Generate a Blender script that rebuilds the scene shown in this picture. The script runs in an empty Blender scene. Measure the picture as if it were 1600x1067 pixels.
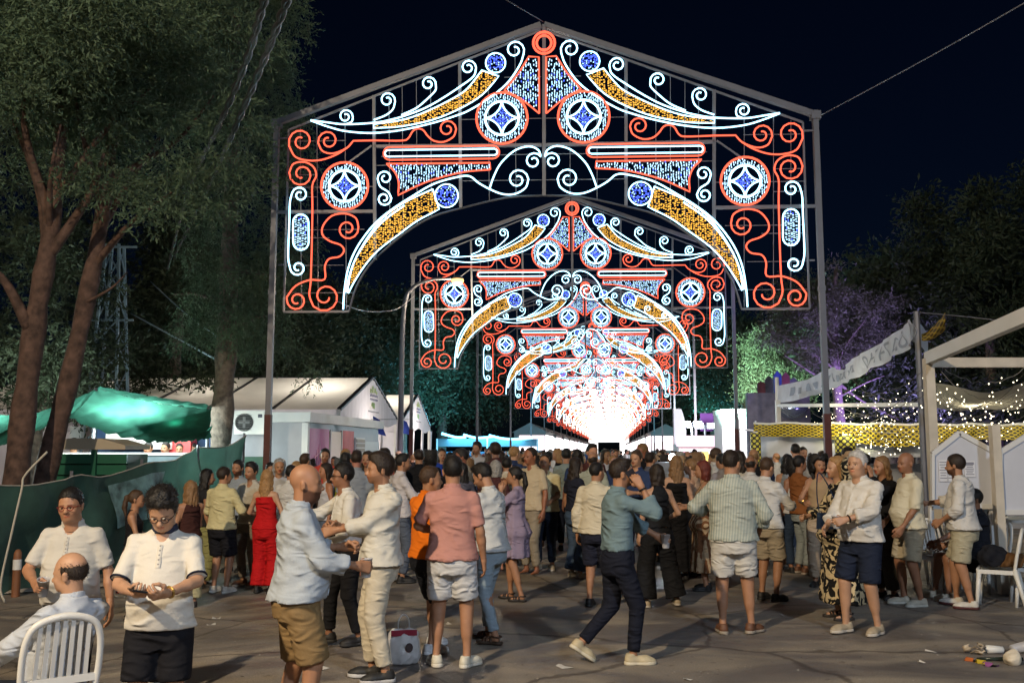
import bpy, math, random
import numpy as np
from mathutils import Vector, Matrix
from math import sin, cos, pi, radians, sqrt, atan

SC = bpy.context.scene
COL = SC.collection
RN = random.Random(5)
RG = np.random.default_rng(7)

# ------------------------------------------------------------------ camera
F = 1470.0
CX, CY, HC = 800.0, 533.5, 1.72
PITCH = atan((703 - CY) / F)
cam = bpy.data.cameras.new('camera')
cam.sensor_width = 36
cam.lens = F / 1600 * 36
cam.clip_start = 0.1
cam.clip_end = 3000
camo = bpy.data.objects.new('camera', cam)
COL.objects.link(camo)
camo.location = (0, 0, HC)
camo.rotation_euler = (pi / 2 + PITCH, 0, 0)
SC.camera = camo

# ------------------------------------------------------------------ night sky
w = bpy.data.worlds.new('World')
SC.world = w
w.use_nodes = True
nt = w.node_tree
bg = nt.nodes['Background']
sky = nt.nodes.new('ShaderNodeTexSky')
sky.sky_type = 'NISHITA'
sky.sun_disc = False
sky.sun_elevation = radians(12)
sky.sun_rotation = radians(200)
tint = nt.nodes.new('ShaderNodeMixRGB')
tint.blend_type = 'MULTIPLY'
tint.inputs[0].default_value = 1
tint.inputs[2].default_value = (0.22, 0.42, 1.0, 1)
nt.links.new(sky.outputs[0], tint.inputs[1])
nt.links.new(tint.outputs[0], bg.inputs[0])
bg.inputs[1].default_value = 0.0017

SC.view_settings.view_transform = 'Standard'
SC.view_settings.look = 'None'
SC.view_settings.exposure = 0.0
SC.view_settings.gamma = 1
SC.view_settings.use_curve_mapping = False
SC.cycles.use_denoising = True
SC.cycles.max_bounces = 5
SC.cycles.diffuse_bounces = 2
SC.cycles.glossy_bounces = 2
SC.cycles.transmission_bounces = 3
SC.cycles.transparent_max_bounces = 6
SC.cycles.sample_clamp_indirect = 3
SC.cycles.caustics_reflective = False
SC.cycles.caustics_refractive = False
SC.cycles.use_light_tree = True


def lamp(name, kind, loc, power, color, size=0.15, parent=None, **kw):
    l = bpy.data.lights.new(name, kind)
    l.energy = power
    l.color = color
    if kind == 'AREA':
        l.size = size
    else:
        l.shadow_soft_size = size
    for k, v in kw.items():
        if k != 'aim':
            setattr(l, k, v)
    o = bpy.data.objects.new(name, l)
    o.location = loc
    if 'aim' in kw:
        d = Vector(kw['aim']) - Vector(loc)
        o.rotation_euler = d.to_track_quat('-Z', 'Y').to_euler()
    COL.objects.link(o)
    if parent:
        o.parent = parent
        o.matrix_parent_inverse = parent.matrix_world.inverted()
    return o


# ------------------------------------------------------------------ pixel -> world
def slope(px, py):
    dx, dy = px - CX, CY - py
    q = F * cos(PITCH) - dy * sin(PITCH)
    return dx / q, (F * sin(PITCH) + dy * cos(PITCH)) / q


def at(px, py, D):
    a, b = slope(px, py)
    return Vector((a * D, D, HC + b * D))


def gz(x, y=0):
    return -0.075 * min(max(-x - 1.5, 0), 4)


def ground_at(px, py):
    a, b = slope(px, py)
    D = -HC / b
    for _ in range(8):
        D = (gz(a * D) - HC) / b
    return Vector((a * D, D, gz(a * D)))


# ------------------------------------------------------------------ materials
MATS = {}


def mat(name, color=(.5, .5, .5), rough=.6, metal=0.0, var=0.0, vscale=4.0, bump=0.0, bscale=60.0, emit=None,
        estr=1.0, objcolor=False, attr=False, spec=.5, trans=0.0, detail=4, sample=None, coat=0, crease=0.0):
    if name in MATS:
        return MATS[name]
    m = bpy.data.materials.new(name)
    MATS[name] = m
    m.use_nodes = True
    t = m.node_tree
    N, L = t.nodes, t.links
    b = N['Principled BSDF']
    out = N['Material Output']
    b.inputs['Roughness'].default_value = rough
    b.inputs['Metallic'].default_value = metal
    b.inputs['Specular IOR Level'].default_value = spec
    b.inputs['Coat Weight'].default_value = coat
    b.inputs['Base Color'].default_value = (*color, 1)
    src = None
    if objcolor:
        oi = N.new('ShaderNodeObjectInfo')
        src = oi.outputs['Color']
    if attr:
        at_ = N.new('ShaderNodeVertexColor')
        at_.layer_name = 'col'
        if src is None:
            src = at_.outputs[0]
        else:
            mx = N.new('ShaderNodeMixRGB')
            mx.blend_type = 'MULTIPLY'
            mx.inputs[0].default_value = 1
            L.new(src, mx.inputs[1])
            L.new(at_.outputs[0], mx.inputs[2])
            src = mx.outputs[0]
    tc = None
    if var or bump:
        tc = N.new('ShaderNodeTexCoord')
    if var:
        nz = N.new('ShaderNodeTexNoise')
        nz.inputs['Scale'].default_value = vscale
        nz.inputs['Detail'].default_value = detail
        L.new(tc.outputs['Object'], nz.inputs['Vector'])
        mr = N.new('ShaderNodeMapRange')
        mr.inputs[1].default_value = .25
        mr.inputs[2].default_value = .75
        mr.inputs[3].default_value = 1 - var
        mr.inputs[4].default_value = 1 + var
        L.new(nz.outputs[0], mr.inputs[0])
        mx = N.new('ShaderNodeMixRGB')
        mx.blend_type = 'MULTIPLY'
        mx.inputs[0].default_value = 1
        if src is None:
            mx.inputs[1].default_value = (*color, 1)
        else:
            L.new(src, mx.inputs[1])
        L.new(mr.outputs[0], mx.inputs[2])
        src = mx.outputs[0]
    if src is not None:
        L.new(src, b.inputs['Base Color'])
    if bump:
        nb = N.new('ShaderNodeTexNoise')
        nb.inputs['Scale'].default_value = bscale
        nb.inputs['Detail'].default_value = 3
        L.new(tc.outputs['Object'], nb.inputs['Vector'])
        bp = N.new('ShaderNodeBump')
        bp.inputs['Strength'].default_value = bump
        bp.inputs['Distance'].default_value = .02
        L.new(nb.outputs[0], bp.inputs['Height'])
        L.new(bp.outputs[0], b.inputs['Normal'])
        if crease:
            mp = N.new('ShaderNodeMapping')
            mp.inputs['Rotation'].default_value = (.5, .45, .3)
            mp.inputs['Scale'].default_value = (1.0, 1.0, 2.4)
            rn = N.new('ShaderNodeTexNoise')
            rn.noise_type = 'RIDGED_MULTIFRACTAL'
            rn.inputs['Scale'].default_value = 5.2
            rn.inputs['Detail'].default_value = 3.5
            rn.inputs['Distortion'].default_value = 1.1
            L.new(tc.outputs['Object'], mp.inputs[0]); L.new(mp.outputs[0], rn.inputs['Vector'])
            b2 = N.new('ShaderNodeBump')
            b2.inputs['Strength'].default_value = crease
            b2.inputs['Distance'].default_value = .035
            L.new(rn.outputs[0], b2.inputs['Height'])
            L.new(b2.outputs[0], bp.inputs['Normal'])
    if trans:
        tr = N.new('ShaderNodeBsdfTranslucent')
        tr.inputs[0].default_value = (*color, 1)
        if src is not None:
            L.new(src, tr.inputs[0])
        ms = N.new('ShaderNodeMixShader')
        ms.inputs[0].default_value = trans
        L.new(b.outputs[0], ms.inputs[1])
        L.new(tr.outputs[0], ms.inputs[2])
        L.new(ms.outputs[0], out.inputs[0])
    if emit:
        b.inputs['Emission Color'].default_value = (*emit, 1)
        b.inputs['Emission Strength'].default_value = estr
        b.inputs['Base Color'].default_value = (.05, .05, .05, 1)
        if sample:
            m.cycles.emission_sampling = sample
    return m


def nodes_of(m):
    return m.node_tree.nodes, m.node_tree.links, m.node_tree.nodes['Principled BSDF']


# ------------------------------------------------------------------ objects
def props(o, label=None, cat=None, group=None, kind=None, color=None):
    if label: o['label'] = label
    if cat: o['category'] = cat
    if group: o['group'] = group
    if kind: o['kind'] = kind
    if color: o.color = (*color, 1)
    return o


def empty(name, loc=(0, 0, 0), rz=0.0, label=None, cat=None, group=None):
    o = bpy.data.objects.new(name, None)
    o.empty_display_size = .2
    o.location = loc
    o.rotation_euler = (0, 0, rz)
    COL.objects.link(o)
    return props(o, label, cat, group)


def link(name, me, parent=None, loc=None, color=None, kind=None):
    o = bpy.data.objects.new(name, me)
    COL.objects.link(o)
    if parent is not None:
        o.parent = parent
    if loc is not None:
        o.location = loc
    if color is not None:
        o.color = (*color, 1)
    if kind: o['kind'] = kind
    return o


def npmesh(name, V, Fa, mat_=None, smooth=True, col=None):
    V = np.asarray(V, np.float32)
    Fa = np.asarray(Fa, np.int32)
    k = Fa.shape[1]
    me = bpy.data.meshes.new(name)
    me.vertices.add(len(V))
    me.vertices.foreach_set('co', V.ravel())
    me.loops.add(Fa.size)
    me.loops.foreach_set('vertex_index', Fa.ravel())
    me.polygons.add(len(Fa))
    me.polygons.foreach_set('loop_start', np.arange(len(Fa), dtype=np.int32) * k)
    me.polygons.foreach_set('use_smooth', np.full(len(Fa), smooth))
    me.update(calc_edges=True)
    if col is not None:
        ca = me.color_attributes.new('col', 'FLOAT_COLOR', 'POINT')
        c4 = np.ones((len(V), 4), np.float32)
        c4[:, :3] = col
        ca.data.foreach_set('color', c4.ravel())
    if mat_: me.materials.append(mat_)
    return me


class MB:
    def __init__(s):
        s.V, s.F = [], []

    def add(s, verts, faces):
        n = len(s.V)
        s.V += [tuple(v) for v in verts]
        s.F += [tuple(i + n for i in f) for f in faces]
        return s

    def box(s, c, d, M=None):
        x, y, z = d[0] / 2, d[1] / 2, d[2] / 2
        v = [Vector((a * x, b * y, e * z)) for a in (-1, 1) for b in (-1, 1) for e in (-1, 1)]
        if M is not None:
            v = [M @ p for p in v]
        c = Vector(c)
        return s.add([c + p for p in v], [(0, 1, 3, 2), (4, 6, 7, 5), (0, 4, 5, 1), (2, 3, 7, 6), (0, 2, 6, 4), (1, 5, 7, 3)])

    def bar(s, a, b, wd, ht=None, up=(0, 0, 1)):
        a, b = Vector(a), Vector(b)
        d = b - a
        L = d.length
        if L < 1e-6: return s
        d = d / L
        u = Vector(up)
        if abs(d.dot(u)) > .98: u = Vector((0, 1, 0))
        x = d.cross(u).normalized()
        z = x.cross(d)
        M = Matrix((x, d, z)).transposed()
        return s.box((a + b) / 2, (wd, L, ht or wd), M)

    def tube(s, pts, r, n=6, cap=True):
        pts = [Vector(p) for p in pts]
        m = len(pts)
        rs = r if hasattr(r, '__len__') else [r] * m
        base = len(s.V)
        u = None
        for i, p in enumerate(pts):
            t = (pts[min(i + 1, m - 1)] - pts[max(i - 1, 0)])
            t = t.normalized() if t.length > 1e-9 else Vector((0, 0, 1))
            if u is None:
                u = Vector((0, 1, 0)) if abs(t.y) < .9 else Vector((1, 0, 0))
            u = (u - t * u.dot(t)).normalized()
            v = t.cross(u)
            for k in range(n):
                a = 2 * pi * k / n
                s.V.append(tuple(p + (u * cos(a) + v * sin(a)) * rs[i]))
        for i in range(m - 1):
            for k in range(n):
                a, b = base + i * n + k, base + i * n + (k + 1) % n
                s.F.append((a, b, b + n, a + n))
        if cap:
            s.F.append(tuple(base + k for k in range(n))[::-1])
            s.F.append(tuple(base + (m - 1) * n + k for k in range(n)))
        return s

    def lathe(s, prof, n=16, c=(0, 0, 0)):
        base = len(s.V)
        for r, z in prof:
            for k in range(n):
                a = 2 * pi * k / n
                s.V.append((c[0] + r * cos(a), c[1] + r * sin(a), c[2] + z))
        for i in range(len(prof) - 1):
            for k in range(n):
                a, b = base + i * n + k, base + i * n + (k + 1) % n
                s.F.append((a, b, b + n, a + n))
        return s

    def quad(s, a, b, c, d):
        return s.add([a, b, c, d], [(0, 1, 2, 3)])

    def prism(s, poly, y0, y1):
        n = len(poly)
        v = [(x, y0, z) for x, z in poly] + [(x, y1, z) for x, z in poly]
        f = [tuple(range(n)), tuple(range(2 * n - 1, n - 1, -1))]
        f += [(i, i + n, (i + 1) % n + n, (i + 1) % n) for i in range(n)]
        return s.add(v, f)

    def mesh(s, name, m=None, smooth=False):
        me = bpy.data.meshes.new(name)
        me.from_pydata(s.V, [], s.F)
        if smooth:
            me.polygons.foreach_set('use_smooth', [True] * len(me.polygons))
        me.update()
        if m: me.materials.append(m)
        return me

    def obj(s, name, m, parent=None, smooth=False, loc=None, color=None, kind=None):
        return link(name, s.mesh(name, m, smooth), parent, loc, color, kind)


def sheet(fn, nu, nv):
    """grid from fn(u,v)->xyz"""
    V = [fn(i / nu, j / nv) for j in range(nv + 1) for i in range(nu + 1)]
    Fa = [(j * (nu + 1) + i, j * (nu + 1) + i + 1, (j + 1) * (nu + 1) + i + 1, (j + 1) * (nu + 1) + i) for j in range(nv) for i in range(nu)]
    return np.array([tuple(v) for v in V]), np.array(Fa)


def copy_tree(o, parent=None, depth=0):
    c = o.copy()
    COL.objects.link(c)
    if parent is not None:
        c.parent = parent
    for ch in KIDS.get(o.name) or [x for x in o.children]:
        copy_tree(ch, c, depth + 1)
    return c


KIDS = {}


def catmull(pts, per=6):
    P = [Vector(p) for p in pts]
    if len(P) < 3: return P
    P = [P[0] * 2 - P[1]] + P + [P[-1] * 2 - P[-2]]
    out = []
    for i in range(1, len(P) - 2):
        p0, p1, p2, p3 = P[i - 1:i + 3]
        for k in range(per):
            t = k / per
            out.append(.5 * ((2 * p1) + (p2 - p0) * t + (2 * p0 - 5 * p1 + 4 * p2 - p3) * t * t + (3 * p1 - p0 - 3 * p2 + p3) * t ** 3))
    out.append(P[-2])
    return out
# ================================================================== people: fields and surface nets
def surfnet(Fv, xs, ys, zs):
    S = Fv < 0
    nx, ny, nz = S.shape
    c8 = [(i, j, k) for i in (0, 1) for j in (0, 1) for k in (0, 1)]
    cnt = np.zeros((nx - 1, ny - 1, nz - 1), np.int8)
    for i, j, k in c8:
        cnt += S[i:nx - 1 + i, j:ny - 1 + j, k:nz - 1 + k]
    act = (cnt > 0) & (cnt < 8)
    I, J, K = np.nonzero(act)
    n = len(I)
    idx = np.full(act.shape, -1, np.int32)
    idx[I, J, K] = np.arange(n)
    fc = [Fv[I + i, J + j, K + k] for i, j, k in c8]
    pc = [np.stack([xs[I + i], ys[J + j], zs[K + k]], 1) for i, j, k in c8]
    acc = np.zeros((n, 3)); num = np.zeros(n)
    for a in range(8):
        for b in range(a + 1, 8):
            if sum(abs(c8[a][q] - c8[b][q]) for q in range(3)) != 1: continue
            m = (fc[a] < 0) != (fc[b] < 0)
            t = fc[a][m] / (fc[a][m] - fc[b][m])
            acc[m] += pc[a][m] + t[:, None] * (pc[b][m] - pc[a][m])
            num[m] += 1
    V = acc / num[:, None]
    Q = []
    for ax in range(3):
        sl0 = [slice(None)] * 3; sl1 = [slice(None)] * 3
        sl0[ax] = slice(0, -1); sl1[ax] = slice(1, None)
        d = S[tuple(sl0)] != S[tuple(sl1)]
        i, j, k = np.nonzero(d)
        P = np.stack([i, j, k], 1)
        o = [q for q in range(3) if q != ax]
        ok = (P[:, o[0]] > 0) & (P[:, o[1]] > 0) & (P[:, o[0]] < S.shape[o[0]] - 1) & (P[:, o[1]] < S.shape[o[1]] - 1)
        P = P[ok]
        ins = S[P[:, 0], P[:, 1], P[:, 2]]
        q = []
        for du, dv in ((-1, -1), (0, -1), (0, 0), (-1, 0)):
            C = P.copy(); C[:, o[0]] += du; C[:, o[1]] += dv
            q.append(idx[C[:, 0], C[:, 1], C[:, 2]])
        q = np.stack(q, 1)
        flip = ins if ax != 1 else ~ins
        q[~flip] = q[~flip][:, ::-1]
        Q.append(q)
    return V, np.concatenate(Q)


def smin(a, b, k):
    h = np.maximum(k - np.abs(a - b), 0) / k
    return np.minimum(a, b) - h * h * k * .25


class Field:
    def __init__(s, lo, hi, h):
        lo, hi = np.array(lo, float), np.array(hi, float)
        s.ax = [np.arange(lo[i], hi[i] + h, h) for i in range(3)]
        s.F = np.full([len(a) for a in s.ax], 1.0)

    def sl(s, lo, hi):
        r = []
        for i in range(3):
            a = np.searchsorted(s.ax[i], lo[i]); b = np.searchsorted(s.ax[i], hi[i])
            r.append(slice(max(a - 1, 0), b + 1))
        return tuple(r)

    def grid(s, sl):
        x, y, z = (s.ax[i][sl[i]] for i in range(3))
        return x[:, None, None], y[None, :, None], z[None, None, :]

    def put(s, fn, lo, hi, k=.03, op='u', pad=.06):
        sl = s.sl(np.array(lo) - pad - k, np.array(hi) + pad + k)
        if any(q.stop - q.start < 2 for q in sl) or s.F[sl].size == 0: return s
        d = np.broadcast_to(fn(*s.grid(sl)), s.F[sl].shape)
        if op == 'u':
            s.F[sl] = smin(s.F[sl], d, k)
        elif op == 's':
            s.F[sl] = -smin(-s.F[sl], d, k)
        return s

    def cone(s, a, b, ra, rb, k=.03, op='u', cut=None, cut0=None):
        a, b = np.array(a, float), np.array(b, float)
        ab = b - a
        L2 = max(ab @ ab, 1e-9)

        def fn(x, y, z):
            px, py, pz = x - a[0], y - a[1], z - a[2]
            t0 = (px * ab[0] + py * ab[1] + pz * ab[2]) / L2
            t = np.clip(t0, 0, 1)
            d = np.sqrt((px - t * ab[0]) ** 2 + (py - t * ab[1]) ** 2 + (pz - t * ab[2]) ** 2) - (ra + (rb - ra) * t)
            if cut is not None:
                d = np.maximum(d, (t0 - cut) * sqrt(L2))
            if cut0 is not None:
                d = np.maximum(d, (cut0 - t0) * sqrt(L2))
            return d
        r = max(ra, rb)
        return s.put(fn, np.minimum(a, b) - r, np.maximum(a, b) + r, k, op)

    def ell(s, c, r, k=.03, op='u', R=None):
        c, r = np.array(c, float), np.array(r, float)

        def fn(x, y, z):
            px, py, pz = x - c[0], y - c[1], z - c[2]
            if R is not None:
                px, py, pz = (R[0][i] * px + R[1][i] * py + R[2][i] * pz for i in range(3))
            k0 = np.sqrt((px / r[0]) ** 2 + (py / r[1]) ** 2 + (pz / r[2]) ** 2)
            k1 = np.sqrt((px / r[0] ** 2) ** 2 + (py / r[1] ** 2) ** 2 + (pz / r[2] ** 2) ** 2) + 1e-9
            return k0 * (k0 - 1) / k1
        m = max(r) if R is not None else r
        return s.put(fn, c - m, c + m, k, op)

    def loft(s, knots, k=.03, folds=None):
        """knots (z,a,b,cx,cy,twist); elliptical sections, folds=(n,amp0,amp1)"""
        Kn = np.array(sorted(knots))
        zz = np.linspace(Kn[0, 0], Kn[-1, 0], 121)
        T = np.stack([np.interp(zz, Kn[:, 0], Kn[:, i]) for i in range(1, 6)])
        wn = 7
        ker = np.hanning(wn + 2)[1:-1]; ker /= ker.sum()
        Tp = np.pad(T, ((0, 0), (wn // 2, wn // 2)), mode='edge')
        T = np.stack([np.convolve(r, ker, 'valid') for r in Tp])

        def fn(x, y, z):
            a, b, cx, cy, tw = (np.interp(z, zz, r) for r in T)
            px, py = x - cx, y - cy
            c_, s_ = np.cos(tw), np.sin(tw)
            px, py = px * c_ - py * s_, px * s_ + py * c_
            if folds:
                th = np.arctan2(py / b, px / a)
                f = (zz[-1] - z) / (zz[-1] - zz[0])
                am = folds[1] + (folds[2] - folds[1]) * np.clip(f, 0, 1)
                wv = 1 + am * (np.sin(folds[0] * th + 1.3 * np.sin(2 * th)) + .5 * np.sin((folds[0] * 1.6 // 1) * th + 2))
                px, py = px / wv, py / wv
            q = np.sqrt((px / a) ** 2 + (py / b) ** 2) + 1e-9
            g = np.sqrt((px / a ** 2) ** 2 + (py / b ** 2) ** 2) + 1e-9
            d = q * (q - 1) / g
            return np.maximum(d, np.maximum(zz[0] - z, z - zz[-1]))
        R = Kn[:, 1:3].max() * 1.15
        lo = (Kn[:, 3].min() - R, Kn[:, 4].min() - R, zz[0]); hi = (Kn[:, 3].max() + R, Kn[:, 4].max() + R, zz[-1])
        return s.put(fn, lo, hi, k)

    def wrinkle(s, amp, seed=0, f=1.0):
        x, y, z = (s.ax[0][:, None, None], s.ax[1][None, :, None], s.ax[2][None, None, :])
        q = seed * 1.7
        n = np.sin(f * (26 * z + 11 * x + 3 * y) + 2.6 * np.sin(9 * x - 7 * z + q) + q)
        n2 = np.sin(f * (41 * z - 24 * x + 19 * y) + 2.2 * np.sin(11 * z + 6 * y + q) + 2 * q)
        n3 = 1 - np.abs(np.sin(f * (17 * z - 13 * x - 15 * y) + 1.8 * np.sin(8 * x + 5 * z + q) + 3 * q)) * 2
        u1 = f * (52 * z + 30 * np.abs(x) + 12 * y) + 3.2 * np.sin(7 * x + 5 * z + q) + 2 * np.sin(12 * y - 6 * z)
        rid = np.maximum(0, np.sin(u1)) ** 3 * np.clip(np.sin(5.5 * z + 4 * x + 1.5 * q) + .25, 0, 1)
        u2 = f * (44 * z - 38 * np.abs(x) - 16 * y) + 2.8 * np.sin(8 * x - 6 * z + 2 * q)
        rid2 = np.maximum(0, np.sin(u2)) ** 3 * np.clip(np.sin(4.5 * z - 6 * x + q) + .1, 0, 1)
        s.F += amp * (.4 * n * np.cos(6 * z + 5 * x + q) + .25 * n2 + .35 * n3 * np.sin(7 * z + q) - 1.25 * rid - 1.25 * rid2)
        return s

    def mesh(s):
        return surfnet(s.F, *s.ax)


def rotz(a): return np.array([[cos(a), -sin(a), 0], [sin(a), cos(a), 0], [0, 0, 1]])
def rotx(a): return np.array([[1, 0, 0], [0, cos(a), -sin(a)], [0, sin(a), cos(a)]])
def roty(a): return np.array([[cos(a), 0, sin(a)], [0, 1, 0], [-sin(a), 0, cos(a)]])


# ------------------------------------------------------------------ heads (cached), origin at top of the neck
HEADS, HAIRS, HANDS = {}, {}, {}


def head(female=False, beard=0, fat=0, smile=0, h=.0055):
    key = (female, beard, fat, smile, h)
    if key in HEADS: return HEADS[key]
    f = Field((-.12, -.13, -.10), (.12, .16, .25), h)
    j = .9 if female else 1.0
    wd = 1 + .12 * fat
    f.ell((0, -.008, .132), (.077, .097, .092), .02)
    f.ell((0, .03, .085), (.064 * wd, .068, .085), .03)
    f.ell((0, .038, .03), (.052 * j * wd, .05, .036 + .006 * fat), .03)
    f.ell((0, .074, .006), (.022 * j, .018, .017), .02)
    f.ell((0, .07, .045), (.034, .028, .032), .02)
    for s_ in (-1, 1):
        f.ell((s_ * .040 * wd, .062, .062), (.020, .022, .022), .02)
        f.ell((s_ * .079, -.012, .082), (.009, .019, .031), .008, R=rotz(s_ * -.35))
        f.ell((s_ * .086, -.014, .098), (.006, .015, .014), .006, R=rotz(s_ * -.35))
        f.ell((s_ * .033, .108, .090), (.018, .020, .012), .014, op='s')
        f.ell((s_ * .031, .079, .089), (.014, .0125, .0115), .004)
        f.cone((s_ * .012, .092, .109), (s_ * .047, .078, .108), .008 * j, .007 * j, .012)
        f.ell((s_ * .012, .103, .057), (.009, .011, .008), .008)
    f.cone((0, .092, .092), (0, .110, .065), .0085, .0135, .014)
    f.ell((0, .113, .062), (.012, .0105, .0105), .01)
    f.cone((-.018, .086, .036 + .006 * smile), (0, .097, .037), .0055, .0075, .006)
    f.cone((.018, .086, .036 + .006 * smile), (0, .097, .037), .0055, .0075, .006)
    f.cone((-.014, .088, .027), (.014, .088, .027), .0075, .0075, .006)
    f.cone((-.02, .1, .0325 + .005 * smile), (.02, .1, .0325 + .005 * smile), .0025 + .002 * smile, .0025 + .002 * smile, .004, op='s')
    nr = .049 if female else .058 + .006 * fat
    f.cone((0, -.012, .03), (0, -.018, -.12), nr, nr + .004, .03)
    if fat: f.ell((0, .035, -.005), (.05, .045, .028), .03)
    V, Q = f.mesh()
    C = np.ones((len(V), 3))
    x, y, z = V.T
    ax = np.abs(x)
    front = y > .05

    def put(mask, c, a=1.0):
        mask = np.clip(mask, 0, 1)[:, None] * a
        C[:] = C * (1 - mask) + np.array(c) * mask
    sm = lambda d, w_: np.clip(1 - d / w_, 0, 1)
    put(sm(np.abs(ax - .042) / .022 + np.abs(z - .058) / .02, 1.0) * (y > .03), (1.12, .86, .82), .5)
    put(((ax < .021) & (z > .018) & (z < .046) & (y > .08)).astype(float), (1.02, .62, .6) if not female else (1.1, .42, .42), .85)
    put(((ax < .02) & (np.abs(z - .0325 - .005 * smile) < .003) & (y > .078)).astype(float), (.3, .13, .12) if not smile else (1.7, 1.8, 1.9), .8)
    put((((ax - .031) / .0155) ** 2 + ((z - .089) / .008) ** 2 < 1) & (y > .07), (1.5, 1.75, 2.0), .8)
    put((((ax - .031) / .0075) ** 2 + ((z - .089) / .0075) ** 2 < 1) & (y > .07), (.13, .1, .09), 1)
    put(((np.abs(z - .097 + (ax - .031) ** 2 * 14) < .0032) & (ax > .014) & (ax < .049) & (y > .06)).astype(float), (.25, .2, .18), .8)
    be = .0042 if not female else .003
    put(sm(np.abs(z - (.1115 - (ax - .028) ** 2 * 7)) / be, 1.3) * ((ax > .011) & (ax < .052) & (y > .055)), (.16, .12, .1), .95)
    put(((ax > .004) & (ax < .014) & (np.abs(z - .051) < .0035) & (y > .098)).astype(float), (.35, .2, .18), .9)
    if beard:
        bm = np.clip((.058 - z + .35 * np.clip(.03 - y, -.03, .05)) / .012, 0, 1) * (y > -.012) * (z > -.055)
        bm = bm * (1 - ((ax < .019) & (z > .019) & (z < .044) & (y > .08)))
        put(bm * (z < .075), (.2, .16, .15), (.45, .95)[beard - 1])
    HEADS[key] = (V, Q, C)
    return HEADS[key]


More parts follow.
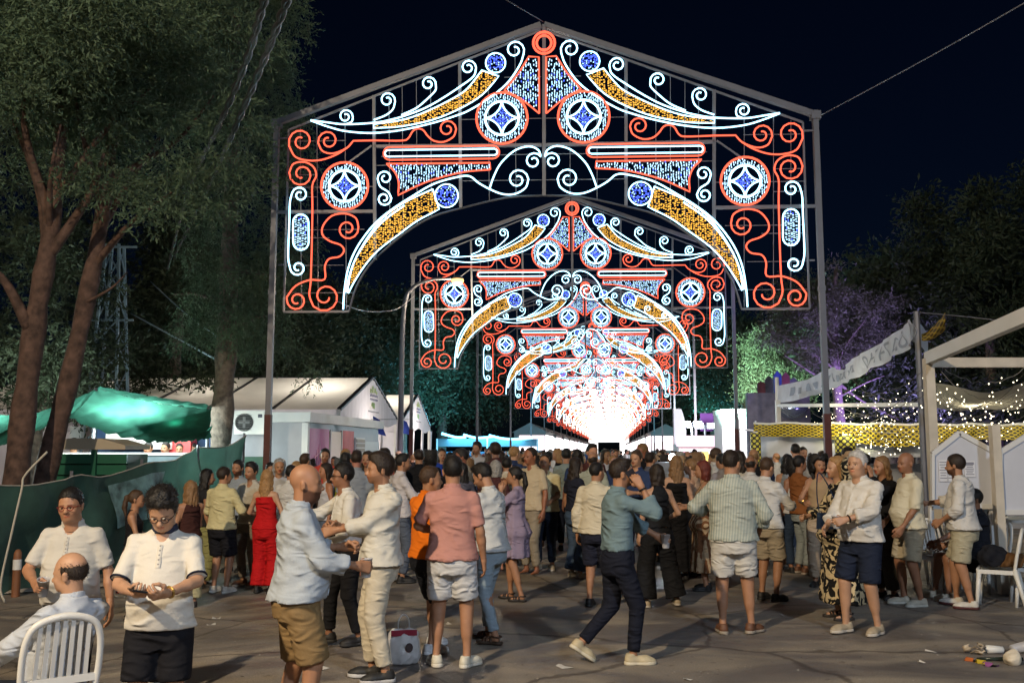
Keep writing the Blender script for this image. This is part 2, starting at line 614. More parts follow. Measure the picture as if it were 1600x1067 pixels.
def hair(style, h=.007):
    key = (style, h)
    if key in HAIRS: return HAIRS[key]
    lo, hi = (-.16, -.19, -.05), (.16, .15, .29)
    if style in ('long', 'verylong', 'curly', 'halfup'): lo = (-.2, -.22, -.42)
    if style == 'pony': lo = (-.16, -.24, -.26)
    f = Field(lo, hi, h)
    x, y, z = (f.ax[0][:, None, None], f.ax[1][None, :, None], f.ax[2][None, None, :])
    th = .010
    if style in ('fade', 'receding', 'ring'): th = .0055
    if style in ('quiff', 'thick'): th = .016
    f.ell((0, -.010, .132), (.077 + th, .097 + th, .093 + th), .02)
    if style in ('quiff', 'fade'):
        f.ell((0, .03, .205), (.062, .066, .034 if style == 'quiff' else .024), .03)
    if style == 'thick':
        for i in range(70):
            a, b = i * 2.4, .15 + .85 * (i % 10) / 10
            f.ell((.085 * cos(a) * b, -.0 + .10 * sin(a) * b, .17 + .065 * sqrt(max(1 - b * b, 0))), (.022, .022, .02), .012)
    yy = np.array([-.2, -.11, -.075, -.045, -.03, -.012, .012, .03, .045, .065, .085, .12])
    if style in ('bald', 'ring'):
        zz = np.array([.02, .02, .025, .03, .055, .07, .085, .13, .3, .3, .3, .3])
    elif style == 'receding':
        zz = np.array([.02, .02, .025, .03, .055, .075, .075, .10, .15, .185, .215, .23])
    else:
        zz = np.array([.02, .02, .025, .03, .055, .08, .075, .085, .135, .155, .168, .175])
    if style in ('long', 'verylong', 'bob', 'pony', 'curly', 'halfup', 'bun'):
        zz = np.array([-.6, -.6, -.6, -.5, .0, .04, .09, .125, .15, .163, .172, .178])
        if style in ('pony', 'bun'): zz = np.array([.0, .0, .01, .025, .05, .07, .09, .12, .145, .16, .170, .175])
    zl = np.interp(y, yy, zz)
    if style == 'ring':
        f.F = f.F + np.clip((z - .095) / .06, 0, 1) * .0075
        f.F = np.maximum(f.F, z - .165)
    f.F = np.maximum(f.F, zl - z)
    wavek = 0
    if style in ('long', 'verylong', 'halfup'):
        L = {'long': -.20, 'verylong': -.36, 'halfup': -.17}[style]
        f.loft([(L, .052, .014, 0, -.085, 0), (L * .6, .085, .032, 0, -.09, 0), (-.06, .092, .05, 0, -.075, 0), (.05, .09, .06, 0, -.05, 0), (.13, .086, .07, 0, -.03, 0)], .03)
        for s_ in (-1, 1):
            f.cone((s_ * .078, .005, .12), (s_ * .088, -.03, -.06), .018, .024, .03)
        wavek = .006
    if style == 'bob':
        f.loft([(-.045, .088, .06, 0, -.04, 0), (.03, .096, .075, 0, -.035, 0), (.13, .088, .075, 0, -.03, 0)], .03)
        wavek = .004
    if style == 'pony':
        f.cone((0, -.10, .14), (0, -.13, .13), .022, .028, .02)
        f.cone((0, -.13, .13), (0, -.15, -.0), .03, .032, .02)
        f.cone((0, -.15, .0), (0, -.12, -.18), .032, .012, .02)
        wavek = .004
    if style == 'bun':
        f.ell((0, -.115, .16), (.042, .04, .04), .015)
    if style == 'curly':
        for i in range(190):
            a = i * 2.39996
            q = (i + .5) / 190
            zc = .24 - .34 * q
            rr = .10 * sqrt(max(1 - ((zc - .12) / .19) ** 2, .2)) + .025
            px, py = rr * cos(a), rr * sin(a) - .03
            if (py > .045 and zc < .16) or (zc < .02 and py > -.03): continue
            f.ell((px, py, zc), (.026, .026, .026), .012)
    # strands
    thv = np.arctan2(x, -y + .0)
    am = .0022 + wavek * .7
    f.F += am * (np.sin(46 * thv + 3 * np.sin(9 * z)) * np.clip(1.2 - z / .22, .1, 1) + .6 * np.sin(27 * x + 31 * y + 6 * np.sin(13 * z)))
    V, Q = f.mesh()
    if h < .0098:
        nq = np.cross(V[Q[:, 2]] - V[Q[:, 0]], V[Q[:, 3]] - V[Q[:, 1]])
        nq /= np.linalg.norm(nq, axis=1)[:, None] + 1e-9
        rg = np.random.default_rng(len(style) * 7 + 1)
        longs = style in ('long', 'verylong', 'halfup', 'pony', 'bob')
        ns = 1500 if longs else 1000
        pick = rg.integers(0, len(Q), ns)
        P = V[Q[pick]].mean(1); Nn = nq[pick]
        ok = (Nn[:, 2] > -.75)
        P, Nn = P[ok], Nn[ok]
        if longs:
            dirv = np.array([0, -.25, -1.0])[None] + rg.normal(size=P.shape) * .16
            Ln = rg.uniform(.04, .10, len(P)); out = .22
        elif style in ('curly', 'thick'):
            dirv = rg.normal(size=P.shape); Ln = rg.uniform(.014, .034, len(P)); out = .7
        else:
            dirv = np.stack([P[:, 0] * 2, np.where(P[:, 2] > .17, .55, -.5), np.where(P[:, 2] > .19, .0, -.8)], 1) + rg.normal(size=P.shape) * .35
            Ln = rg.uniform(.012, .028, len(P)); out = .32
        dirv = dirv - Nn * np.sum(dirv * Nn, 1)[:, None]
        dirv /= np.linalg.norm(dirv, axis=1)[:, None] + 1e-9
        dirv = dirv + Nn * out * rg.uniform(.3, 1.2, (len(P), 1))
        dirv /= np.linalg.norm(dirv, axis=1)[:, None]
        U = np.cross(dirv, Nn); U /= np.linalg.norm(U, axis=1)[:, None] + 1e-9
        wd = rg.uniform(.0012, .0026, len(P))[:, None]
        SV = np.stack([P - U * wd - Nn * .002, P + U * wd - Nn * .002, P + dirv * Ln[:, None] + U * wd * .2, P + dirv * Ln[:, None] - U * wd * .2], 1).reshape(-1, 3)
        SQ = np.arange(len(SV)).reshape(-1, 4) + len(V)
        V, Q = np.concatenate([V, SV]), np.concatenate([Q, SQ])
    HAIRS[key] = (V, Q)
    return HAIRS[key]


def hand(pose, h=.0055):
    if (pose, h) in HANDS: return HANDS[(pose, h)]
    curls = {'relax': (16, 26, 18), 'grip': (42, 55, 40), 'flat': (4, 8, 5), 'phone': (30, 48, 30), 'point': (10, 15, 10), 'fist': (80, 85, 50)}[pose]
    f = Field((-.085, -.05, -.105), (.07, .19, .05), h)
    f.cone((0, -.04, 0), (0, .0, 0), .026, .025, .02)
    for i, (xk, L, r) in enumerate([(-.031, .074, .0095), (-.0105, .083, .0098), (.0105, .077, .0092), (.030, .060, .0082)]):
        f.cone((xk * .45, .005, -.002), (xk, .085 - .004 * abs(i - 1), 0), .0175, .0125, .014)
        p = np.array([xk, .085 - .004 * abs(i - 1), 0.]); a = 0
        spread = xk * (.6 if pose != 'fist' else 0)
        for sg, (fr, c) in enumerate(zip((.44, .31, .25), curls)):
            a += radians(c * (1 + .08 * (i - 1)))
            q = p + L * fr * np.array([spread * 1.5, cos(a), -sin(a)])
            f.cone(p, q, r * (1 - .06 * sg), r * (.94 - .06 * sg), .004)
            p = q
    if pose in ('grip', 'phone', 'fist'):
        tp = [(-.018, .022, -.012), (-.046, .048, -.026), (-.043, .075, -.046), (-.022, .092, -.062)]
    else:
        tp = [(-.018, .022, -.008), (-.046, .052, -.016), (-.056, .082, -.022), (-.054, .104, -.026)]
    for a, b, r in zip(tp[:-1], tp[1:], (.0155, .012, .0105)):
        f.cone(a, b, r, r * .9, .008)
    HANDS[(pose, h)] = f.mesh()
    return HANDS[(pose, h)]


# ------------------------------------------------------------------ shoes (shared meshes), heel to toe along +y, ground z=0
def shoe_meshes():
    out = {}
    f = Field((-.08, -.10, -.02), (.08, .22, .14), .008)
    f.cone((0, -.03, .045), (0, -.02, .085), .038, .040, .03)
    f.cone((0, -.03, .04), (0, .10, .035), .036, .042, .03)
    f.ell((0, .12, .03), (.046, .075, .036), .03)
    f.F = np.maximum(f.F, .02 - f.ax[2][None, None, :])
    f.F = np.maximum(f.F, f.ax[2][None, None, :] - .095)
    out['upper'] = f.mesh()
    g = Field((-.08, -.10, -.02), (.08, .22, .06), .008)
    g.ell((0, -.03, .012), (.041, .047, .1), .02)
    g.ell((0, .12, .012), (.049, .078, .1), .02)
    g.cone((0, -.03, .012), (0, .12, .012), .036, .042, .03)
    z = g.ax[2][None, None, :]
    g.F = np.maximum(g.F, np.maximum(-z, z - .03))
    out['sole'] = g.mesh()
    s = Field((-.08, -.10, -.02), (.08, .22, .14), .008)
    for y0, tl in ((.03, .0), (.075, .0), (.105, 0)):
        s.put(lambda x, y, z, y0=y0: np.maximum(np.maximum(np.abs(y - y0) - .011, np.sqrt((x / .048) ** 2 + ((z - .02) / (.058 - .2 * (y0 - .03))) ** 2) * .045 - .045), .015 - z), (-.06, y0 - .02, 0), (.06, y0 + .02, .09), .002)
    s.put(lambda x, y, z: np.maximum(np.abs(np.sqrt((x / .04) ** 2 + ((y + .02) / .045) ** 2) - 1) * .04 - .006, np.abs(z - .075) - .009), (-.06, -.08, .05), (.06, .05, .1), .002)
    out['straps'] = s.mesh()
    return out


SHOE = shoe_meshes()
M_skin = mat('skin', rough=.52, objcolor=True, attr=True, var=.10, vscale=14, bump=.06, bscale=160)
M_cloth = mat('woven_cloth', rough=.85, objcolor=True, var=.05, vscale=9, bump=.12, bscale=60, spec=.2, crease=.9)
M_knit = mat('knit_cloth', rough=.9, objcolor=True, var=.04, vscale=7, bump=.10, bscale=60, spec=.2, crease=.7)
M_hair = mat('hair', rough=.5, objcolor=True, var=.35, vscale=45, bump=.35, bscale=130, spec=.4)
M_shoe = mat('shoe_leather', rough=.6, objcolor=True, var=.15, vscale=20)
M_dark = mat('black_plastic', (.012, .012, .014), .25)
SHOEMESH = {k: npmesh('shoe_' + k, *v, M_shoe) for k, v in SHOE.items()}


def pattern_mat(name, kind):
    if name in MATS: return MATS[name]
    m = mat(name, rough=.85, objcolor=True, bump=.12, bscale=60, spec=.2, crease=.8)
    N, L, b = nodes_of(m)
    tc = N.new('ShaderNodeTexCoord'); oi = N.new('ShaderNodeObjectInfo')
    mx = N.new('ShaderNodeMixRGB')
    L.new(oi.outputs['Color'], mx.inputs[1])
    rp = N.new('ShaderNodeValToRGB')
    if kind in ('pinstripe', 'stripes'):
        wv = N.new('ShaderNodeTexWave')
        wv.bands_direction = 'X'
        wv.inputs['Scale'].default_value = 22 if kind == 'pinstripe' else 7
        wv.inputs['Distortion'].default_value = .3
        L.new(tc.outputs['Object'], wv.inputs['Vector'])
        L.new(wv.outputs[0], rp.inputs[0])
        rp.color_ramp.elements[0].position = .45 if kind == 'stripes' else .55
        rp.color_ramp.elements[1].position = .6 if kind == 'stripes' else .85
        mx.inputs[2].default_value = (.16, .07, .03, 1) if kind == 'stripes' else (.16, .24, .24, 1)
    else:
        nz = N.new('ShaderNodeTexNoise')
        nz.inputs['Scale'].default_value = 11 if kind == 'zebra' else 16
        nz.inputs['Detail'].default_value = 1
        nz.inputs['Distortion'].default_value = 1.6
        L.new(tc.outputs['Object'], nz.inputs['Vector'])
        L.new(nz.outputs[0], rp.inputs[0])
        p = .50 if kind == 'zebra' else .56
        rp.color_ramp.elements[0].position = p - .02
        rp.color_ramp.elements[1].position = p + .02
        mx.inputs[2].default_value = (.62, .5, .3, 1) if kind == 'zebra' else (.4, .02, .015, 1)
    L.new(rp.outputs[0], mx.inputs[0])
    L.new(mx.outputs[0], b.inputs['Base Color'])
    return m


M_pin = pattern_mat('pinstripe_cloth', 'pinstripe')
M_str = pattern_mat('striped_cloth', 'stripes')
M_zeb = pattern_mat('animal_print_cloth', 'zebra')
M_flo = pattern_mat('floral_cloth', 'floral')
CLOTHS = {'woven': M_cloth, 'knit': M_knit, 'pin': M_pin, 'stripes': M_str, 'zebra': M_zeb, 'floral': M_flo}


def ik(S, T, l1, l2, hint):
    S, T = np.array(S, float), np.array(T, float)
    d = T - S
    L = np.linalg.norm(d)
    mx = (l1 + l2) * .985
    if L > mx:
        T = S + d / L * mx; d = T - S; L = mx
    u = d / L
    a = (l1 * l1 - l2 * l2 + L * L) / (2 * L)
    hh = sqrt(max(l1 * l1 - a * a, 0))
    hv = np.array(hint, float)
    hv = hv - u * (hv @ u)
    hv /= np.linalg.norm(hv) + 1e-9
    return S + u * a + hv * hh, T


def frame(d, pdir):
    y = np.array(d, float); y /= np.linalg.norm(y)
    z = -np.array(pdir, float)
    z = z - y * (z @ y); z /= np.linalg.norm(z) + 1e-9
    x = np.cross(y, z)
    return np.stack([x, y, z], 1)


SK = dict(tan=(.40, .20, .11), light=(.50, .28, .17), brown=(.30, .14, .075), pale=(.56, .34, .23))
HC_ = dict(black=(.010, .008, .007), dark=(.022, .013, .008), brown=(.06, .032, .016), blond=(.34, .19, .075), fair=(.22, .12, .05), grey=(.30, .29, .27), white=(.55, .53, .5), red=(.13, .025, .015))


def person(loc, yaw, h=1.75, label=None, group=None, female=False, w=1.0, belly=0.0, hip=(0, 0, 0), lean=(0, 0), twist=0,
           hy=0, hp=0, hr=0, rh=None, lh=None, re=None, le=None, rhp='relax', lhp='relax', rpd=None, lpd=None, rd=None, ld=None,
           rf=None, lf=None, rfy=8, lfy=8, rfp=0, lfp=0, rk=(0.1, 1, 0), lk=(-.1, 1, 0), skin='tan', hairs='short', hc='dark', beard=0, fat=0, smile=0,
           top=None, bottom=None, shoes=None, res=.020, glasses=None, headres=.0062, watch=None, sit=False, seed=0):
    """local frame: x = person's right, y = facing, z up (1.75 m tall, scaled to h); yaw 0 looks away from the camera, 90 to +X"""
    s = h / 1.75
    hip = np.array(hip, float)
    pelvis = np.array([0, 0, .93]) + hip
    neck = np.array([lean[0], lean[1] - .015, 1.475]) + hip
    tw = radians(twist)
    sw = (.142 if female else .170) * (1 + (w - 1) * .6)

    def ctr(z):
        t = np.clip((z - pelvis[2]) / (neck[2] - pelvis[2]), -.3, 1.2)
        tq = np.where(t > 0, t ** 1.3 if np.isscalar(t) else np.abs(t) ** 1.3, t)
        return pelvis[:2] + (neck - pelvis)[:2] * tq

    def kn(rows, off=0.0):
        r = []
        for z, a, b, yo in rows:
            zz = z + hip[2]
            c = ctr(zz)
            t = min(max((zz - pelvis[2]) / .5, 0), 1)
            r.append((zz, a * w + off, b * (1 + (w - 1) * .8) + off, c[0], c[1] + yo, -tw * t))
        return r
    bl = belly
    if female:
        rows = [(.76, .155, .105, -.01), (.88, .178, .118, -.015), (.97, .158, .105, -.005), (1.08, .125, .088 + bl * .5, .005), (1.2, .138, .096, .005), (1.3, .148, .108, .012), (1.36, .138, .088, -.01), (1.42, .100, .066, -.015), (1.46, .058, .052, -.012), (1.485, .045, .047, -.01)]
    else:
        rows = [(.76, .155, .108, -.005), (.88, .17, .122, -.01), (.97, .160, .110 + bl * .5, bl * .5), (1.06, .152 + bl * .35, .108 + bl * .9, bl * .9), (1.17, .158 + bl * .25, .110 + bl * .6, bl * .6), (1.28, .170, .116, .005), (1.35, .166, .106, -.008), (1.41, .136, .085, -.015), (1.45, .088, .066, -.015), (1.485, .055, .053, -.012)]
    RT = rotz(-tw)
    S = {}
    for sd, n_ in ((1, 'r'), (-1, 'l')):
        S[n_] = neck + RT @ np.array([sd * sw, -.005, -.088])
    l1, l2 = .285, .255
    dfl = {'r': (sw + .095, .03, .86), 'l': (-sw - .095, .03, .86)}
    E, W, HF = {}, {}, {}
    for n_, tgt, hint, hd, pd, sd in (('r', rh, re, rd, rpd, 1), ('l', lh, le, ld, lpd, -1)):
        hang = tgt is None
        tgt = np.array(dfl[n_]) + (np.array([hip[0], hip[1], hip[2]])) if hang else np.array(tgt, float)
        hint = (sd * .5, -1, -.1) if hint is None else hint
        E[n_], W[n_] = ik(S[n_], tgt, l1, l2, hint)
        d = W[n_] - E[n_]
        d = d / np.linalg.norm(d)
        if hd is not None: d = np.array(hd, float)
        if pd is None: pd = (-sd, 0.15, 0) if hang else (-sd * .9, .1, -.3)
        HF[n_] = frame(d, pd)
    Hj = {'r': pelvis + np.array([.094, 0, -.04]), 'l': pelvis + np.array([-.094, 0, -.04])}
    A = {'r': np.array(rf if rf is not None else (.105, 0, .085), float), 'l': np.array(lf if lf is not None else (-.105, 0, .085), float)}
    Kj = {}
    for n_, hint in (('r', rk), ('l', lk)):
        Kj[n_], A[n_] = ik(Hj[n_], A[n_], .412, .402, hint)
    FR = {'r': rotz(-radians(rfy)) @ rotx(radians(rfp)), 'l': rotz(radians(lfy)) @ rotx(radians(lfp))}
    # ---- body
    allp = np.array([neck, pelvis] + [q for dct in (S, E, W, Hj, Kj, A) for q in dct.values()])
    lo, hi = allp.min(0) - .26, allp.max(0) + .26
    lo[2] = max(allp[:, 2].min() - .1, -.3); hi[2] = max(neck[2] + .12, allp[:, 2].max() + .1)
    f = Field(lo, hi, res)
    m = 1 + (w - 1) * .7
    f.loft(kn(rows), .04)
    tk = 1.0 if not female else .95
    for n_ in 'rl':
        f.cone(S[n_] + np.array([0, 0, -.006]), S[n_] * .5 + neck * .5 + np.array([0, 0, -.022]), .049 * m * tk, .042, .05)
        f.cone(S[n_], E[n_], .045 * m * tk, .037 * m * tk, .03)
        mid = E[n_] * .68 + W[n_] * .32
        f.cone(E[n_], mid, .036 * m, .038 * m * tk, .02)
        f.cone(mid, W[n_], .038 * m * tk, .0255, .02)
        hipr = .088 * (1.04 if female else 1) * m
        f.cone(Hj[n_], Kj[n_], hipr, .056 * m, .04)
        u = A[n_] - Kj[n_]; u /= np.linalg.norm(u)
        back = np.array([0, -1, 0]) - u * (np.array([0, -1, 0]) @ u)
        f.cone(Kj[n_], A[n_], .052 * m, .033, .03)
        f.cone(Kj[n_] + u * .06 + back * .014, Kj[n_] + u * .22 + back * .012, .046 * m, .038 * m, .04)
        ft = FR[n_]
        f.cone(A[n_] + ft @ np.array([0, -.025, -.045]), A[n_] + ft @ np.array([0, .12, -.06]), .026, .02, .02)
        f.cone(A[n_], A[n_] + ft @ np.array([0, -.02, -.045]), .032, .028, .02)
        if shoes and shoes[0] == 'sandal':
            f.cone(A[n_] + ft @ np.array([0, .08, -.058]), A[n_] + ft @ np.array([.0, .145, -.064]), .03, .018, .02)
    # neck stub
    f.cone(neck + np.array([0, 0, -.04]), neck + np.array([0, .02, .05]), .046 if female else .053, .043 if female else .05, .03)
    V0, Q0 = f.mesh()
    parts = [(V0, Q0, np.ones((len(V0), 3)))]
    HM = rotz(-radians(hy) - tw * .0) @ rotx(radians(hp)) @ roty(radians(hr))
    hpos = neck + np.array([lean[0] * .04, .030 + lean[1] * .08, .046])
    hV, hQ, hC = head(female, beard, fat, smile, headres)
    parts.append((hV @ HM.T + hpos, hQ, hC))
    for n_, pose, sd in (('r', rhp, 1), ('l', lhp, -1)):
        v, q = hand(pose, headres)
        v = v * (.92 if female else 1.03)
        if sd < 0:
            v = v * np.array([-1, 1, 1]); q = q[:, ::-1]
            # mirrored mesh in a mirrored frame keeps the palm side
        parts.append((v @ HF[n_].T + W[n_], q, np.ones((len(v), 3))))
    nV = np.cumsum([0] + [len(p[0]) for p in parts])
    V = np.concatenate([p[0] for p in parts]) * s
    Q = np.concatenate([p[1] + o for p, o in zip(parts, nV)])
    Cc = np.concatenate([p[2] for p in parts])
    root = link('person', npmesh('person', V, Q, M_skin, True, Cc))
    props(root, label, 'person', group)
    sk = SK[skin] if isinstance(skin, str) else skin
    root.color = (*sk, 1)
    root.location = loc
    root.rotation_euler = (0, 0, -radians(yaw))
    K = []

    def child(name, V, Q, m_, color=None, parent=root, sc=s):
        o = link(name, npmesh(name, V * sc, Q, m_), parent, color=color)
        K.append(o)
        return o
    # ---- hair
    if hairs and hairs != 'bald':
        v, q = hair(hairs, .0075 if headres < .007 else .0095 if headres < .009 else .012)
        child('hair', v @ HM.T + hpos, q, M_hair, HC_[hc] if isinstance(hc, str) else hc)
    # ---- trousers / shorts / skirt
    cres = res * .70
    if bottom:
        b = dict(kind='trousers', color=(.02, .025, .04), cut=1.88, ease=.014, wide=0, cloth='woven', waist=1.03)
        b.update(bottom)
        f = Field(lo, (hi[0], hi[1], b['waist'] + .08 + hip[2]), cres)
        if b['kind'] == 'skirt':
            ym = (A['r'] + A['l']) / 2
            hz = b['cut']
            wv = b['wide']
            kk = kn([r for r in rows if .86 < r[0] < b['waist'] + .03], .012)
            zt = .90 + hip[2]
            c0 = ctr(zt)
            kk += [(zt - .1, .185 * w + wv * .15, .135 + wv * .15, c0[0], c0[1], 0), (hz, .19 * w + wv, .14 + wv * .8, ym[0] * .7 + c0[0] * .3, ym[1] * .6 + c0[1] * .4, 0)]
            f.loft(kk, .03, folds=(9, .0, .09))
        else:
            f.loft(kn([r for r in rows if .75 < r[0] < b['waist'] + .05], b['ease']), .03)
            f.F = np.maximum(f.F, f.ax[2][None, None, :] - (b['waist'] + hip[2]))
            c = b['cut']
            for n_ in 'rl':
                e = b['ease']; wv = b['wide']
                f.cone(Hj[n_], Kj[n_], .091 * m + e * .8, .060 * m + e * 1.1 + wv * .5 + (.010 if c <= 1 else 0), .014, cut=min(c, 1.06))
                if c > 1.06:
                    f.cone(Kj[n_], A[n_], .056 * m + e * 1.0 + wv * .5, .044 + e * .9 + wv, .014, cut=c - 1)
        f.wrinkle(.0036 if b['kind'] != 'skirt' else .004, seed + 3, 1.25)
        V, Q = f.mesh()
        nm = 'skirt' if b['kind'] == 'skirt' else ('shorts' if b['cut'] < 1.3 else 'trousers')
        child(nm, V, Q, CLOTHS[b['cloth']], b['color'])
    # ---- top / dress
    if top:
        t = dict(kind='shirt', color=(.7, .7, .68), hem=.84, ease=.018, sleeve=1.4, flare=.024, cloth='woven', neck=0, collar=True, cuff=True, tuck=False, straps=True)
        t.update(top)
        z0 = t['hem'] + hip[2]
        f = Field((lo[0], lo[1], min(lo[2], z0 - .05)), hi, cres)
        e = t['ease']
        r2 = [r for r in rows if r[0] > max(t['hem'], .80) - .04]
        zt = 1.478
        if not t['straps']:
            zt = 1.36
            r2 = [r for r in r2 if r[0] < 1.39]
        r3 = []
        for z, a, b_, yo in r2:
            ex = e
            if z < 1.1: ex = e + t['flare'] * min((1.15 - z) / .22, 1.3)
            if z > 1.43: ex = e * .75
            if female and t['kind'] != 'dress' and z < 1.15: ex += .004
            r3.append((z, a + (ex if z < 1.38 else ex * .8), b_ + ex, yo))
        kk = kn(r3)
        if t['tuck']:
            kk = [k_ for k_ in kk if k_[0] > t['hem'] - .02]
        if t['kind'] == 'dress':
            ym = (A['r'] + A['l']) / 2
            c0 = ctr(.9)
            kk += [(.78 + hip[2], .185 * w + .02 + t['flare'] * .2, .135 + .02 + t['flare'] * .2, c0[0], c0[1], 0), (z0, .19 + t['flare'], .14 + t['flare'] * .8, (ym[0] + c0[0]) / 2, (ym[1] + c0[1]) / 2, 0)]
            kk = [k_ for k_ in kk if k_[0] > .79 + hip[2] or k_[0] <= .785 + hip[2]]
        f.loft(kk, .04, folds=(8, 0, .07) if t['kind'] == 'dress' else (5, .0, .012))
        c = t['sleeve']
        if c > 0:
            for n_ in 'rl':
                so = S[n_] * .55 + neck * .45 + np.array([0, 0, -.026])
                f.cone(so, S[n_] + np.array([0, 0, -.006]), .040 + e * .5, .047 * m + e * .65, .04)
                f.cone(S[n_], E[n_], .045 * m + e * .7, .041 * m + e * .9, .020, cut=min(c, 1.1))
                if c > 1.1:
                    f.cone(E[n_], W[n_], .044 * m + e * 1.0, .034 + e * .9, .018, cut=c - 1)
                    if t['cuff'] and c < 1.8:
                        u = W[n_] - E[n_]
                        a0, a1 = E[n_] + u * (c - 1 - .16), E[n_] + u * (c - 1 + .01)
                        f.cone(a0, a1, .046 * m + e * .9, .046 * m + e * .9, .01, cut=1.0, cut0=0.0)
        z = f.ax[2][None, None, :]
        f.F = np.maximum(f.F, z0 - z)
        f.wrinkle(t.get('wr', .0052), seed, 1.0)
        f.F = np.maximum(f.F, z0 - z)
        if c < .2 and t['straps'] and female:
            for n_ in 'rl':
                p = S[n_] + (S[n_] - neck) * .12
                f.ell(p + np.array([0, 0, .0]), (.055, .09, .10), .02, op='s')
        if t['neck']:
            p = neck + RT @ np.array([0, .085, .015])
            f.ell(p, (.042 + t['neck'] * .02, .075, .05 + .09 * t['neck']), .012, op='s')
        V, Q = f.mesh()
        tp = child({'shirt': 'shirt', 'dress': 'dress', 'polo': 'polo_shirt', 'tank': 'tank_top', 'tee': 't_shirt', 'blouse': 'blouse', 'vest': 'vest_top'}[t['kind']], V, Q, CLOTHS[t['cloth']], t['color'])
        if t.get('placket', t['kind'] in ('shirt', 'polo')) and headres < .007 and not t['straps'] is False:
            ix = np.argmin(np.abs(f.ax[0] - (neck[0] * .6 + pelvis[0] * .4)))
            pts = []
            zlo = z0 + .012 if t['kind'] == 'shirt' else 1.475 + hip[2] - .22
            for zz in np.linspace(neck[2] - .055, zlo, 26):
                iz = np.argmin(np.abs(f.ax[2] - zz))
                col = f.F[ix, :, iz]
                ng = np.nonzero(col < 0)[0]
                if len(ng) == 0 or ng[-1] + 1 >= len(col): continue
                j = ng[-1]
                yv = f.ax[1][j] + (f.ax[1][1] - f.ax[1][0]) * col[j] / (col[j] - col[j + 1])
                cx = ctr(zz)[0]
                pts.append((cx, yv, zz))
            if len(pts) > 5:
                pts = np.array(pts)
                pts[:, 1] = np.convolve(np.pad(pts[:, 1], 2, mode='edge'), np.ones(5) / 5, 'valid')
                pv = []
                for p in pts:
                    pv += [(p[0] - .017, p[1] - .006, p[2]), (p[0] - .015, p[1] + .0045, p[2]), (p[0] + .015, p[1] + .0045, p[2]), (p[0] + .017, p[1] - .006, p[2])]
                pq = [(4 * a_ + b_, 4 * a_ + b_ + 1, 4 * a_ + b_ + 5, 4 * a_ + b_ + 4) for a_ in range(len(pts) - 1) for b_ in range(3)]
                pl = child('placket', np.array(pv), np.array(pq), CLOTHS[t['cloth']], t['color'], tp)
                bm_ = MB()
                for p in pts[2::4]:
                    bm_.lathe([(0, .004), (.005, .003), (.006, 0)], 6, (0, 0, 0))
                    for vi in range(len(bm_.V) - 18, len(bm_.V)):
                        v = bm_.V[vi]
                        bm_.V[vi] = ((p[0] + v[0]) * s, (p[1] + .0045 + v[2]) * s, (p[2] + v[1]) * s)
                K.append(bm_.obj('buttons', mat('shirt_button', (.35, .33, .3), .4), pl, kind='stuff'))
        if t.get('trim') and c <= 1.1:
            for n_ in 'rl':
                u = E[n_] - S[n_]; p = S[n_] + u * (c - .02); u = u / np.linalg.norm(u)
                a_ = np.cross(u, (0, 1, .2)); a_ /= np.linalg.norm(a_); b_ = np.cross(u, a_)
                rr = .042 * m + e * .88 + (c < 1) * .002
                mbt = MB().tube([(p + (a_ * cos(q) + b_ * sin(q)) * rr) * s for q in np.linspace(0, 2 * pi, 17)], .007 * s, 5)
                K.append(mbt.obj('sleeve_trim', CLOTHS[t['cloth']], tp, True, color=t['trim']))
        if t['collar']:
            g = Field((-.12, -.12, -.05), (.12, .13, .09), .009)
            x, y, z = g.ax[0][:, None, None], g.ax[1][None, :, None], g.ax[2][None, None, :]
            zc = z - .25 * np.clip(-y, -.05, .1) * .6
            rr = .064 + .006 * (fat) - .10 * (zc - .0) + (0 if not female else -.008)
            cy = y - .20 * (z) + .0
            d = np.abs(np.sqrt((x / 1.08) ** 2 + cy ** 2) - rr) - .006
            d = np.maximum(d, np.abs(zc - .008) - .026)
            gap = np.maximum(np.abs(x) - (.012 + .35 * (z + .02)), -y)
            d = np.maximum(d, -gap)
            g.F = d
            V, Q = g.mesh()
            o = child('collar', V @ RT.T + neck, Q, CLOTHS[t['cloth']], t.get('collar_color', t['color']), tp)
    # ---- shoes
    if shoes:
        kind, c1, c2 = shoes
        for n_ in 'rl':
            o = link('shoe' if kind != 'sandal' else 'sandal', SHOEMESH['straps' if kind == 'sandal' else 'upper'], root, color=c1)
            ft = FR[n_]
            off = A[n_] + ft @ np.array([0, 0, -.085])
            M = Matrix(((ft[0][0], ft[0][1], ft[0][2], off[0] * s), (ft[1][0], ft[1][1], ft[1][2], off[1] * s), (ft[2][0], ft[2][1], ft[2][2], off[2] * s), (0, 0, 0, 1)))
            o.matrix_local = M @ Matrix.Scale(s * (.9 if female else 1.0), 4)
            so = link('sole', SHOEMESH['sole'], o, color=c2)
            K.append(o)
    if glasses:
        mb = MB()
        T = lambda p: (HM @ np.array(p) + hpos) * s
        for sd in (-1, 1):
            mb.tube([T((sd * .033 + .023 * cos(a), .104 - .35 * abs(.023 * cos(a) * 1 + 0) * 0, .089 + .018 * sin(a))) for a in np.linspace(0, 2 * pi, 13)], .0026 * s, 4)
            mb.tube([T((sd * .056, .102, .094)), T((sd * .078, .07, .096)), T((sd * .084, -.005, .094))], .0026 * s, 4)
        mb.tube([T((-.011, .106, .092)), T((.011, .106, .092))], .0026 * s, 4)
        K.append(mb.obj('glasses', mat('glasses_frame_' + glasses, dict(dark=(.01, .01, .012), red=(.2, .02, .02))[glasses], .3), root))
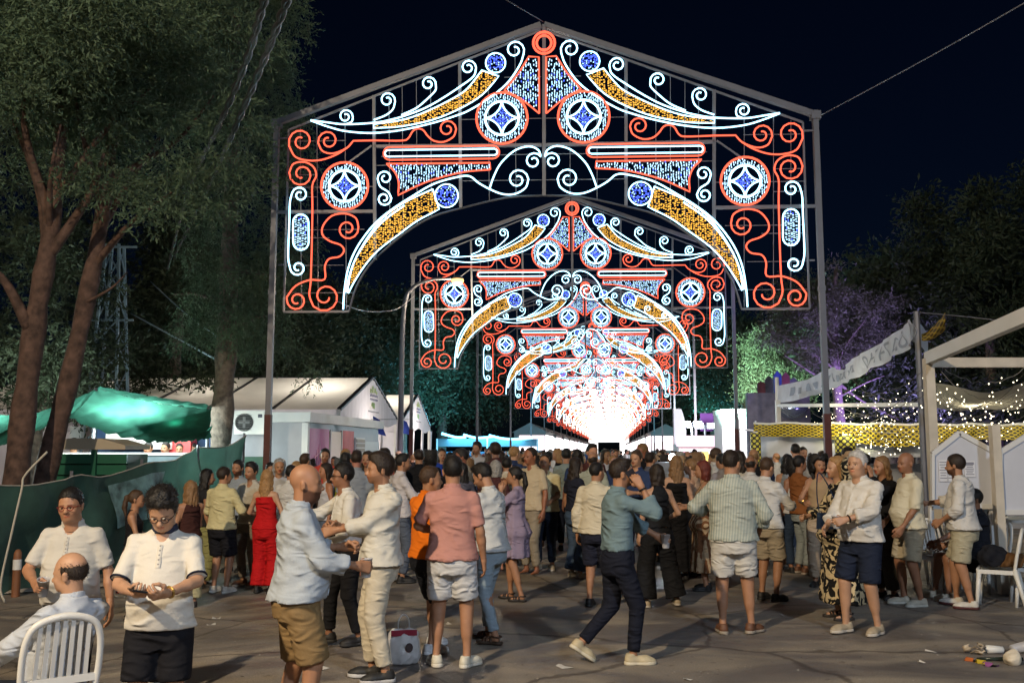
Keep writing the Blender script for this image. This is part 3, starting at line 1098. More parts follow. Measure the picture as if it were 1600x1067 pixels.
    if watch:
        n_, c = watch
        u = (W[n_] - E[n_]); u /= np.linalg.norm(u)
        p = W[n_] - u * .03
        mb = MB()
        ff = frame(u, (0, 0, 1))
        ring = [(p + ff[:, 0] * cos(a) * .032 + ff[:, 2] * sin(a) * .032) * s for a in np.linspace(0, 2 * pi, 13)]
        mb.tube(ring, .008 * s, 5)
        K.append(mb.obj('wristwatch', mat('watch_' + ('gold' if c == 'gold' else 'dark'), (.5, .33, .1) if c == 'gold' else (.015, .014, .013), .3, .8 if c == 'gold' else 0), root))
    RM = rotz(-radians(yaw))
    tow = lambda p: Vector(tuple(RM @ (np.array(p) * s))) + Vector(loc)
    info = dict(root=root, s=s, W={k: tow(v) for k, v in W.items()}, E={k: tow(v) for k, v in E.items()}, S={k: tow(v) for k, v in S.items()},
                HF={k: RM @ v for k, v in HF.items()}, neck=tow(neck), head=tow(hpos + HM @ np.array([0, 0, .1])), HM=RM @ HM, tow=tow, kids=K,
                grip={k: tow(W[k] + HF[k] @ np.array([0, .082, -.042])) for k in 'rl'})
    return info
# ================================================================== ground
def ground():
    xs = np.unique(np.concatenate([np.linspace(-400, -12, 12), np.linspace(-12, 14, 80), np.linspace(14, 400, 12)]))
    ys = np.unique(np.concatenate([np.linspace(-30, 0, 8), np.linspace(0, 24, 60), np.linspace(24, 900, 30)]))
    V = [(x, y, gz(x, y)) for y in ys for x in xs]
    nx = len(xs)
    Fa = [(j * nx + i, j * nx + i + 1, (j + 1) * nx + i + 1, (j + 1) * nx + i) for j in range(len(ys) - 1) for i in range(nx - 1)]
    m = mat('asphalt', (.075, .066, .055), .62, spec=.4)
    N, L, b = nodes_of(m)
    tc = N.new('ShaderNodeTexCoord')

    def noise(scale, detail, dist=0, sx=1.0):
        mp = N.new('ShaderNodeMapping')
        mp.inputs['Scale'].default_value = (sx, 1, 1)
        n = N.new('ShaderNodeTexNoise')
        n.inputs['Scale'].default_value = scale; n.inputs['Detail'].default_value = detail; n.inputs['Distortion'].default_value = dist
        L.new(tc.outputs['Object'], mp.inputs[0]); L.new(mp.outputs[0], n.inputs['Vector'])
        return n.outputs[0]

    def ramp(src, p0, p1, c0, c1):
        r = N.new('ShaderNodeValToRGB')
        r.color_ramp.elements[0].position = p0; r.color_ramp.elements[1].position = p1
        r.color_ramp.elements[0].color = (*c0, 1); r.color_ramp.elements[1].color = (*c1, 1)
        L.new(src, r.inputs[0])
        return r.outputs[0]

    def mul(a, b_):
        x = N.new('ShaderNodeMixRGB'); x.blend_type = 'MULTIPLY'; x.inputs[0].default_value = 1
        L.new(a, x.inputs[1]); L.new(b_, x.inputs[2])
        return x.outputs[0]
    big = ramp(noise(.5, 5, .6, .6), .35, .7, (.225, .203, .180), (.40, .350, .285))
    st = ramp(noise(1.4, 6, 1.2, .45), .42, .62, (.55, .55, .6), (1.1, 1.07, 1.0))
    gr = ramp(noise(90, 3), .3, .75, (.65, .65, .65), (1.25, 1.25, 1.25))
    sp = ramp(noise(26, 2), .70, .76, (1, 1, 1), (2.2, 2.2, 2.1))
    vo = N.new('ShaderNodeTexVoronoi'); vo.feature = 'DISTANCE_TO_EDGE'; vo.inputs['Scale'].default_value = .55
    wn = N.new('ShaderNodeTexNoise'); wn.inputs['Scale'].default_value = 2.2; wn.inputs['Detail'].default_value = 5
    L.new(tc.outputs['Object'], wn.inputs['Vector'])
    wx = N.new('ShaderNodeMixRGB'); wx.inputs[0].default_value = .22
    L.new(tc.outputs['Object'], wx.inputs[1]); L.new(wn.outputs['Color'], wx.inputs[2]); L.new(wx.outputs[0], vo.inputs['Vector'])
    crk = ramp(vo.outputs['Distance'], .004, .012, (.45, .43, .42), (1, 1, 1))
    blot = ramp(noise(3.1, 4, .8), .60, .68, (1, 1, 1), (.8, .79, .78))
    dots_ = ramp(noise(9.0, 3, .3), .66, .70, (1, 1, 1), (.72, .7, .69))
    L.new(mul(mul(mul(mul(mul(mul(big, st), gr), sp), crk), blot), dots_), b.inputs['Base Color'])
    rr = N.new('ShaderNodeMapRange')
    rr.inputs[1].default_value = .35; rr.inputs[2].default_value = .65; rr.inputs[3].default_value = .38; rr.inputs[4].default_value = .75
    L.new(noise(1.4, 6, 1.2, .45), rr.inputs[0]); L.new(rr.outputs[0], b.inputs['Roughness'])
    bp = N.new('ShaderNodeBump'); bp.inputs['Strength'].default_value = .35; bp.inputs['Distance'].default_value = .01
    L.new(noise(120, 4), bp.inputs['Height']); L.new(bp.outputs[0], b.inputs['Normal'])
    o = link('road', npmesh('road', V, Fa, m, True), kind='structure')
    return o


ground()

# ================================================================== illuminated arches
D1 = 18.0
AX1 = at(850, 703, D1).x
GREY = mat('galvanised_steel', (.17, .175, .20), .5, .3, var=.12, vscale=3)
MAROON = mat('maroon_paint', (.10, .025, .02), .6, var=.25, vscale=5)


def glow(name, c, strg):
    """light tube or LED: an even emitter of one tint"""
    m = bpy.data.materials.new(name)
    MATS[name] = m
    m.use_nodes = True
    N, L = m.node_tree.nodes, m.node_tree.links
    N.remove(N['Principled BSDF'])
    e = N.new('ShaderNodeEmission')
    e.inputs[0].default_value = (*c, 1)
    e.inputs[1].default_value = strg
    L.new(e.outputs[0], N['Material Output'].inputs[0])
    return m


G_white = glow('white_light_tube', (.42, .80, 1.0), 4.4)
G_red = glow('red_light_tube', (1, .125, .065), 2.1)
G_gold = glow('gold_led', (1, .50, .065), 1.9)
G_blue = glow('blue_led', (.08, .14, 1), 2.4)
G_ice = glow('ice_led', (.46, .76, 1), 2.4)
G_glare = glow('glare_boosted_tube', (1.0, .90, .76), 7.5)  # brighter, warmer tube copy: distant glare put into the emission
G_glare.cycles.emission_sampling = 'NONE'
for m_ in (G_gold, G_blue, G_ice):
    m_.cycles.emission_sampling = 'NONE'
LEDBACK = mat('led_mesh_backing', (.012, .012, .02), .8)


def Zp(X, Y):
    p = at(850 + X / 3.557, 20 + Y / 3.557, D1)
    return (p.x - AX1, p.z)


ZS = D1 / F / 3.557


def arc_pts(c, r, a0, a1, n):
    return [(c[0] + r * cos(a), c[1] + r * sin(a)) for a in np.linspace(a0, a1, n)]


def spiral(p, c, turns, sgn, end=.28, n=None):
    r0 = math.hypot(p[0] - c[0], p[1] - c[1]); a0 = math.atan2(p[1] - c[1], p[0] - c[0])
    n = n or int(12 * turns) + 2
    return [(c[0] + r0 * (1 - (1 - end) * t) * cos(a0 + sgn * 2 * pi * turns * t), c[1] + r0 * (1 - (1 - end) * t) * sin(a0 + sgn * 2 * pi * turns * t)) for t in np.linspace(0, 1, n)]


def sm(pts, per=4):
    return [(p.x, p.y) for p in catmull([(a, b, 0) for a, b in pts], per)]


# tubes of the right half in tracing units: (kind, points); y runs down
TUBES = []


def T(kind, pts): TUBES.append((kind, pts))


# upper crest: two white lines that meet at the eave
T('white', spiral((96, 228), (146, 205), 1.35, 1)[::-1] + sm([(96, 228), (120, 292), (190, 390), (290, 470), (400, 535), (470, 563), (600, 602), (780, 640), (950, 655), (1100, 642), (1200, 615), (1295, 580)]))
T('white', spiral((362, 300), (406, 298), 1.35, 1)[::-1] + sm([(362, 300), (377, 348), (450, 402), (550, 466), (650, 520), (760, 560), (850, 584), (940, 598), (1100, 604), (1200, 592), (1295, 578)]))
for c, tail in (((630, 385), [(588, 395), (592, 424), (640, 472), (700, 520), (782, 557)]), ((862, 472), [(818, 480), (830, 522), (870, 556), (938, 582)]), ((1098, 560), [(1057, 566), (1064, 590), (1096, 604)])):
    T('white', spiral(tail[0], c, 1.35, 1)[::-1] + sm(tail))
# lower white line of the crest and of the spandrel
T('white', spiral((75, 925), (135, 925), 1.3, 1)[::-1] + sm([(75, 925), (92, 972), (150, 1005), (220, 1005), (295, 975), (355, 940), (400, 905), (460, 905), (600, 942), (720, 1008), (850, 1090), (950, 1175), (1040, 1295), (1090, 1412), (1113, 1541), (1120, 1641)]))
T('white', sm([(770, 1062), (880, 1140), (965, 1230), (1045, 1352), (1084, 1455), (1104, 1545)]))
T('white', spiral((4, 800), (46, 824), 1.3, 1, .3)[::-1][0:] + sm([(4, 800), (20, 762), (72, 742), (150, 764), (225, 830), (266, 902), (292, 974)]))
T('white', spiral((920, 912), (878, 907), 1.25, -1)[::-1] + sm([(920, 912), (905, 955), (862, 985), (843, 1020)]) + spiral((843, 1020), (885, 1022), 1.3, -1))
T('white', spiral((1405, 985), (1360, 996), 1.3, -1)[::-1] + sm([(1405, 985), (1418, 1040), (1422, 1150), (1430, 1340), (1420, 1406)]) + spiral((1420, 1410), (1375, 1406), 1.3, 1))
T('white', [(265, 752), (860, 752)] + arc_pts((860, 770), 18, -pi / 2, pi / 2, 6) + [(860, 788), (265, 788)] + arc_pts((265, 770), 18, pi / 2, 1.5 * pi, 6))
T('white', [(1313, 1150)] + arc_pts((1357, 1150), 44, pi, 2 * pi, 9) + [(1401, 1262)] + arc_pts((1357, 1262), 44, 0, pi, 9) + [(1313, 1150)])
# red scrolls
T('red', [(272, 735), (850, 735)] + arc_pts((850, 771), 36, -pi / 2, pi / 2, 8) + [(850, 807), (272, 807)] + arc_pts((272, 771), 36, pi / 2, 1.5 * pi, 8))
T('red', spiral((576, 650), (528, 640), 1.2, -1)[::-1] + [])
TUBES.pop()
T('red', spiral((476, 640), (527, 638), 1.3, 1)[::-1] + sm([(476, 640), (492, 682), (545, 710), (600, 704), (636, 676), (660, 644), (690, 634), (720, 648), (746, 688), (785, 700), (930, 697), (1055, 697)]) + sm([(1055, 697), (1095, 738), (1170, 766), (1230, 752), (1255, 705)])[1:] + spiral((1255, 705), (1197, 695), 1.3, -1))
T('red', sm([(1090, 735), (1150, 772), (1230, 800), (1310, 804), (1385, 782), (1420, 720)]) + spiral((1420, 715), (1352, 695), 1.35, -1))
T('red', spiral((1420, 870), (1350, 880), 1.3, 1)[::-1] + sm([(1420, 870), (1396, 822), (1335, 812), (1283, 840), (1267, 890), (1290, 945), (1290, 1070), (1296, 1300), (1303, 1480), (1311, 1560), (1290, 1620)]) + spiral((1285, 1625), (1222, 1568), 1.35, 1))
T('red', spiral((1145, 1190), (1096, 1188), 1.1, 1)[::-1][:-1] + [])
TUBES.pop()
T('red', spiral((1030, 1180), (1092, 1190), 1.35, -1)[::-1] + sm([(1030, 1180), (1045, 1130), (1105, 1104), (1180, 1116), (1230, 1170), (1234, 1222), (1192, 1258), (1132, 1280), (1113, 1312), (1140, 1345), (1198, 1357), (1222, 1400), (1225, 1472), (1310, 1475), (1390, 1508), (1440, 1570)]) + spiral((1440, 1580), (1383, 1588), 1.35, 1))
T('red', [(12, 560), (12, 247), (68, 243)] + sm([(68, 243), (130, 340), (205, 428)]) + sm([(205, 428), (110, 480), (12, 560)]))
T('red', [(287, 868), (287, 830), (870, 828)] + sm([(870, 828), (825, 872), (802, 930), (805, 1005)]) + sm([(805, 1005), (700, 955), (600, 918), (440, 880), (287, 868)]))
# white outlines of the gold crescents
CR1 = (sm([(330, 315), (400, 402), (460, 450), (600, 521), (760, 580), (940, 606)]), sm([(235, 350), (330, 452), (450, 524), (600, 584), (780, 620), (940, 628)]))
CR2 = (sm([(610, 973), (760, 1040), (880, 1120), (960, 1212), (1040, 1340), (1080, 1450), (1095, 1545)]), sm([(575, 1086), (700, 1150), (800, 1222), (920, 1312), (1000, 1402), (1058, 1490), (1090, 1550)]))
for a, b in (CR1, CR2):
    T('thin', a + b[::-1] + [a[0]])
CIRC = [((253, 275), 55), ((533, 1011), 65)]
for c, r in CIRC:
    T('thin', arc_pts(c, r, 0, 2 * pi, 22))
ROS = [((220, 582), 142), ((1107, 949), 132)]


def tube_mesh(pts, r, n=5, mirror=False):
    P = [(Zp(*p)) for p in pts]
    Q = [(P[0][0] * (-1 if mirror else 1), 0, P[0][1])]
    for x, z in P[1:]:
        q = (x * (-1 if mirror else 1), 0, z)
        if math.hypot(q[0] - Q[-1][0], q[2] - Q[-1][2]) > .012: Q.append(q)
    return MB().tube(Q, r, n)


def inpoly(P, poly):
    x, y = P[:, 0], P[:, 1]
    r = np.zeros(len(P), bool)
    n = len(poly)
    for i in range(n):
        x1, y1 = poly[i]; x2, y2 = poly[(i + 1) % n]
        c = ((y1 > y) != (y2 > y)) & (x < (x2 - x1) * (y - y1) / (y2 - y1 + 1e-12) + x1)
        r ^= c
    return r


def led_field(poly, hole=None, dx=.052, dz=.05, size=(.019, .012, .034), fill=.78, seed=0):
    """short LED strokes hung over an area, in metres"""
    rg = np.random.default_rng(seed)
    poly = np.array([Zp(*p) for p in poly])
    lo, hi = poly.min(0), poly.max(0)
    gx, gz_ = np.meshgrid(np.arange(lo[0], hi[0], dx), np.arange(lo[1], hi[1], dz))
    gz_ = gz_ + (np.arange(gx.shape[1]) % 2 * dz * .5)[None, :]
    P = np.stack([gx.ravel(), gz_.ravel()], 1)
    P += rg.uniform(-.011, .011, P.shape)
    P = P[rg.random(len(P)) < fill]
    m = inpoly(P, poly)
    if hole is not None: m &= ~inpoly(P, np.array([Zp(*p) for p in hole]))
    P = P[m]
    return P


def led_mesh(P, size, mirror=False):
    n = len(P)
    x = P[:, 0] * (-1 if mirror else 1)
    sx, sy, sz = (q / 2 for q in size)
    b = np.array([(-sx, 0, -sz), (sx, 0, -sz), (sx, 0, sz), (-sx, 0, sz), (0, -sy * 2, 0), (0, sy * 2, 0)])
    V = np.repeat(np.stack([x, np.zeros(n), P[:, 1]], 1), 6, 0) + np.tile(b, (n, 1))
    f = np.array([(0, 1, 4), (1, 2, 4), (2, 3, 4), (3, 0, 4), (1, 0, 5), (2, 1, 5), (3, 2, 5), (0, 3, 5)])
    Fa = (np.arange(n)[:, None, None] * 6 + f[None]).reshape(-1, 3)
    return V, Fa


RT_, RW_ = .0175, .0165
root0 = empty('light_arch', (0, 0, 0))
KIDS[root0.name] = []


def part(name, mb, m, parent, loc=(0, 0, 0), kind=None):
    o = mb.obj(name, m, parent, True, loc, kind=kind)
    return o


# frame
def Zl(*pts, mir=False): return [((-1 if mir else 1) * Zp(*p)[0], 0, Zp(*p)[1]) for p in pts]


EX, EZ = Zp(1492, 590)
fr = link('frame', None, root0) if False else None
mb = MB()
for mir in (False, True):
    a = Zl((0, 62), (1480, 580), mir=mir)
    mb.bar(a[0], a[1], .11, .11)
    a = Zl((0, 92), (1425, 625), mir=mir)
    mb.bar(a[0], a[1], .035)
    for p, q, wd in (((455, 262), (455, 1076), .06), ((940, 440), (940, 1360), .06), ((1425, 625), (1462, 1651), .035), ((1090, 1651), (1462, 1651), .04),
                     ((0, 731), (945, 726), .06), ((945, 1090), (1495, 1088), .06), ((1462, 1385), (1490, 1385), .03), ((1425, 672), (1490, 672), .03), ((955, 720), (1105, 826), .03)):
        a = Zl(p, q, mir=mir)
        mb.bar(a[0], a[1], wd)
    ar = Zl(*sm([(0, 1012), (200, 1022), (455, 1078), (620, 1126), (780, 1221), (945, 1361), (1020, 1461), (1062, 1551), (1090, 1651)], 3), mir=mir)
    mb.tube(ar, .02, 4)
    for X, y0, y1 in ((145, 120, 1015), (295, 180, 1035), (620, 330, 1120), (700, 360, 1170), (780, 385, 1215), (855, 415, 1280), (1105, 520, 1640), (1265, 580, 1645), (1360, 615, 1645)):
        a = Zl((X, y0), (X, y1), mir=mir); mb.bar(a[0], a[1], .011)
    for Y, x0, x1 in ((350, 0, 205), (582, 0, 455), (782, 0, 900), (832, 455, 940), (925, 0, 455), (690, 1100, 1425), (880, 1265, 1430), (950, 940, 1435), (1005, 1265, 1440), (1190, 1000, 1450), (1235, 1200, 1450), (1390, 1120, 1455), (1545, 1070, 1460)):
        a = Zl((x0, Y), (x1, Y), mir=mir); mb.bar(a[0], a[1], .011)
a = Zl((0, 62), (0, 1014)); mb.bar(a[0], a[1], .07)
frame_o = mb.obj('frame', GREY, root0, loc=(0, .06, 0))
KIDS[root0.name].append(frame_o)
for sd in (-1, 1):
    p = MB().box((sd * EX, .06, (EZ + .1) / 2), (.105, .105, EZ + .1)).box((sd * EX, .06, EZ), (.19, .16, .16)).box((sd * EX, .06, 4.8), (.125, .125, .08)).obj('post', GREY, root0)
    q = MB().box((sd * EX, .06, 1.2), (.125, .125, 2.4)).obj('painted_base', MAROON, p)
    KIDS[root0.name].append(p); KIDS[p.name] = [q]
for kind, pts in TUBES:
    for mir in (False, True):
        r, m_, nm = dict(white=(RW_ if len(pts) > 34 else .0155, G_white, 'white_scroll'), red=(RT_, G_red, 'red_scroll'), thin=(.0135, G_white, 'crescent_outline'))[kind]
        KIDS[root0.name].append(part(nm, tube_mesh(pts, r, 5, mir), m_, root0))
for c, r in (((0, 168), 60), ((0, 168), 41)):
    KIDS[root0.name].append(part('finial_ring', tube_mesh(arc_pts(c, r, 0, 2 * pi, 22), .026, 5), G_red, root0))
led = []


def led_part(name, P, size, m, parent, mir, back=None):
    V, Fa = led_mesh(P, size, mir)
    o = link(name, npmesh(name, V, Fa, m, False), parent, kind='stuff', loc=(0, .012, 0))
    return o


DASH_H, DASH_V = (.036, .012, .019), (.019, .012, .036)
for mir in (False, True):
    for i, (a, b) in enumerate((CR1, CR2)):
        P = led_field(a + b[::-1], dx=.044, dz=.032, fill=.78, seed=i)
        KIDS[root0.name].append(led_part('gold_leds', P, (.030, .012, .017), G_gold, root0, mir))
    for i, (c, r) in enumerate(CIRC):
        P = led_field(arc_pts(c, r - 6, 0, 2 * pi, 20)[:-1], dx=.04, dz=.04, fill=.85, seed=3 + i)
        k = np.random.default_rng(i).random(len(P)) < .3
        KIDS[root0.name].append(led_part('blue_leds', P[~k], (.03, .012, .026), G_blue, root0, mir))
        KIDS[root0.name].append(led_part('ice_leds', P[k], (.022, .012, .022), G_ice, root0, mir))
    for i, (c, r) in enumerate(ROS):
        ro = part('rosette', tube_mesh(arc_pts(c, r, 0, 2 * pi, 36), .024, 5, mir), G_red, root0)
        KIDS[root0.name].append(ro); KIDS[ro.name] = []
        R2 = r * .66
        KIDS[ro.name].append(part('inner_ring', tube_mesh(arc_pts(c, R2, 0, 2 * pi, 30), .024, 5, mir), G_white, ro))
        for q in range(4):
            a0 = q * pi / 2
            cc = (c[0] + R2 * 1.12 * sqrt(2) * cos(a0 + pi / 4), c[1] + R2 * 1.12 * sqrt(2) * sin(a0 + pi / 4))
            p0 = (c[0] + R2 * cos(a0), c[1] + R2 * sin(a0)); p1 = (c[0] + R2 * cos(a0 + pi / 2), c[1] + R2 * sin(a0 + pi / 2))
            rr = math.hypot(p0[0] - cc[0], p0[1] - cc[1])
            b0 = math.atan2(p0[1] - cc[1], p0[0] - cc[0]); b1 = math.atan2(p1[1] - cc[1], p1[0] - cc[0])
            while b1 - b0 > pi: b1 -= 2 * pi
            while b1 - b0 < -pi: b1 += 2 * pi
            KIDS[ro.name].append(part('star_curve', tube_mesh(arc_pts(cc, rr, b0, b1, 9), .017, 5, mir), G_white, ro))
        P = led_field(arc_pts(c, r - 8, 0, 2 * pi, 30)[:-1], arc_pts(c, R2 + 9, 0, 2 * pi, 30)[:-1], dx=.045, dz=.045, fill=.9, seed=7 + i)
        KIDS[ro.name].append(led_part('ice_leds', P, DASH_V, G_ice, ro, mir))
        star = []
        for q in range(16):
            a0 = q * pi / 8
            star.append((c[0] + R2 * (.9, .5, .36, .5)[q % 4] * cos(a0), c[1] + R2 * (.9, .5, .36, .5)[q % 4] * sin(a0)))
        P = led_field(star, dx=.036, dz=.036, fill=.9, seed=9 + i)
        k = np.random.default_rng(i).random(len(P)) < .25
        KIDS[ro.name].append(led_part('blue_leds', P[~k], (.028, .012, .024), G_blue, ro, mir))
        KIDS[ro.name].append(led_part('star_leds', P[k], (.022, .012, .022), G_ice, ro, mir))
    areas = [[(16, 545), (16, 252), (66, 248), (130, 340), (196, 428), (110, 478)], [(292, 864), (292, 836), (862, 834), (825, 872), (800, 930), (798, 992), (700, 950), (600, 913), (440, 876)],
             [(1318, 1150), (1330, 1118), (1357, 1108), (1384, 1118), (1396, 1150), (1396, 1262), (1384, 1294), (1357, 1304), (1330, 1294), (1318, 1262)]]
    for i, ar in enumerate(areas):
        P = led_field(ar, dx=.05, dz=.045, fill=.82, seed=20 + i)
        k = np.random.default_rng(i).random(len(P)) < .12
        KIDS[root0.name].append(led_part('ice_leds', P[~k], DASH_V if i < 2 else DASH_H, G_ice, root0, mir))
        KIDS[root0.name].append(led_part('blue_leds', P[k], DASH_V, G_blue, root0, mir))

# one joined arch for those too far away to show their parts
def join_tree(o):
    by = {}
    def walk(x):
        if x.type == 'MESH':
            m = x.data.materials[0].name
            M = x.matrix_world
            by.setdefault(m, []).append(x)
        for c in KIDS.get(x.name, []): walk(c)
    walk(o)
    return by


bpy.context.view_layer.update()
groups_ = join_tree(root0)
FARPART = {}
for mname, obs in groups_.items():
    Vs, Fs = [], []
    n = 0
    for ob in obs:
        me = ob.data
        loc = ob.matrix_world.translation
        v = np.empty(len(me.vertices) * 3, np.float32); me.vertices.foreach_get('co', v)
        v = v.reshape(-1, 3) + np.array(loc)
        Vs += [tuple(q) for q in v]
        Fs += [tuple(i + n for i in p.vertices) for p in me.polygons]
        n += len(v)
    me = bpy.data.meshes.new('arch_' + mname)
    me.from_pydata(Vs, [], Fs)
    me.materials.append(MATS[mname])
    FARPART[mname] = me
PN = {'white_light_tube': 'white_scrolls', 'red_light_tube': 'red_scrolls', 'gold_led': 'gold_leds', 'blue_led': 'blue_leds', 'ice_led': 'ice_leds', 'galvanised_steel': 'frame', 'maroon_paint': 'painted_base'}

ARCHD = [-7.5, 18.0, 31.0, 46.2, 61.5, 77, 92, 107, 122, 137, 152, 167, 182, 197, 212, 227, 242, 257, 272, 287, 302]  # first entry: unseen arch added behind the camera for bluish fill
ALAB = ['nearest and largest illuminated arch, its posts standing on both sides of the crowd', 'second illuminated arch, framed inside the largest one', 'third illuminated arch, seen through the second one', 'fourth illuminated arch in the row of glowing gates', 'fifth illuminated arch, half lost behind the nearer gates', 'sixth illuminated arch from the front, at the rim of the glare', 'seventh illuminated arch from the front, inside the glare', 'eighth illuminated arch from the front, deep inside the glare']
TILT = radians(-2.5)
for i, D in enumerate(ARCHD):
    cx = AX1 + .1065 * (D - D1)
    i -= 1
    if i == 0:
        r = root0
    elif 0 < i < 4:
        r = copy_tree(root0)
    else:
        r = empty('light_arch')
        for mname, me in FARPART.items():
            o_ = link(PN[mname], me, r, kind='stuff')
            if i > 5 and mname == 'white_light_tube':
                o_.material_slots[0].link = 'OBJECT'; o_.material_slots[0].material = G_glare
    r.location = (cx, D, 0)
    r.rotation_euler = (0, 0, TILT)
    props(r, 'added unseen arch behind the viewer for cool fill light' if i < 0 else ALAB[i] if i < len(ALAB) else 'far illuminated arch melting into the white glare down the avenue', 'light arch', 'illuminated arches along the avenue')

# ================================================================== trees
def leaf_mat(name, c, trans=.25, var=.45, vs=1.2):
    return mat(name, c, .6, var=var, vscale=vs, trans=trans, spec=.3)


L_olive = leaf_mat('olive_foliage', (.078, .122, .072))
L_dark = leaf_mat('dark_foliage', (.048, .068, .040))
L_pine = leaf_mat('pine_foliage', (.075, .085, .045), .3)
BARK_R = mat('reddish_bark', (.085, .050, .038), .9, var=.7, vscale=7, bump=1.0, bscale=16, detail=8)
BARK_G = mat('grey_bark', (.13, .105, .085), .9, var=.5, vscale=9, bump=1.0, bscale=20, detail=8)


def leaves(name, blobs, n, size, aspect, seed, droop=.2, cluster=5, m=None, parent=None):
    rg = np.random.default_rng(seed)
    B = np.array(blobs, float)            # x y z rx ry rz
    wt = B[:, 3] * B[:, 4] + B[:, 4] * B[:, 5]
    nc = n // cluster
    bi = rg.choice(len(B), nc, p=wt / wt.sum())
    d = rg.normal(size=(nc, 3)); d /= np.linalg.norm(d, axis=1)[:, None]
    rad = rg.random(nc) ** .38
    P = B[bi, :3] + d * rad[:, None] * B[bi, 3:6]
    ax = d * .8 + rg.normal(size=(nc, 3)) * .5
    ax[:, 2] -= droop
    ax /= np.linalg.norm(ax, axis=1)[:, None]
    P = np.repeat(P, cluster, 0); A = np.repeat(ax, cluster, 0)
    t = np.tile(np.linspace(-1.1, 1.5, cluster), nc)
    sz = size * rg.uniform(.6, 1.3, nc * cluster)
    P = P + A * (t * size * 1.7)[:, None] + rg.normal(size=P.shape) * size * .16
    Dv = A + rg.normal(size=A.shape) * .48
    Dv /= np.linalg.norm(Dv, axis=1)[:, None]
    U = np.cross(Dv, rg.normal(size=Dv.shape)); U /= np.linalg.norm(U, axis=1)[:, None]
    l, w_ = sz[:, None], (sz * aspect)[:, None]
    V = np.stack([P - Dv * l * .5, P + U * w_ * .5 + Dv * l * .05, P + Dv * l * .5, P - U * w_ * .5 + Dv * l * .05], 1).reshape(-1, 3)
    Fa = np.arange(len(V)).reshape(-1, 4)
    return link('crown', npmesh('crown', V, Fa, m, False), parent)


def trunk(name, pts, radii, m, parent, n=10, seed=0):
    rg = random.Random(seed)
    P = catmull(pts, 6)
    R = np.interp(np.linspace(0, 1, len(P)), np.linspace(0, 1, len(radii)), radii)
    R = [r * (1 + .09 * sin(i * 1.7 + seed) + rg.uniform(-.05, .05)) for i, r in enumerate(R)]
    return MB().tube(P, R, n).obj(name, m, parent, True)


def limbs(pairs, m, parent):
    for (a, b, r) in pairs:
        a, b = Vector(a), Vector(b)
        mid = (a + b) / 2 + Vector((RN.uniform(-.2, .2), RN.uniform(-.2, .2), RN.uniform(-.1, .25)))
        P = catmull([a, mid, b], 5)
        MB().tube(P, list(np.linspace(r, r * .25, len(P))), 6).obj('limb', m, parent, True)


def cone_blobs(h0, h1, r0, n, seed, rmin=.35, rmax=.8, top=.15, flat=.7):
    rg = random.Random(seed)
    B = []
    for i in range(n):
        t = rg.random() ** 1.2
        z = h0 + (h1 - h0) * t
        R = r0 * ((1 - t) * (1 - top) + top) * (1 if t > .08 else .75)
        a = rg.uniform(0, 2 * pi); q = sqrt(rg.uniform(.25, 1)) * R
        s = rg.uniform(rmin, rmax) * (.6 + .4 * (1 - t))
        B.append((q * cos(a), q * sin(a), z, s, s, s * flat))
    return B


def round_blobs(c, r, n, seed, rmin=.4, rmax=.9, flat=.7):
    rg = random.Random(seed)
    B = []
    for i in range(n):
        while True:
            v = Vector((rg.gauss(0, 1), rg.gauss(0, 1), rg.gauss(0, 1))).normalized() * rg.uniform(.45, 1)
            if v.z > -.75: break
        s = rg.uniform(rmin, rmax)
        B.append((c[0] + v.x * r[0], c[1] + v.y * r[1], c[2] + v.z * r[2], s, s, s * flat))
    return B


def place_px(px, D): return at(px, 703, D).x


# left: two reddish trunks at the fence with one wide crown each, behind the green netting
def tree_root(loc, label, group=None, name='tree'):
    return empty(name, loc, 0, label, 'tree', group)


g1 = 'tall trees on the left behind the netting'
x1 = at(30, 703, 14.5)
t1 = tree_root((x1.x, 14.5, gz(x1.x)), 'tall tree with reddish peeling trunk at the left edge behind the green netting', g1, 'tall_tree')
trunk('trunk', [(-.05, 0, 0), (.0, 0, 2), (.08, .1, 4), (.25, .1, 5.6), (.3, .2, 8)], [.205, .185, .165, .13, .08], BARK_R, t1, seed=1)
limbs([((.05, 0, 3.9), (-.9, -.4, 5.1), .10), ((.2, .1, 5), (1.2, -.3, 6.6), .09), ((.25, .1, 5.6), (.1, -.7, 7.6), .09), ((.2, .1, 5.2), (-.6, .3, 7.4), .08), ((.3, .1, 6), (1.6, .5, 8), .07), ((.22, .1, 5.4), (.6, -.5, 7), .06)], BARK_R, t1)
bl = round_blobs((-.3, -.2, 8.4), (3.1, 2.6, 2.6), 70, 11, .45, .95, .5) + [(1.5, -.6, 5.9, .8, .6, .32), (2.0, -.4, 5.6, .6, .5, .28), (1.0, -.3, 6.3, .7, .6, .3), (-.9, -.6, 6.0, .9, .6, .35), (-1.7, 0, 5.6, .9, .7, .4), (2.4, 0, 6.4, .8, .7, .4)]
leaves('crown', bl, 88000, .092, .27, 1, .3, 10, L_olive, t1)
x2 = at(78, 703, 15.3)
t2 = tree_root((x2.x, 15.3, gz(x2.x)), 'leaning tree with reddish trunk beside the green kiosk', g1, 'tall_tree')
trunk('trunk', [(-.25, 0, 0), (-.05, 0, 1.6), (.3, .05, 3.6), (.62, .1, 6), (.75, .1, 8)], [.19, .172, .15, .115, .07], BARK_R, t2, seed=2)
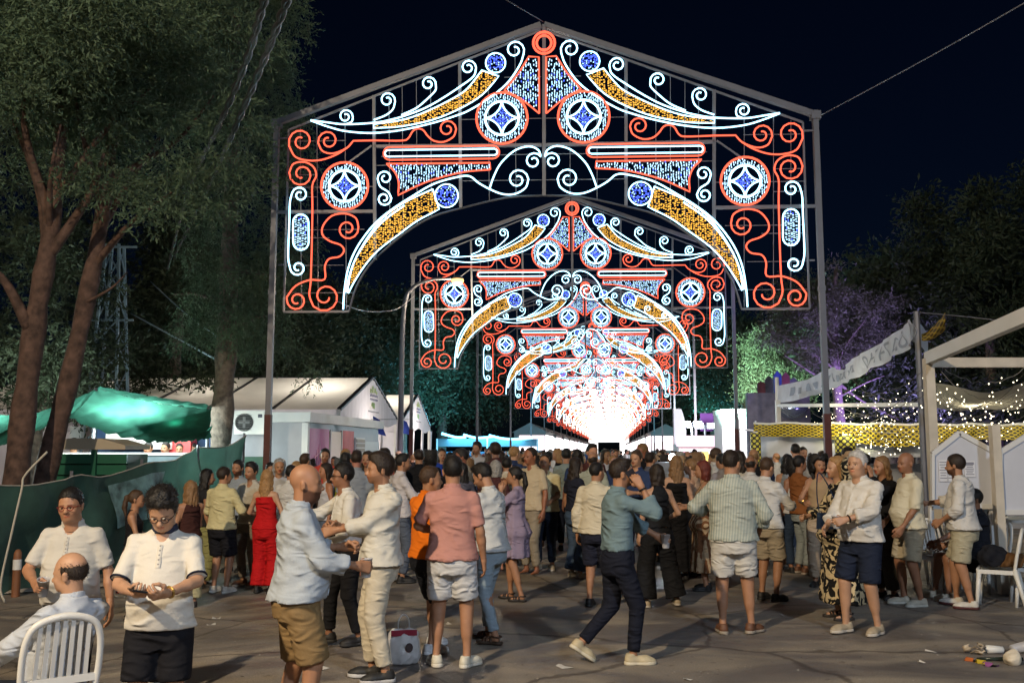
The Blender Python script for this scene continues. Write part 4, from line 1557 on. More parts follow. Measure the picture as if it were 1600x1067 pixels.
limbs([((.5, .05, 5.0), (1.9, -.3, 6.2), .07), ((.6, .1, 5.7), (1.6, .5, 7.8), .07), ((.62, .1, 6), (.3, -.6, 8), .07), ((.4, 0, 4.4), (1.2, -.2, 4.9), .03), ((.68, .1, 6.5), (2.4, .1, 8), .06)], BARK_R, t2)
bl = round_blobs((.9, .2, 9.0), (2.3, 2.2, 2.9), 75, 12, .45, .95, .5) + [(1.7, -.4, 6.2, .8, .7, .35), (2.3, -.1, 6.0, .7, .6, .3), (2.9, 0, 6.6, .8, .7, .4)]
leaves('crown', bl, 84000, .092, .27, 2, .3, 10, L_olive, t2)
x3 = at(345, 703, 20.5)
t3 = tree_root((x3.x, 20.5, gz(x3.x)), 'tall dark conifer with bare grey trunk in front of the white marquee', g1, 'conifer_tree')
trunk('trunk', [(-.05, 0, 0), (.0, 0, 2.5), (.05, 0, 5), (.02, 0, 9), (0, 0, 13)], [.26, .23, .21, .14, .05], BARK_G, t3, seed=3)
limbs([((.03, 0, 4.6), (1.0, -.3, 4.9), .06), ((.03, 0, 5.2), (-1.1, -.2, 5.4), .06), ((.03, 0, 6.0), (1.3, .2, 5.8), .06)], BARK_G, t3)
rg_ = random.Random(31)
bl = []
for i in range(170):
    t = rg_.random()
    z = 4.3 + 9.3 * t
    R = 1.62 * (1 - max(0, (t - .72) / .28) ** 1.6 * .75) * (.62 + .38 * min(t * 4, 1))
    a = rg_.uniform(0, 2 * pi); q = R * sqrt(rg_.uniform(.2, 1))
    s = rg_.uniform(.3, .62)
    bl.append((q * cos(a) + .25, q * sin(a), z, s, s, s * 1.1))
bl += [(1.5, -.3, 4.1, .5, .4, .4), (1.9, -.2, 3.6, .35, .3, .4), (1.2, 0, 4.4, .6, .5, .5)]
leaves('crown', bl, 92000, .088, .29, 3, .6, 10, L_olive, t3)
# dark mass of nearer trees between the trunks
for i, (px, D, h, rr, sd) in enumerate([(128, 36, 14, 2.0, 41), (238, 56, 17, 4.6, 42), (-40, 23, 11, 3, 43), (50, 27, 12, 2.6, 44)]):
    X = place_px(px, D)
    t = tree_root((X, D, -.3), ['slender dark tree rising behind the green tarpaulin', 'dark bushy tree behind the steel lattice tower', 'dark tree cut off by the left edge', 'dark tree between the two reddish trunks'][i], 'dark trees behind the bar tent', 'dark_tree')
    trunk('trunk', [(0, 0, 0), (.1, 0, 3), (0, 0, 6), (.1, 0, h * .8)], [.2, .17, .14, .05], BARK_G, t, 8, sd)
    leaves('crown', cone_blobs(3.2, h, rr, 60, sd, .6, 1.2, .35), 15000, .16, .34, sd, .3, 8, L_dark, t)
# woods: individual far trees; three crowns shared
FAR = []
for i in range(3):
    r = tree_root((0, 0, 0), 'x', name='far_tree')
    trunk('trunk', [(0, 0, 0), (.1, 0, 3), (0, .1, 6)], [.3, .24, .12], BARK_G, r, 7, 50 + i)
    if i < 2:
        leaves('crown', round_blobs((0, 0, 6), (3.2, 3.2, 3.4), 46, 60 + i, .8, 1.5, .75), 15000, .26, .4, 60 + i, .1, 5, L_dark, r)
    else:
        leaves('crown', cone_blobs(2.2, 11, 3.0, 80, 62, .55, 1.1, .12, .6), 17000, .24, .3, 62, .4, 5, L_dark, r)
    FAR.append(r)
used = set()


def far_tree(k, px, D, sc, rz, label, z=-.2, group='dark trees around the fairground', sz=None):
    r = FAR[k] if k not in used else copy_tree(FAR[k])
    used.add(k)
    r.location = (place_px(px, D), D, z)
    r.scale = (sc, sc, sc * (sz or 1))
    r.rotation_euler = (0, 0, rz)
    props(r, label, 'tree', group)
    return r


FT = [(1, 420, 52, 1.25, 'dark round tree behind the ridge of the large marquee'), (0, 495, 58, 1.35, 'tree behind the gable end of the large marquee'), (1, 560, 62, 1.4, 'dark tree just left of the street lamp pole'),
      (0, 630, 72, 1.45, 'dark tree above the small marquee'), (1, 690, 84, 1.6, 'teal lit tree above the blue light garland'), (0, 745, 100, 1.35, 'teal lit tree nearest the far arches'), (0, 340, 48, 1.25, 'dark tree behind the conifer trunk'),
      (1, 330, 60, 1.7, 'tall dark tree far behind the marquee roof'), (2, 270, 40, 1.3, 'dark conifer rising over the left end of the marquee'), (0, 1115, 90, 1.5, 'teal lit tree right of the third arch'), (1, 1165, 78, 1.5, 'dark teal tree left of the pale green pine'), (0, 1085, 110, 1.6, 'distant tree behind the bright fair stall')]
for i, (k, px, D, sc, lab) in enumerate(FT):
    far_tree(k, px, D, sc, i * 1.3, lab)
# right: dark pines
for i, (k, px, D, sc, sz, lab) in enumerate([(2, 1470, 33, .98, 1.0, 'dark conifer with a feathery top above the pergola'), (2, 1560, 30, .98, .95, 'dark conifer behind the pergola beam at the right edge'), (1, 1400, 38, 1.15, .95, 'dark round pine between the purple tree and the conifers'), (2, 1640, 34, 1.1, 1, 'dark conifer cut off by the right edge'), (0, 1545, 42, 1.2, 1, 'dark tree behind the string lights'), (0, 1440, 48, 1.2, 1.05, 'dark tree behind the polka dot valance')]):
    far_tree(k, px, D, sc, 1 + i * 1.1, lab, 0, sz=sz)
# purple lit tree and pale green pine
xg = place_px(1205, 40)
tg = tree_root((xg, 40, 0), 'pale green floodlit pine left of the purple tree', name='pine_tree')
trunk('trunk', [(0, 0, 0), (.2, 0, 2.5), (.0, .2, 5)], [.22, .18, .1], BARK_G, tg, 8, 71)
limbs([((.1, 0, 2.6), (-1, -.5, 4), .07), ((.1, 0, 3), (1.2, -.3, 4.6), .07)], BARK_G, tg)
leaves('crown', round_blobs((.1, 0, 4.8), (1.5, 1.6, 2.3), 55, 72, .35, .75, .7), 24000, .13, .32, 72, .05, 6, L_pine, tg)
xp = place_px(1313, 32)
tp_ = tree_root((xp, 32, 0), 'tall pine lit purple behind the right post of the nearest arch', name='pine_tree')
trunk('trunk', [(0, 0, 0), (.02, 0, 2.5), (-.05, .1, 5.5), (.1, 0, 8)], [.23, .2, .16, .06], BARK_G, tp_, 8, 73)
limbs([((0, 0, 4), (2.0, -.2, 2.7), .06), ((0, 0, 3.8), (-1.9, -.4, 4.9), .06), ((0, 0, 4.4), (-2.2, .2, 5.8), .05), ((0, 0, 4.9), (1.7, -.5, 6.6), .05), ((0, 0, 5.1), (-1.2, -.7, 7.0), .05), ((0, 0, 3.5), (1.4, -.5, 4.2), .04), ((0, 0, 4.6), (.6, -1.2, 6), .04)], BARK_G, tp_)
leaves('crown', round_blobs((-.1, 0, 6.1), (2.2, 1.9, 2.1), 46, 74, .4, .85, .6), 34000, .13, .24, 74, .1, 8, L_pine, tp_)
# ================================================================== lamps
M_white = mat('white_paint', (.72, .72, .70), .55, var=.06, vscale=3)
M_plast = mat('white_plastic', (.74, .73, .68), .38, var=.05, vscale=4)
M_wood = mat('painted_timber', (.62, .56, .46), .65, var=.12, vscale=6)


def warm_bulb():
    return mat('sodium_bulb', emit=(1, .52, .13), estr=4.2, sample='NONE')


def street_lamp(loc, H, reach, label, power, rz=0, lit_at=None):
    r = empty('street_lamp', loc, rz, label, 'street lamp')
    P = [(0, 0, 0), (0, 0, H * .45), (.05, 0, H * .86), (.22 * reach, 0, H * .96), (.6 * reach, 0, H * .995), (reach, 0, H)]
    P = catmull(P, 6)
    MB().tube(P, list(np.linspace(.10, .035, len(P))), 8).obj('pole', GREY, r, True)
    MB().box((0, 0, .06), (.35, .35, .12)).obj('base', GREY, r)
    hd = MB().lathe([(.0, .10), (.10, .09), (.17, .03), (.19, -.02), (.17, -.03)], 12, (reach + .2, 0, H)).obj('lamp_head', GREY, r, True)
    MB().lathe([(.18, .0), (.20, -.08), (.13, -.18), (.0, -.22)], 12, (reach + .2, 0, H)).obj('lamp_glass', warm_bulb(), hd, True)
    l = lamp('lamp_light', 'POINT', (reach + .2, 0, H - .35), power, (1, .80, .55), .16)
    l.parent = r
    return r


# the lamp that lights the foreground stands behind the camera to the left
street_lamp((-8.6, -4.6, 0), 10.6, 1.2, 'tall street lamp at the near left side of the avenue', 10200)
cool_fill = street_lamp((8.2, -7.0, 0), 9.5, 1.2, 'added unseen white street lamp behind the viewer on the right for cool fill', 4600, pi)  # unseen lamp added behind the camera as cool fill
for c_ in cool_fill.children:
    if c_.type == 'LIGHT': c_.data.color = (.66, .80, 1); c_.data.shadow_soft_size = .5
p_ = at(628, 703, 30.0)
street_lamp((p_.x, 29.6, 0), 7.15, 1.55, 'street lamp with a glowing head arching in front of the second arch', 420)
p_ = at(1135, 703, 30)

# ================================================================== left side: netting fence, bar tent, marquees, cabin
NET = mat('green_netting', (.045, .105, .085), .8, var=.25, vscale=3, bump=.5, bscale=9, trans=.2)
N, L, b_ = nodes_of(NET)
fa, fb = Vector((-7.6, 11.2)), Vector((-5.75, 20.5))


def fence_pt(u, v, off=0):
    p = fa.lerp(fb, u)
    sag = .10 * abs(sin(u * pi * 5)) * (v ** 2)
    z0 = gz(p.x) - .04
    z1 = 1.20 + .36 * u + .95 * max(0, u - .5) - sag
    fold = .05 * sin(u * 60 + 5 * v + 2 * sin(u * 17)) * (1 - .3 * v) + .07 * sin(u * 23 - 7 * v)
    return (p.x + .9 * fold + off, p.y + .3 * fold, z0 + (z1 - z0) * v)


fe = empty('netting_fence', (fa.x, fa.y, 0), 0, 'long dark green netting hung as a fence behind the people on the left', 'fence')
V, Q = sheet(fence_pt, 110, 10)
V = V - np.array([fa.x, fa.y, 0])
link('netting', npmesh('netting', V, Q, NET), fe)
for i in range(6):
    u = i / 5
    p = fa.lerp(fb, u) - fa
    MB().tube([(p.x - .06, p.y, -.3), (p.x - .06, p.y, 1.25 + .36 * u + .95 * max(0, u - .5))], .028, 8).obj('post', GREY, fe, True)
MB().tube([(fence_pt(u, 1)[0] - fa.x, fence_pt(u, 1)[1] - fa.y, fence_pt(u, 1)[2]) for u in np.linspace(0, 1, 40)], .012, 5).obj('top_rope', mat('pale_rope', (.45, .42, .35), .9), fe, True)
rp = at(38, 760, 11.4)
MB().tube(catmull([(rp.x + .25, 11.4, 1.7), (rp.x, 11.4, 1.42), (rp.x - .02, 11.38, 1.25), (rp.x - .1, 11.35, .7), (rp.x - .16, 11.3, .15), (rp.x - .1, 11.3, -.05)], 5), .014, 5).obj('knotted_rope', MATS['pale_rope'], fe, True, loc=(-fa.x, -fa.y, 0))
# pale printed banner tied on the netting
bp_ = fence_pt(.62, .55)
pr = MB()
for i in range(24):
    a = RN.uniform(0, 6.28); R = RN.uniform(.05, .35)
pb = sheet(lambda u, v: tuple(Vector(fence_pt(.50 + .16 * u, .45 + .45 * v)) + Vector((.05, -.02, 0))), 10, 6)
o = link('printed_sheet', npmesh('printed_sheet', pb[0], pb[1], mat('faded_print', (.16, .30, .30), .5, var=.9, vscale=4, detail=6)))
props(o, 'faded teal printed sheet tied onto the green netting', 'banner')

# bollard at the fence foot
g_ = ground_at(24, 932)
bo = empty('bollard', g_, 0, 'brown bollard with a white reflective band at the left edge', 'bollard')
MB().lathe([(.055, 0), (.055, .36), (.055, .52), (.05, .60), (.03, .64), (0, .65)], 12).obj('shaft', mat('bollard_brown', (.22, .09, .04), .6, var=.2), bo, True)
MB().lathe([(.0575, .37), (.0575, .51)], 12).obj('band', M_white, bo, True)
kb = sheet(lambda u, v: (g_.x - .35 + u * 1.9, g_.y + .1 + u * 1.2 + v * .25, g_.z + .02 + .05 * (1 - abs(2 * v - 1))), 8, 3)
o = link('kerb', npmesh('kerb', kb[0], kb[1], mat('pale_concrete', (.30, .27, .23), .85, var=.2, vscale=8)), kind='structure')

# green kiosk with beige top
k0 = at(72, 700, 16.5); k1 = at(200, 700, 16.5)
kr = empty('green_kiosk', ((k0.x + k1.x) / 2, 17.0, -.3), 0, 'green slatted kiosk with a beige curved top behind the netting', 'kiosk')
W_ = k1.x - k0.x
KG = mat('green_metal', (.012, .10, .055), .35, var=.12)
for i in range(9):
    z = .35 + i * .19
    MB().box((-W_ * .19, -.5, z), (W_ * .62, .06, .165)).obj('slat', KG, kr)
    MB().box((W_ * .31, -.5 + .0, z), (W_ * .37, .055, .165)).obj('slat', KG, kr)
MB().box((0, 0, 1.0), (W_ * .98, .9, 1.9)).obj('body', mat('dark_green_metal', (.008, .05, .03), .5), kr)
MB().prism([(-W_ * .52, 2.03), (-W_ * .52, 2.08), (-W_ * .2, 2.22), (W_ * .2, 2.22), (W_ * .5, 2.10), (W_ * .5, 2.03)], -.62, .5).obj('top', mat('beige_lid', (.42, .35, .25), .6), kr)
MB().box((W_ * .11, -.56, 1.1), (.09, .06, 2.0)).obj('corner_post', KG, kr)

# draped green tarpaulin over the bar
TARP = mat('green_tarpaulin', (.030, .115, .085), .4, var=.4, vscale=2.5, bump=1.0, bscale=5, trans=.6)
tr_ = empty('tarpaulin_canopy', (-6, 19, 0), 0, 'translucent green tarpaulin draped from a tree over the lit bar', 'canopy')


def tarp(cs, name, nu=64, nv=18, sag=.25, fold=.08, k=8):
    a, b, c, d = [at(x, y, D) - Vector((-6, 19, 0)) for x, y, D in cs]   # top-left, top-right, bottom-right, bottom-left

    def fn(u, v):
        p = a.lerp(b, u).lerp(d.lerp(c, u), v)
        s_ = sin(pi * u) * sag * (.35 + .65 * v) + sin(pi * v) * sag * .5
        w3 = k * (u * 1.4 + v * .35) * 2 + 1.2 * sin(4 * v + 3 * u)
        rad = fold * (1.5 * (1 - abs(sin(w3))) - .7 + .5 * sin(2.7 * w3 + 5 * v)) * (.25 + .75 * sin(pi * min(max(v, 0), 1)) + .3 * v)
        return (p.x, p.y + rad, p.z - s_ + rad * .5)
    V, Q = sheet(fn, nu, nv)
    link(name, npmesh(name, V, Q, TARP), tr_)


tarp([(150, 606, 19.5), (330, 640, 19.0), (322, 684, 17.8), (100, 650, 17.6)], 'front_sheet', sag=.22)
tarp([(155, 604, 20.2), (325, 632, 21.0), (332, 640, 19), (152, 608, 19.6)], 'upper_sheet', sag=.05)
tarp([(40, 650, 17.2), (150, 608, 19.4), (104, 652, 17.8), (-30, 690, 16.2)], 'side_sheet', sag=.10)
tarp([(-80, 640, 17), (40, 648, 17.5), (20, 690, 16), (-90, 700, 16)], 'left_sheet', sag=.1)
tarp([(200, 668, 18.6), (330, 640, 19.1), (330, 684, 18.2), (235, 690, 17.9)], 'lower_fold', sag=.04)
for x, y in ((150, 606), (326, 636)):
    p = at(x, y, 19.4)
    MB().tube([(p.x, 19.4, -.3), tuple(p)], .035, 6).obj('support_pole', GREY, tr_, True, loc=(6, -19, 0))
# bar beneath with strip lights
bx0, bx1 = at(120, 700, 23).x, at(330, 700, 23).x
br = empty('bar_counter', ((bx0 + bx1) / 2, 22.6, -.3), 0, 'brightly lit bar counter under the green tarpaulin', 'bar')
Wb = bx1 - bx0
MB().box((0, 0, .95), (Wb, .6, 1.9)).obj('front_panel', mat('bar_front', (.12, .17, .20), .6, var=.3), br)
MB().box((0, -.05, 1.93), (Wb * 1.02, .75, .06)).obj('worktop', M_white, br)
MB().box((0, 2.6, 1.3), (Wb * 1.3, .06, 2.6)).obj('back_panel', mat('blue_backcloth', (.03, .07, .16), .8, var=.4, vscale=2), br)
MB().box((-Wb * .22, 2.2, 2.25), (Wb * .52, .7, .42)).obj('cooler', M_white, br)
MB().box((Wb * .1, 2.2, 2.15), (.55, .5, .6)).obj('drinks_fridge', mat('red_metal', (.5, .03, .03), .4), br)
for i in range(3):
    x = -Wb * .32 + i * Wb * .33
    MB().box((x, .9, 2.95), (1.1, .09, .05)).obj('strip_light', mat('fluorescent_tube', emit=(.85, 1, .98), estr=5), br)
lamp('bar_and_fill_light', 'AREA', (br.location.x, 23.3, 2.6), 150, (.86, 1, .97), 2.2)
lamp('bar_and_fill_light', 'POINT', (br.location.x - .6, 20.4, 2.15), 300, (.86, 1, .95), .12)
lamp('bar_and_fill_light', 'POINT', (br.location.x - 2.0, 18.5, 2.2), 190, (.86, 1, .95), .1)
lamp('bar_and_fill_light', 'POINT', (br.location.x + 1.0, 19.0, 2.1), 260, (.86, 1, .95), .1)
lamp('bar_and_fill_light', 'POINT', (-9.6, 17.4, 2.0), 110, (.86, 1, .95), .1)
lamp('bar_and_fill_light', 'POINT', tuple(at(275, 668, 18.7)), 60, (.86, 1, .95), .1)  # unseen lamp added to brighten the tarpaulin's dark lower corner
lamp('bar_and_fill_light', 'POINT', tuple(at(235, 660, 19.2)), 120, (.86, 1, .95), .1)

# steel lattice tower
lx = place_px(186, 30)
lt = empty('lattice_tower', (lx, 29, -.3), 0, 'blue grey steel lattice tower between the trees on the left', 'tower')
STEEL = mat('tower_steel', (.28, .38, .45), .5, .1)


def lat(z): return .62 - .050 * z


for sx in (-1, 1):
    for sy in (-1, 1):
        MB().bar((sx * lat(0), sy * lat(0), 0), (sx * lat(8.2) * .9, sy * lat(8.2) * .9, 8.4), .075).obj('leg', STEEL, lt)
for k in range(11):
    z0, z1 = k * .75, (k + 1) * .75
    w0, w1 = lat(z0), lat(z1)
    q = 1 if k % 2 else -1
    for f in range(4):
        M = Matrix.Rotation(f * pi / 2, 4, 'Z')
        MB().bar(M @ Vector((-q * w0, -w0, z0)), M @ Vector((q * w1, -w1, z1)), .035).obj('brace', STEEL, lt)
for z in (6.0, 8.3):
    MB().bar((-.75, -.2, z), (.75, -.2, z), .06).obj('crossarm', STEEL, lt)
MB().box((.42, -.55, 3.0), (.38, .18, .85)).obj('junction_box', M_white, lt)
MB().box((-.62, -.6, 2.55), (.34, .2, .34)).obj('floodlight_box', M_white, lt)

# marquees
TENT = mat('marquee_fabric', (.60, .59, .54), .6, var=.08, vscale=1.2, bump=.3, bscale=3, trans=.4)
GABLE = mat('white_gable_fabric', (.68, .66, .72), .6, var=.06, vscale=2, bump=.4, bscale=4, trans=.25)
TRIM = mat('tent_trim', (.06, .06, .065), .5, .3)
M_lime = mat('lime_print', (.42, .62, .06), .6)
M_navy = mat('navy_print', (.035, .04, .22), .6)


def marquee(y0, y1, x0, x1, ln, ez, rz_, label, seams=6, sides=True):
    """gable from (x0,y0) to (x1,y1) along the avenue, body reaching ln metres to the left"""
    r = empty('marquee', ((x0 + x1) / 2, (y0 + y1) / 2, 0), 0, label, 'marquee')
    A = Vector((x0, y0, ez)) - r.location; B = Vector((x1, y1, ez)) - r.location
    R_ = (A + B) / 2; R_.z = rz_
    back = Vector((-ln, 0, 0))
    n = seams
    for nm, E in (('roof_panel', A), ('roof_panel', B)):
        for i in range(n):
            u0, u1 = i / n, (i + 1) / n
            p = [R_ + back * u0, R_ + back * u1, E + back * u1, E + back * u0]

            def fn(u, v):
                q = p[0].lerp(p[1], u).lerp(p[3].lerp(p[2], u), v)
                return (q.x, q.y, q.z - .10 * sin(pi * u) * sin(pi * v))
            V, Q = sheet(fn, 5, 5)
            link(nm, npmesh(nm, V, Q, TENT), r)
            MB().bar(R_ + back * u0 + Vector((0, 0, .02)), E + back * u0 + Vector((0, 0, .02)), .09, .07).obj('roof_beam', TRIM, r)
    MB().bar(R_, R_ + back, .07, .05).obj('ridge_beam', TRIM, r)
    # valance on the camera side, lit by the tarpaulin
    V, Q = sheet(lambda u, v: (A.x - ln * u, A.y - .02 - .02 * sin(u * 90), ez - .55 * v), 60, 3)
    link('side_valance', npmesh('side_valance', V, Q, GABLE), r)
    V, Q = sheet(lambda u, v: (A.x - ln * u, A.y + .3 + .03 * sin(u * 70), (ez - .5) * (1 - v)), 60, 4)
    link('side_wall', npmesh('side_wall', V, Q, GABLE), r)
    # gable cloth with pleats and a wavy lower edge
    def gab(u, v):
        top = A.lerp(B, u); h_ = rz_ - ez
        zt = ez + h_ * (1 - abs(2 * u - 1)) - .05
        zb = ez - .35 + .10 * sin(u * 14)
        return (top.x + .06 + .02 * sin(u * 120), top.y, zt + (zb - zt) * v)
    V, Q = sheet(gab, 70, 8)
    link('gable_cloth', npmesh('gable_cloth', V, Q, GABLE), r)
    nx = Vector((.12, 0, 0))
    def dec(u, z, wy, hz, m_, nm):
        c = A.lerp(B, u); c.z = z
        MB().box(c + nx, (.012, wy, hz)).obj(nm, m_, r)
    zc = ez + (rz_ - ez) * .48
    for k, (du, dz, wy, hz) in enumerate([(-.055, .22, .25, .16), (-.02, .30, .3, .28), (.02, .27, .3, .2), (.05, .2, .2, .14), (-.01, -.33, .9, .16), (0, -.45, .6, .08)]):
        dec(.5 + du, zc + dz, wy, hz, M_lime, 'printed_emblem')
    for k in range(7):
        dec(.44 + k * .02, zc + .03 + .02 * (k % 2), .13, .10, M_navy, 'printed_letter')
        dec(.44 + k * .02, zc - .12, .15, .08, M_navy, 'printed_letter')
    for k in range(12):
        dec(.41 + k * .016, ez + .12, .10, .06, mat('grey_print', (.35, .35, .42), .6), 'printed_letter')
    for E in (A, B):
        MB().bar((E.x, E.y, 0), (E.x, E.y, ez), .14).obj('post', M_white, r)
        MB().bar(E + nx * .6, R_ + nx * .6, .08).obj('gable_beam', TRIM, r)
    for u in (.0, .33, .66, 1.0):
        c = A.lerp(B, u)
        V, Q = sheet(lambda a, b: (c.x + .10 + .06 * sin(a * 9), c.y - .35 + .7 * a * (1 - .55 * sin(pi * b)), (ez - .3) * (1 - b)), 8, 8)
        link('gathered_curtain', npmesh('gathered_curtain', V, Q, GABLE), r)
    V, Q = sheet(lambda u, v: (A.x - ln * .55, A.y + (B.y - A.y) * u, ez * v), 6, 3)
    link('inner_wall', npmesh('inner_wall', V, Q, mat('warm_inner_wall', (.62, .42, .26), .7, var=.35, vscale=1.5)), r)
    for q in (.12, .45, .8):
        lamp('marquee_light', 'POINT', (r.location.x - ln * q, r.location.y - 1.0, ez - .55), 700, (1, .90, .78), .3)
    return r


marquee(34.5, 45.0, -6.35, -5.55, 14.5, 3.2, 4.76, 'large white marquee with a printed gable facing the avenue')
marquee(46.5, 57.5, -5.5, -5.05, 10, 3.15, 4.75, 'smaller white marquee beyond the street lamp pole')
# string of blue pennants between the marquee posts
pn = empty('pennant_string', (-5.3, 34, 0), 0, 'string of blue pennants hanging at the marquee entrance', 'bunting')
for i, (x, y, D) in enumerate([(589, 664, 36), (632, 666, 43), (514, 690, 31)]):
    p = at(x, y, D) - Vector((-5.3, 34, 0))
    MB().prism([(-.16, .35), (.10, .2), (.36, -.42), (-.1, -.30)], 0, .015).obj('pennant', mat('blue_pennant', (.02, .06, .42), .7), pn, loc=p)
MB().tube([at(580, 655, 35) - Vector((-5.3, 34, 0)), at(640, 655, 44) - Vector((-5.3, 34, 0))], .012, 4).obj('cord', GREY, pn)

# portable cabin
CAB = mat('cabin_panel', (.34, .34, .37), .5, var=.06)
c0 = Vector((at(476, 700, 24.8).x, 24.8, 0)); c1 = Vector((at(592, 700, 33).x, 33, 0))
dv = (c1 - c0); LN = dv.length; ang = math.atan2(dv.y, dv.x)
cb = empty('portable_cabin', c0, ang, 'white portable cabin with pink panels left of the marquees', 'cabin')
H_ = 2.68
# local x runs along the avenue, local +y points away from it
MB().box((LN / 2, 1.2, H_ / 2), (LN - .1, 2.36, H_ - .04)).obj('body', CAB, cb)
MB().box((LN / 2, 1.15, H_ - .1), (LN + .12, 2.6, .26)).obj('roof_edge', M_white, cb)
MB().box((.06, .0, H_ / 2 - .1), (.16, .16, H_ - .3)).obj('corner_post', M_white, cb)
PINK = mat('pink_panel', (.50, .13, .30), .55, var=.15, vscale=2)
def panel(x0, x1, z0, z1, m_, nm, off=-.03, th=.05):
    return MB().box(((x0 + x1) / 2, off, (z0 + z1) / 2), (x1 - x0, th, z1 - z0)).obj(nm, m_, cb)
panel(.2, 2.0, .1, 2.3, PINK, 'pink_panel')
V = []
dm = MB()
for k in range(9):
    x = .35 + k * .19
    hh = 1.9 - .16 * abs(k - 4)
    dm.tube([(x - .09, -.075, .5), (x - .02, -.075, hh * .75), (x, -.075, hh), (x + .02, -.075, hh * .75), (x + .09, -.075, .5)], .012, 4)
dm.tube([(.28, -.075, 1.0), (.6, -.075, 1.5), (1.1, -.075, 1.65), (1.6, -.075, 1.5), (1.9, -.075, 1.0)], .014, 4)
dm.obj('line_drawing', mat('pale_pink_line', (.75, .45, .62), .6), cb)
panel(2.1, 3.25, .1, 2.25, mat('warm_lit_doorway', (.8, .72, .6), .6), 'doorway')
panel(3.35, 4.7, .1, 2.3, mat('rose_panel', (.45, .07, .06), .6, var=.35, vscale=1.5), 'rose_panel')
w_ = panel(4.85, 6.0, 1.35, 2.1, M_white, 'window_frame', -.05)
for k in range(5):
    MB().box((5.42, -.085, 1.43 + k * .145), (1.0, .02, .11)).obj('shutter_slat', mat('shutter_beige', (.35, .32, .25), .6), w_)
panel(6.1, 8.0, .1, 2.0, mat('white_door', (.6, .62, .62), .5), 'door')
dk = MB().box((2.05 + .1, -.065, 1.2), (.06, .03, 2.2)).box((3.3, -.065, 1.2), (.06, .03, 2.2)).obj('door_jamb', M_white, cb)
lamp('cabin_light', 'AREA', tuple(c0 + Vector((3.2, 3.0, 2.4))), 60, (.95, .8, 1), .8)
# wall with the air conditioner, left of the cabin
a0, a1 = at(364, 700, 25.4), at(478, 700, 25.2)
aw = empty('service_wall', (a0.x, 25.4, -.1), 0, 'grey service wall between the conifer and the cabin', 'wall')
Wd = a1.x - a0.x
MB().box((Wd / 2, .1, 1.25), (Wd, .12, 2.5)).obj('wall_panel', mat('service_wall', (.15, .15, .165), .7), aw)
MB().box((Wd / 2, .0, 2.62), (Wd + .1, .4, .22)).obj('cornice', M_white, aw)
MB().box((Wd * .80, .02, 1.1), (.78, .05, 2.2)).obj('door_leaf', mat('grey_door', (.24, .25, .28), .6), aw)
MB().box((Wd * .24, -.5, .8), (Wd * .5, .05, 1.7)).obj('green_sheet', mat('green_screen', (.06, .13, .09), .8, var=.2), aw)
ac = empty('air_conditioner', (at(392, 660, 24.9).x, 24.9, at(392, 660, 24.9).z), 0, 'white air conditioning unit on the service wall', 'air conditioner')
MB().box((0, 0, 0), (.78, .32, .62)).obj('casing', M_plast, ac)
MB().lathe([(.22, 0), (.235, .03), (.22, .05)], 24).obj('fan_ring', mat('dark_grille', (.12, .12, .12), .5), ac).matrix_local = Matrix.Translation((-.13, -.16, 0)) @ Matrix.Rotation(pi / 2, 4, 'X')
o_ = MB().lathe([(0, 0), (.215, 0)], 20).obj('fan_shadow_disc', mat('fan_shade_paint', (.03, .03, .03), .8), ac); o_.name = 'fan_shade_disc'; o_.matrix_local = Matrix.Translation((-.13, -.163, 0)) @ Matrix.Rotation(pi / 2, 4, 'X')  # flat dark disc, shade of the fan recess put into its colour
for k in range(7):
    MB().bar((-.13 - .2, -.19, -.19 + k * .063), (-.13 + .2, -.19, -.19 + k * .063), .008).obj('grille_bar', MATS['dark_grille'], ac)
for k in range(4):
    MB().box((-.13 + .08 * cos(k * pi / 2), -.17, .08 * sin(k * pi / 2)), (.13, .01, .07), Matrix.Rotation(k * pi / 2, 3, 'Y')).obj('fan_blade', MATS['dark_grille'], ac)
MB().box((.28, -.165, .17), (.11, .01, .09)).obj('badge', mat('dark_badge', (.03, .03, .06), .5), ac)

# far: garland of blue leds, little spot star
BLUE = glow('cyan_led_strip', (.18, .72, 1), 6)
bg_ = empty('light_garland', at(690, 703, 70), 0, 'swagged blue light garland above the far left stalls', 'light garland')
for nm, pts in (('led_strip', [(690, 677), (712, 683), (728, 683)]), ('led_strip', [(724, 679), (745, 684), (772, 682)]), ('led_strip', [(764, 680), (785, 685), (806, 686), (832, 684)])):
    P = [at(x, y, 70) - bg_.location for x, y in pts]
    MB().tube(catmull(P, 6), .10, 6).obj(nm, BLUE, bg_, True)
st_ = empty('fair_stall', (at(760, 703, 71).x, 72, 0), 0, 'long low stall glowing blue under the garland', 'stall')
MB().box((0, 0, .8), (8, .6, 1.6)).obj('counter', mat('stall_blue', (.08, .2, .35), .6), st_)
MB().box((0, 2.2, 2.3), (8, .1, .6)).obj('lit_sign', mat('cyan_sign', emit=(.05, .3, .6), estr=.25), st_)
for sx in (-3.9, 0, 3.9):
    MB().bar((sx, 1.5, 0), (sx, 1.5, 2.6), .12).obj('post', M_white, st_)
lamp('stall_light', 'AREA', (at(760, 703, 76).x, 76, 2.6), 5200, (.10, .62, 1), 6)
lamp('stall_light', 'POINT', (at(700, 703, 66).x, 66, 4), 2800, (.14, .60, .85), .8)
lamp('stall_light', 'POINT', (at(1110, 703, 80).x, 80, 3.5), 2600, (.14, .66, .78), .8)

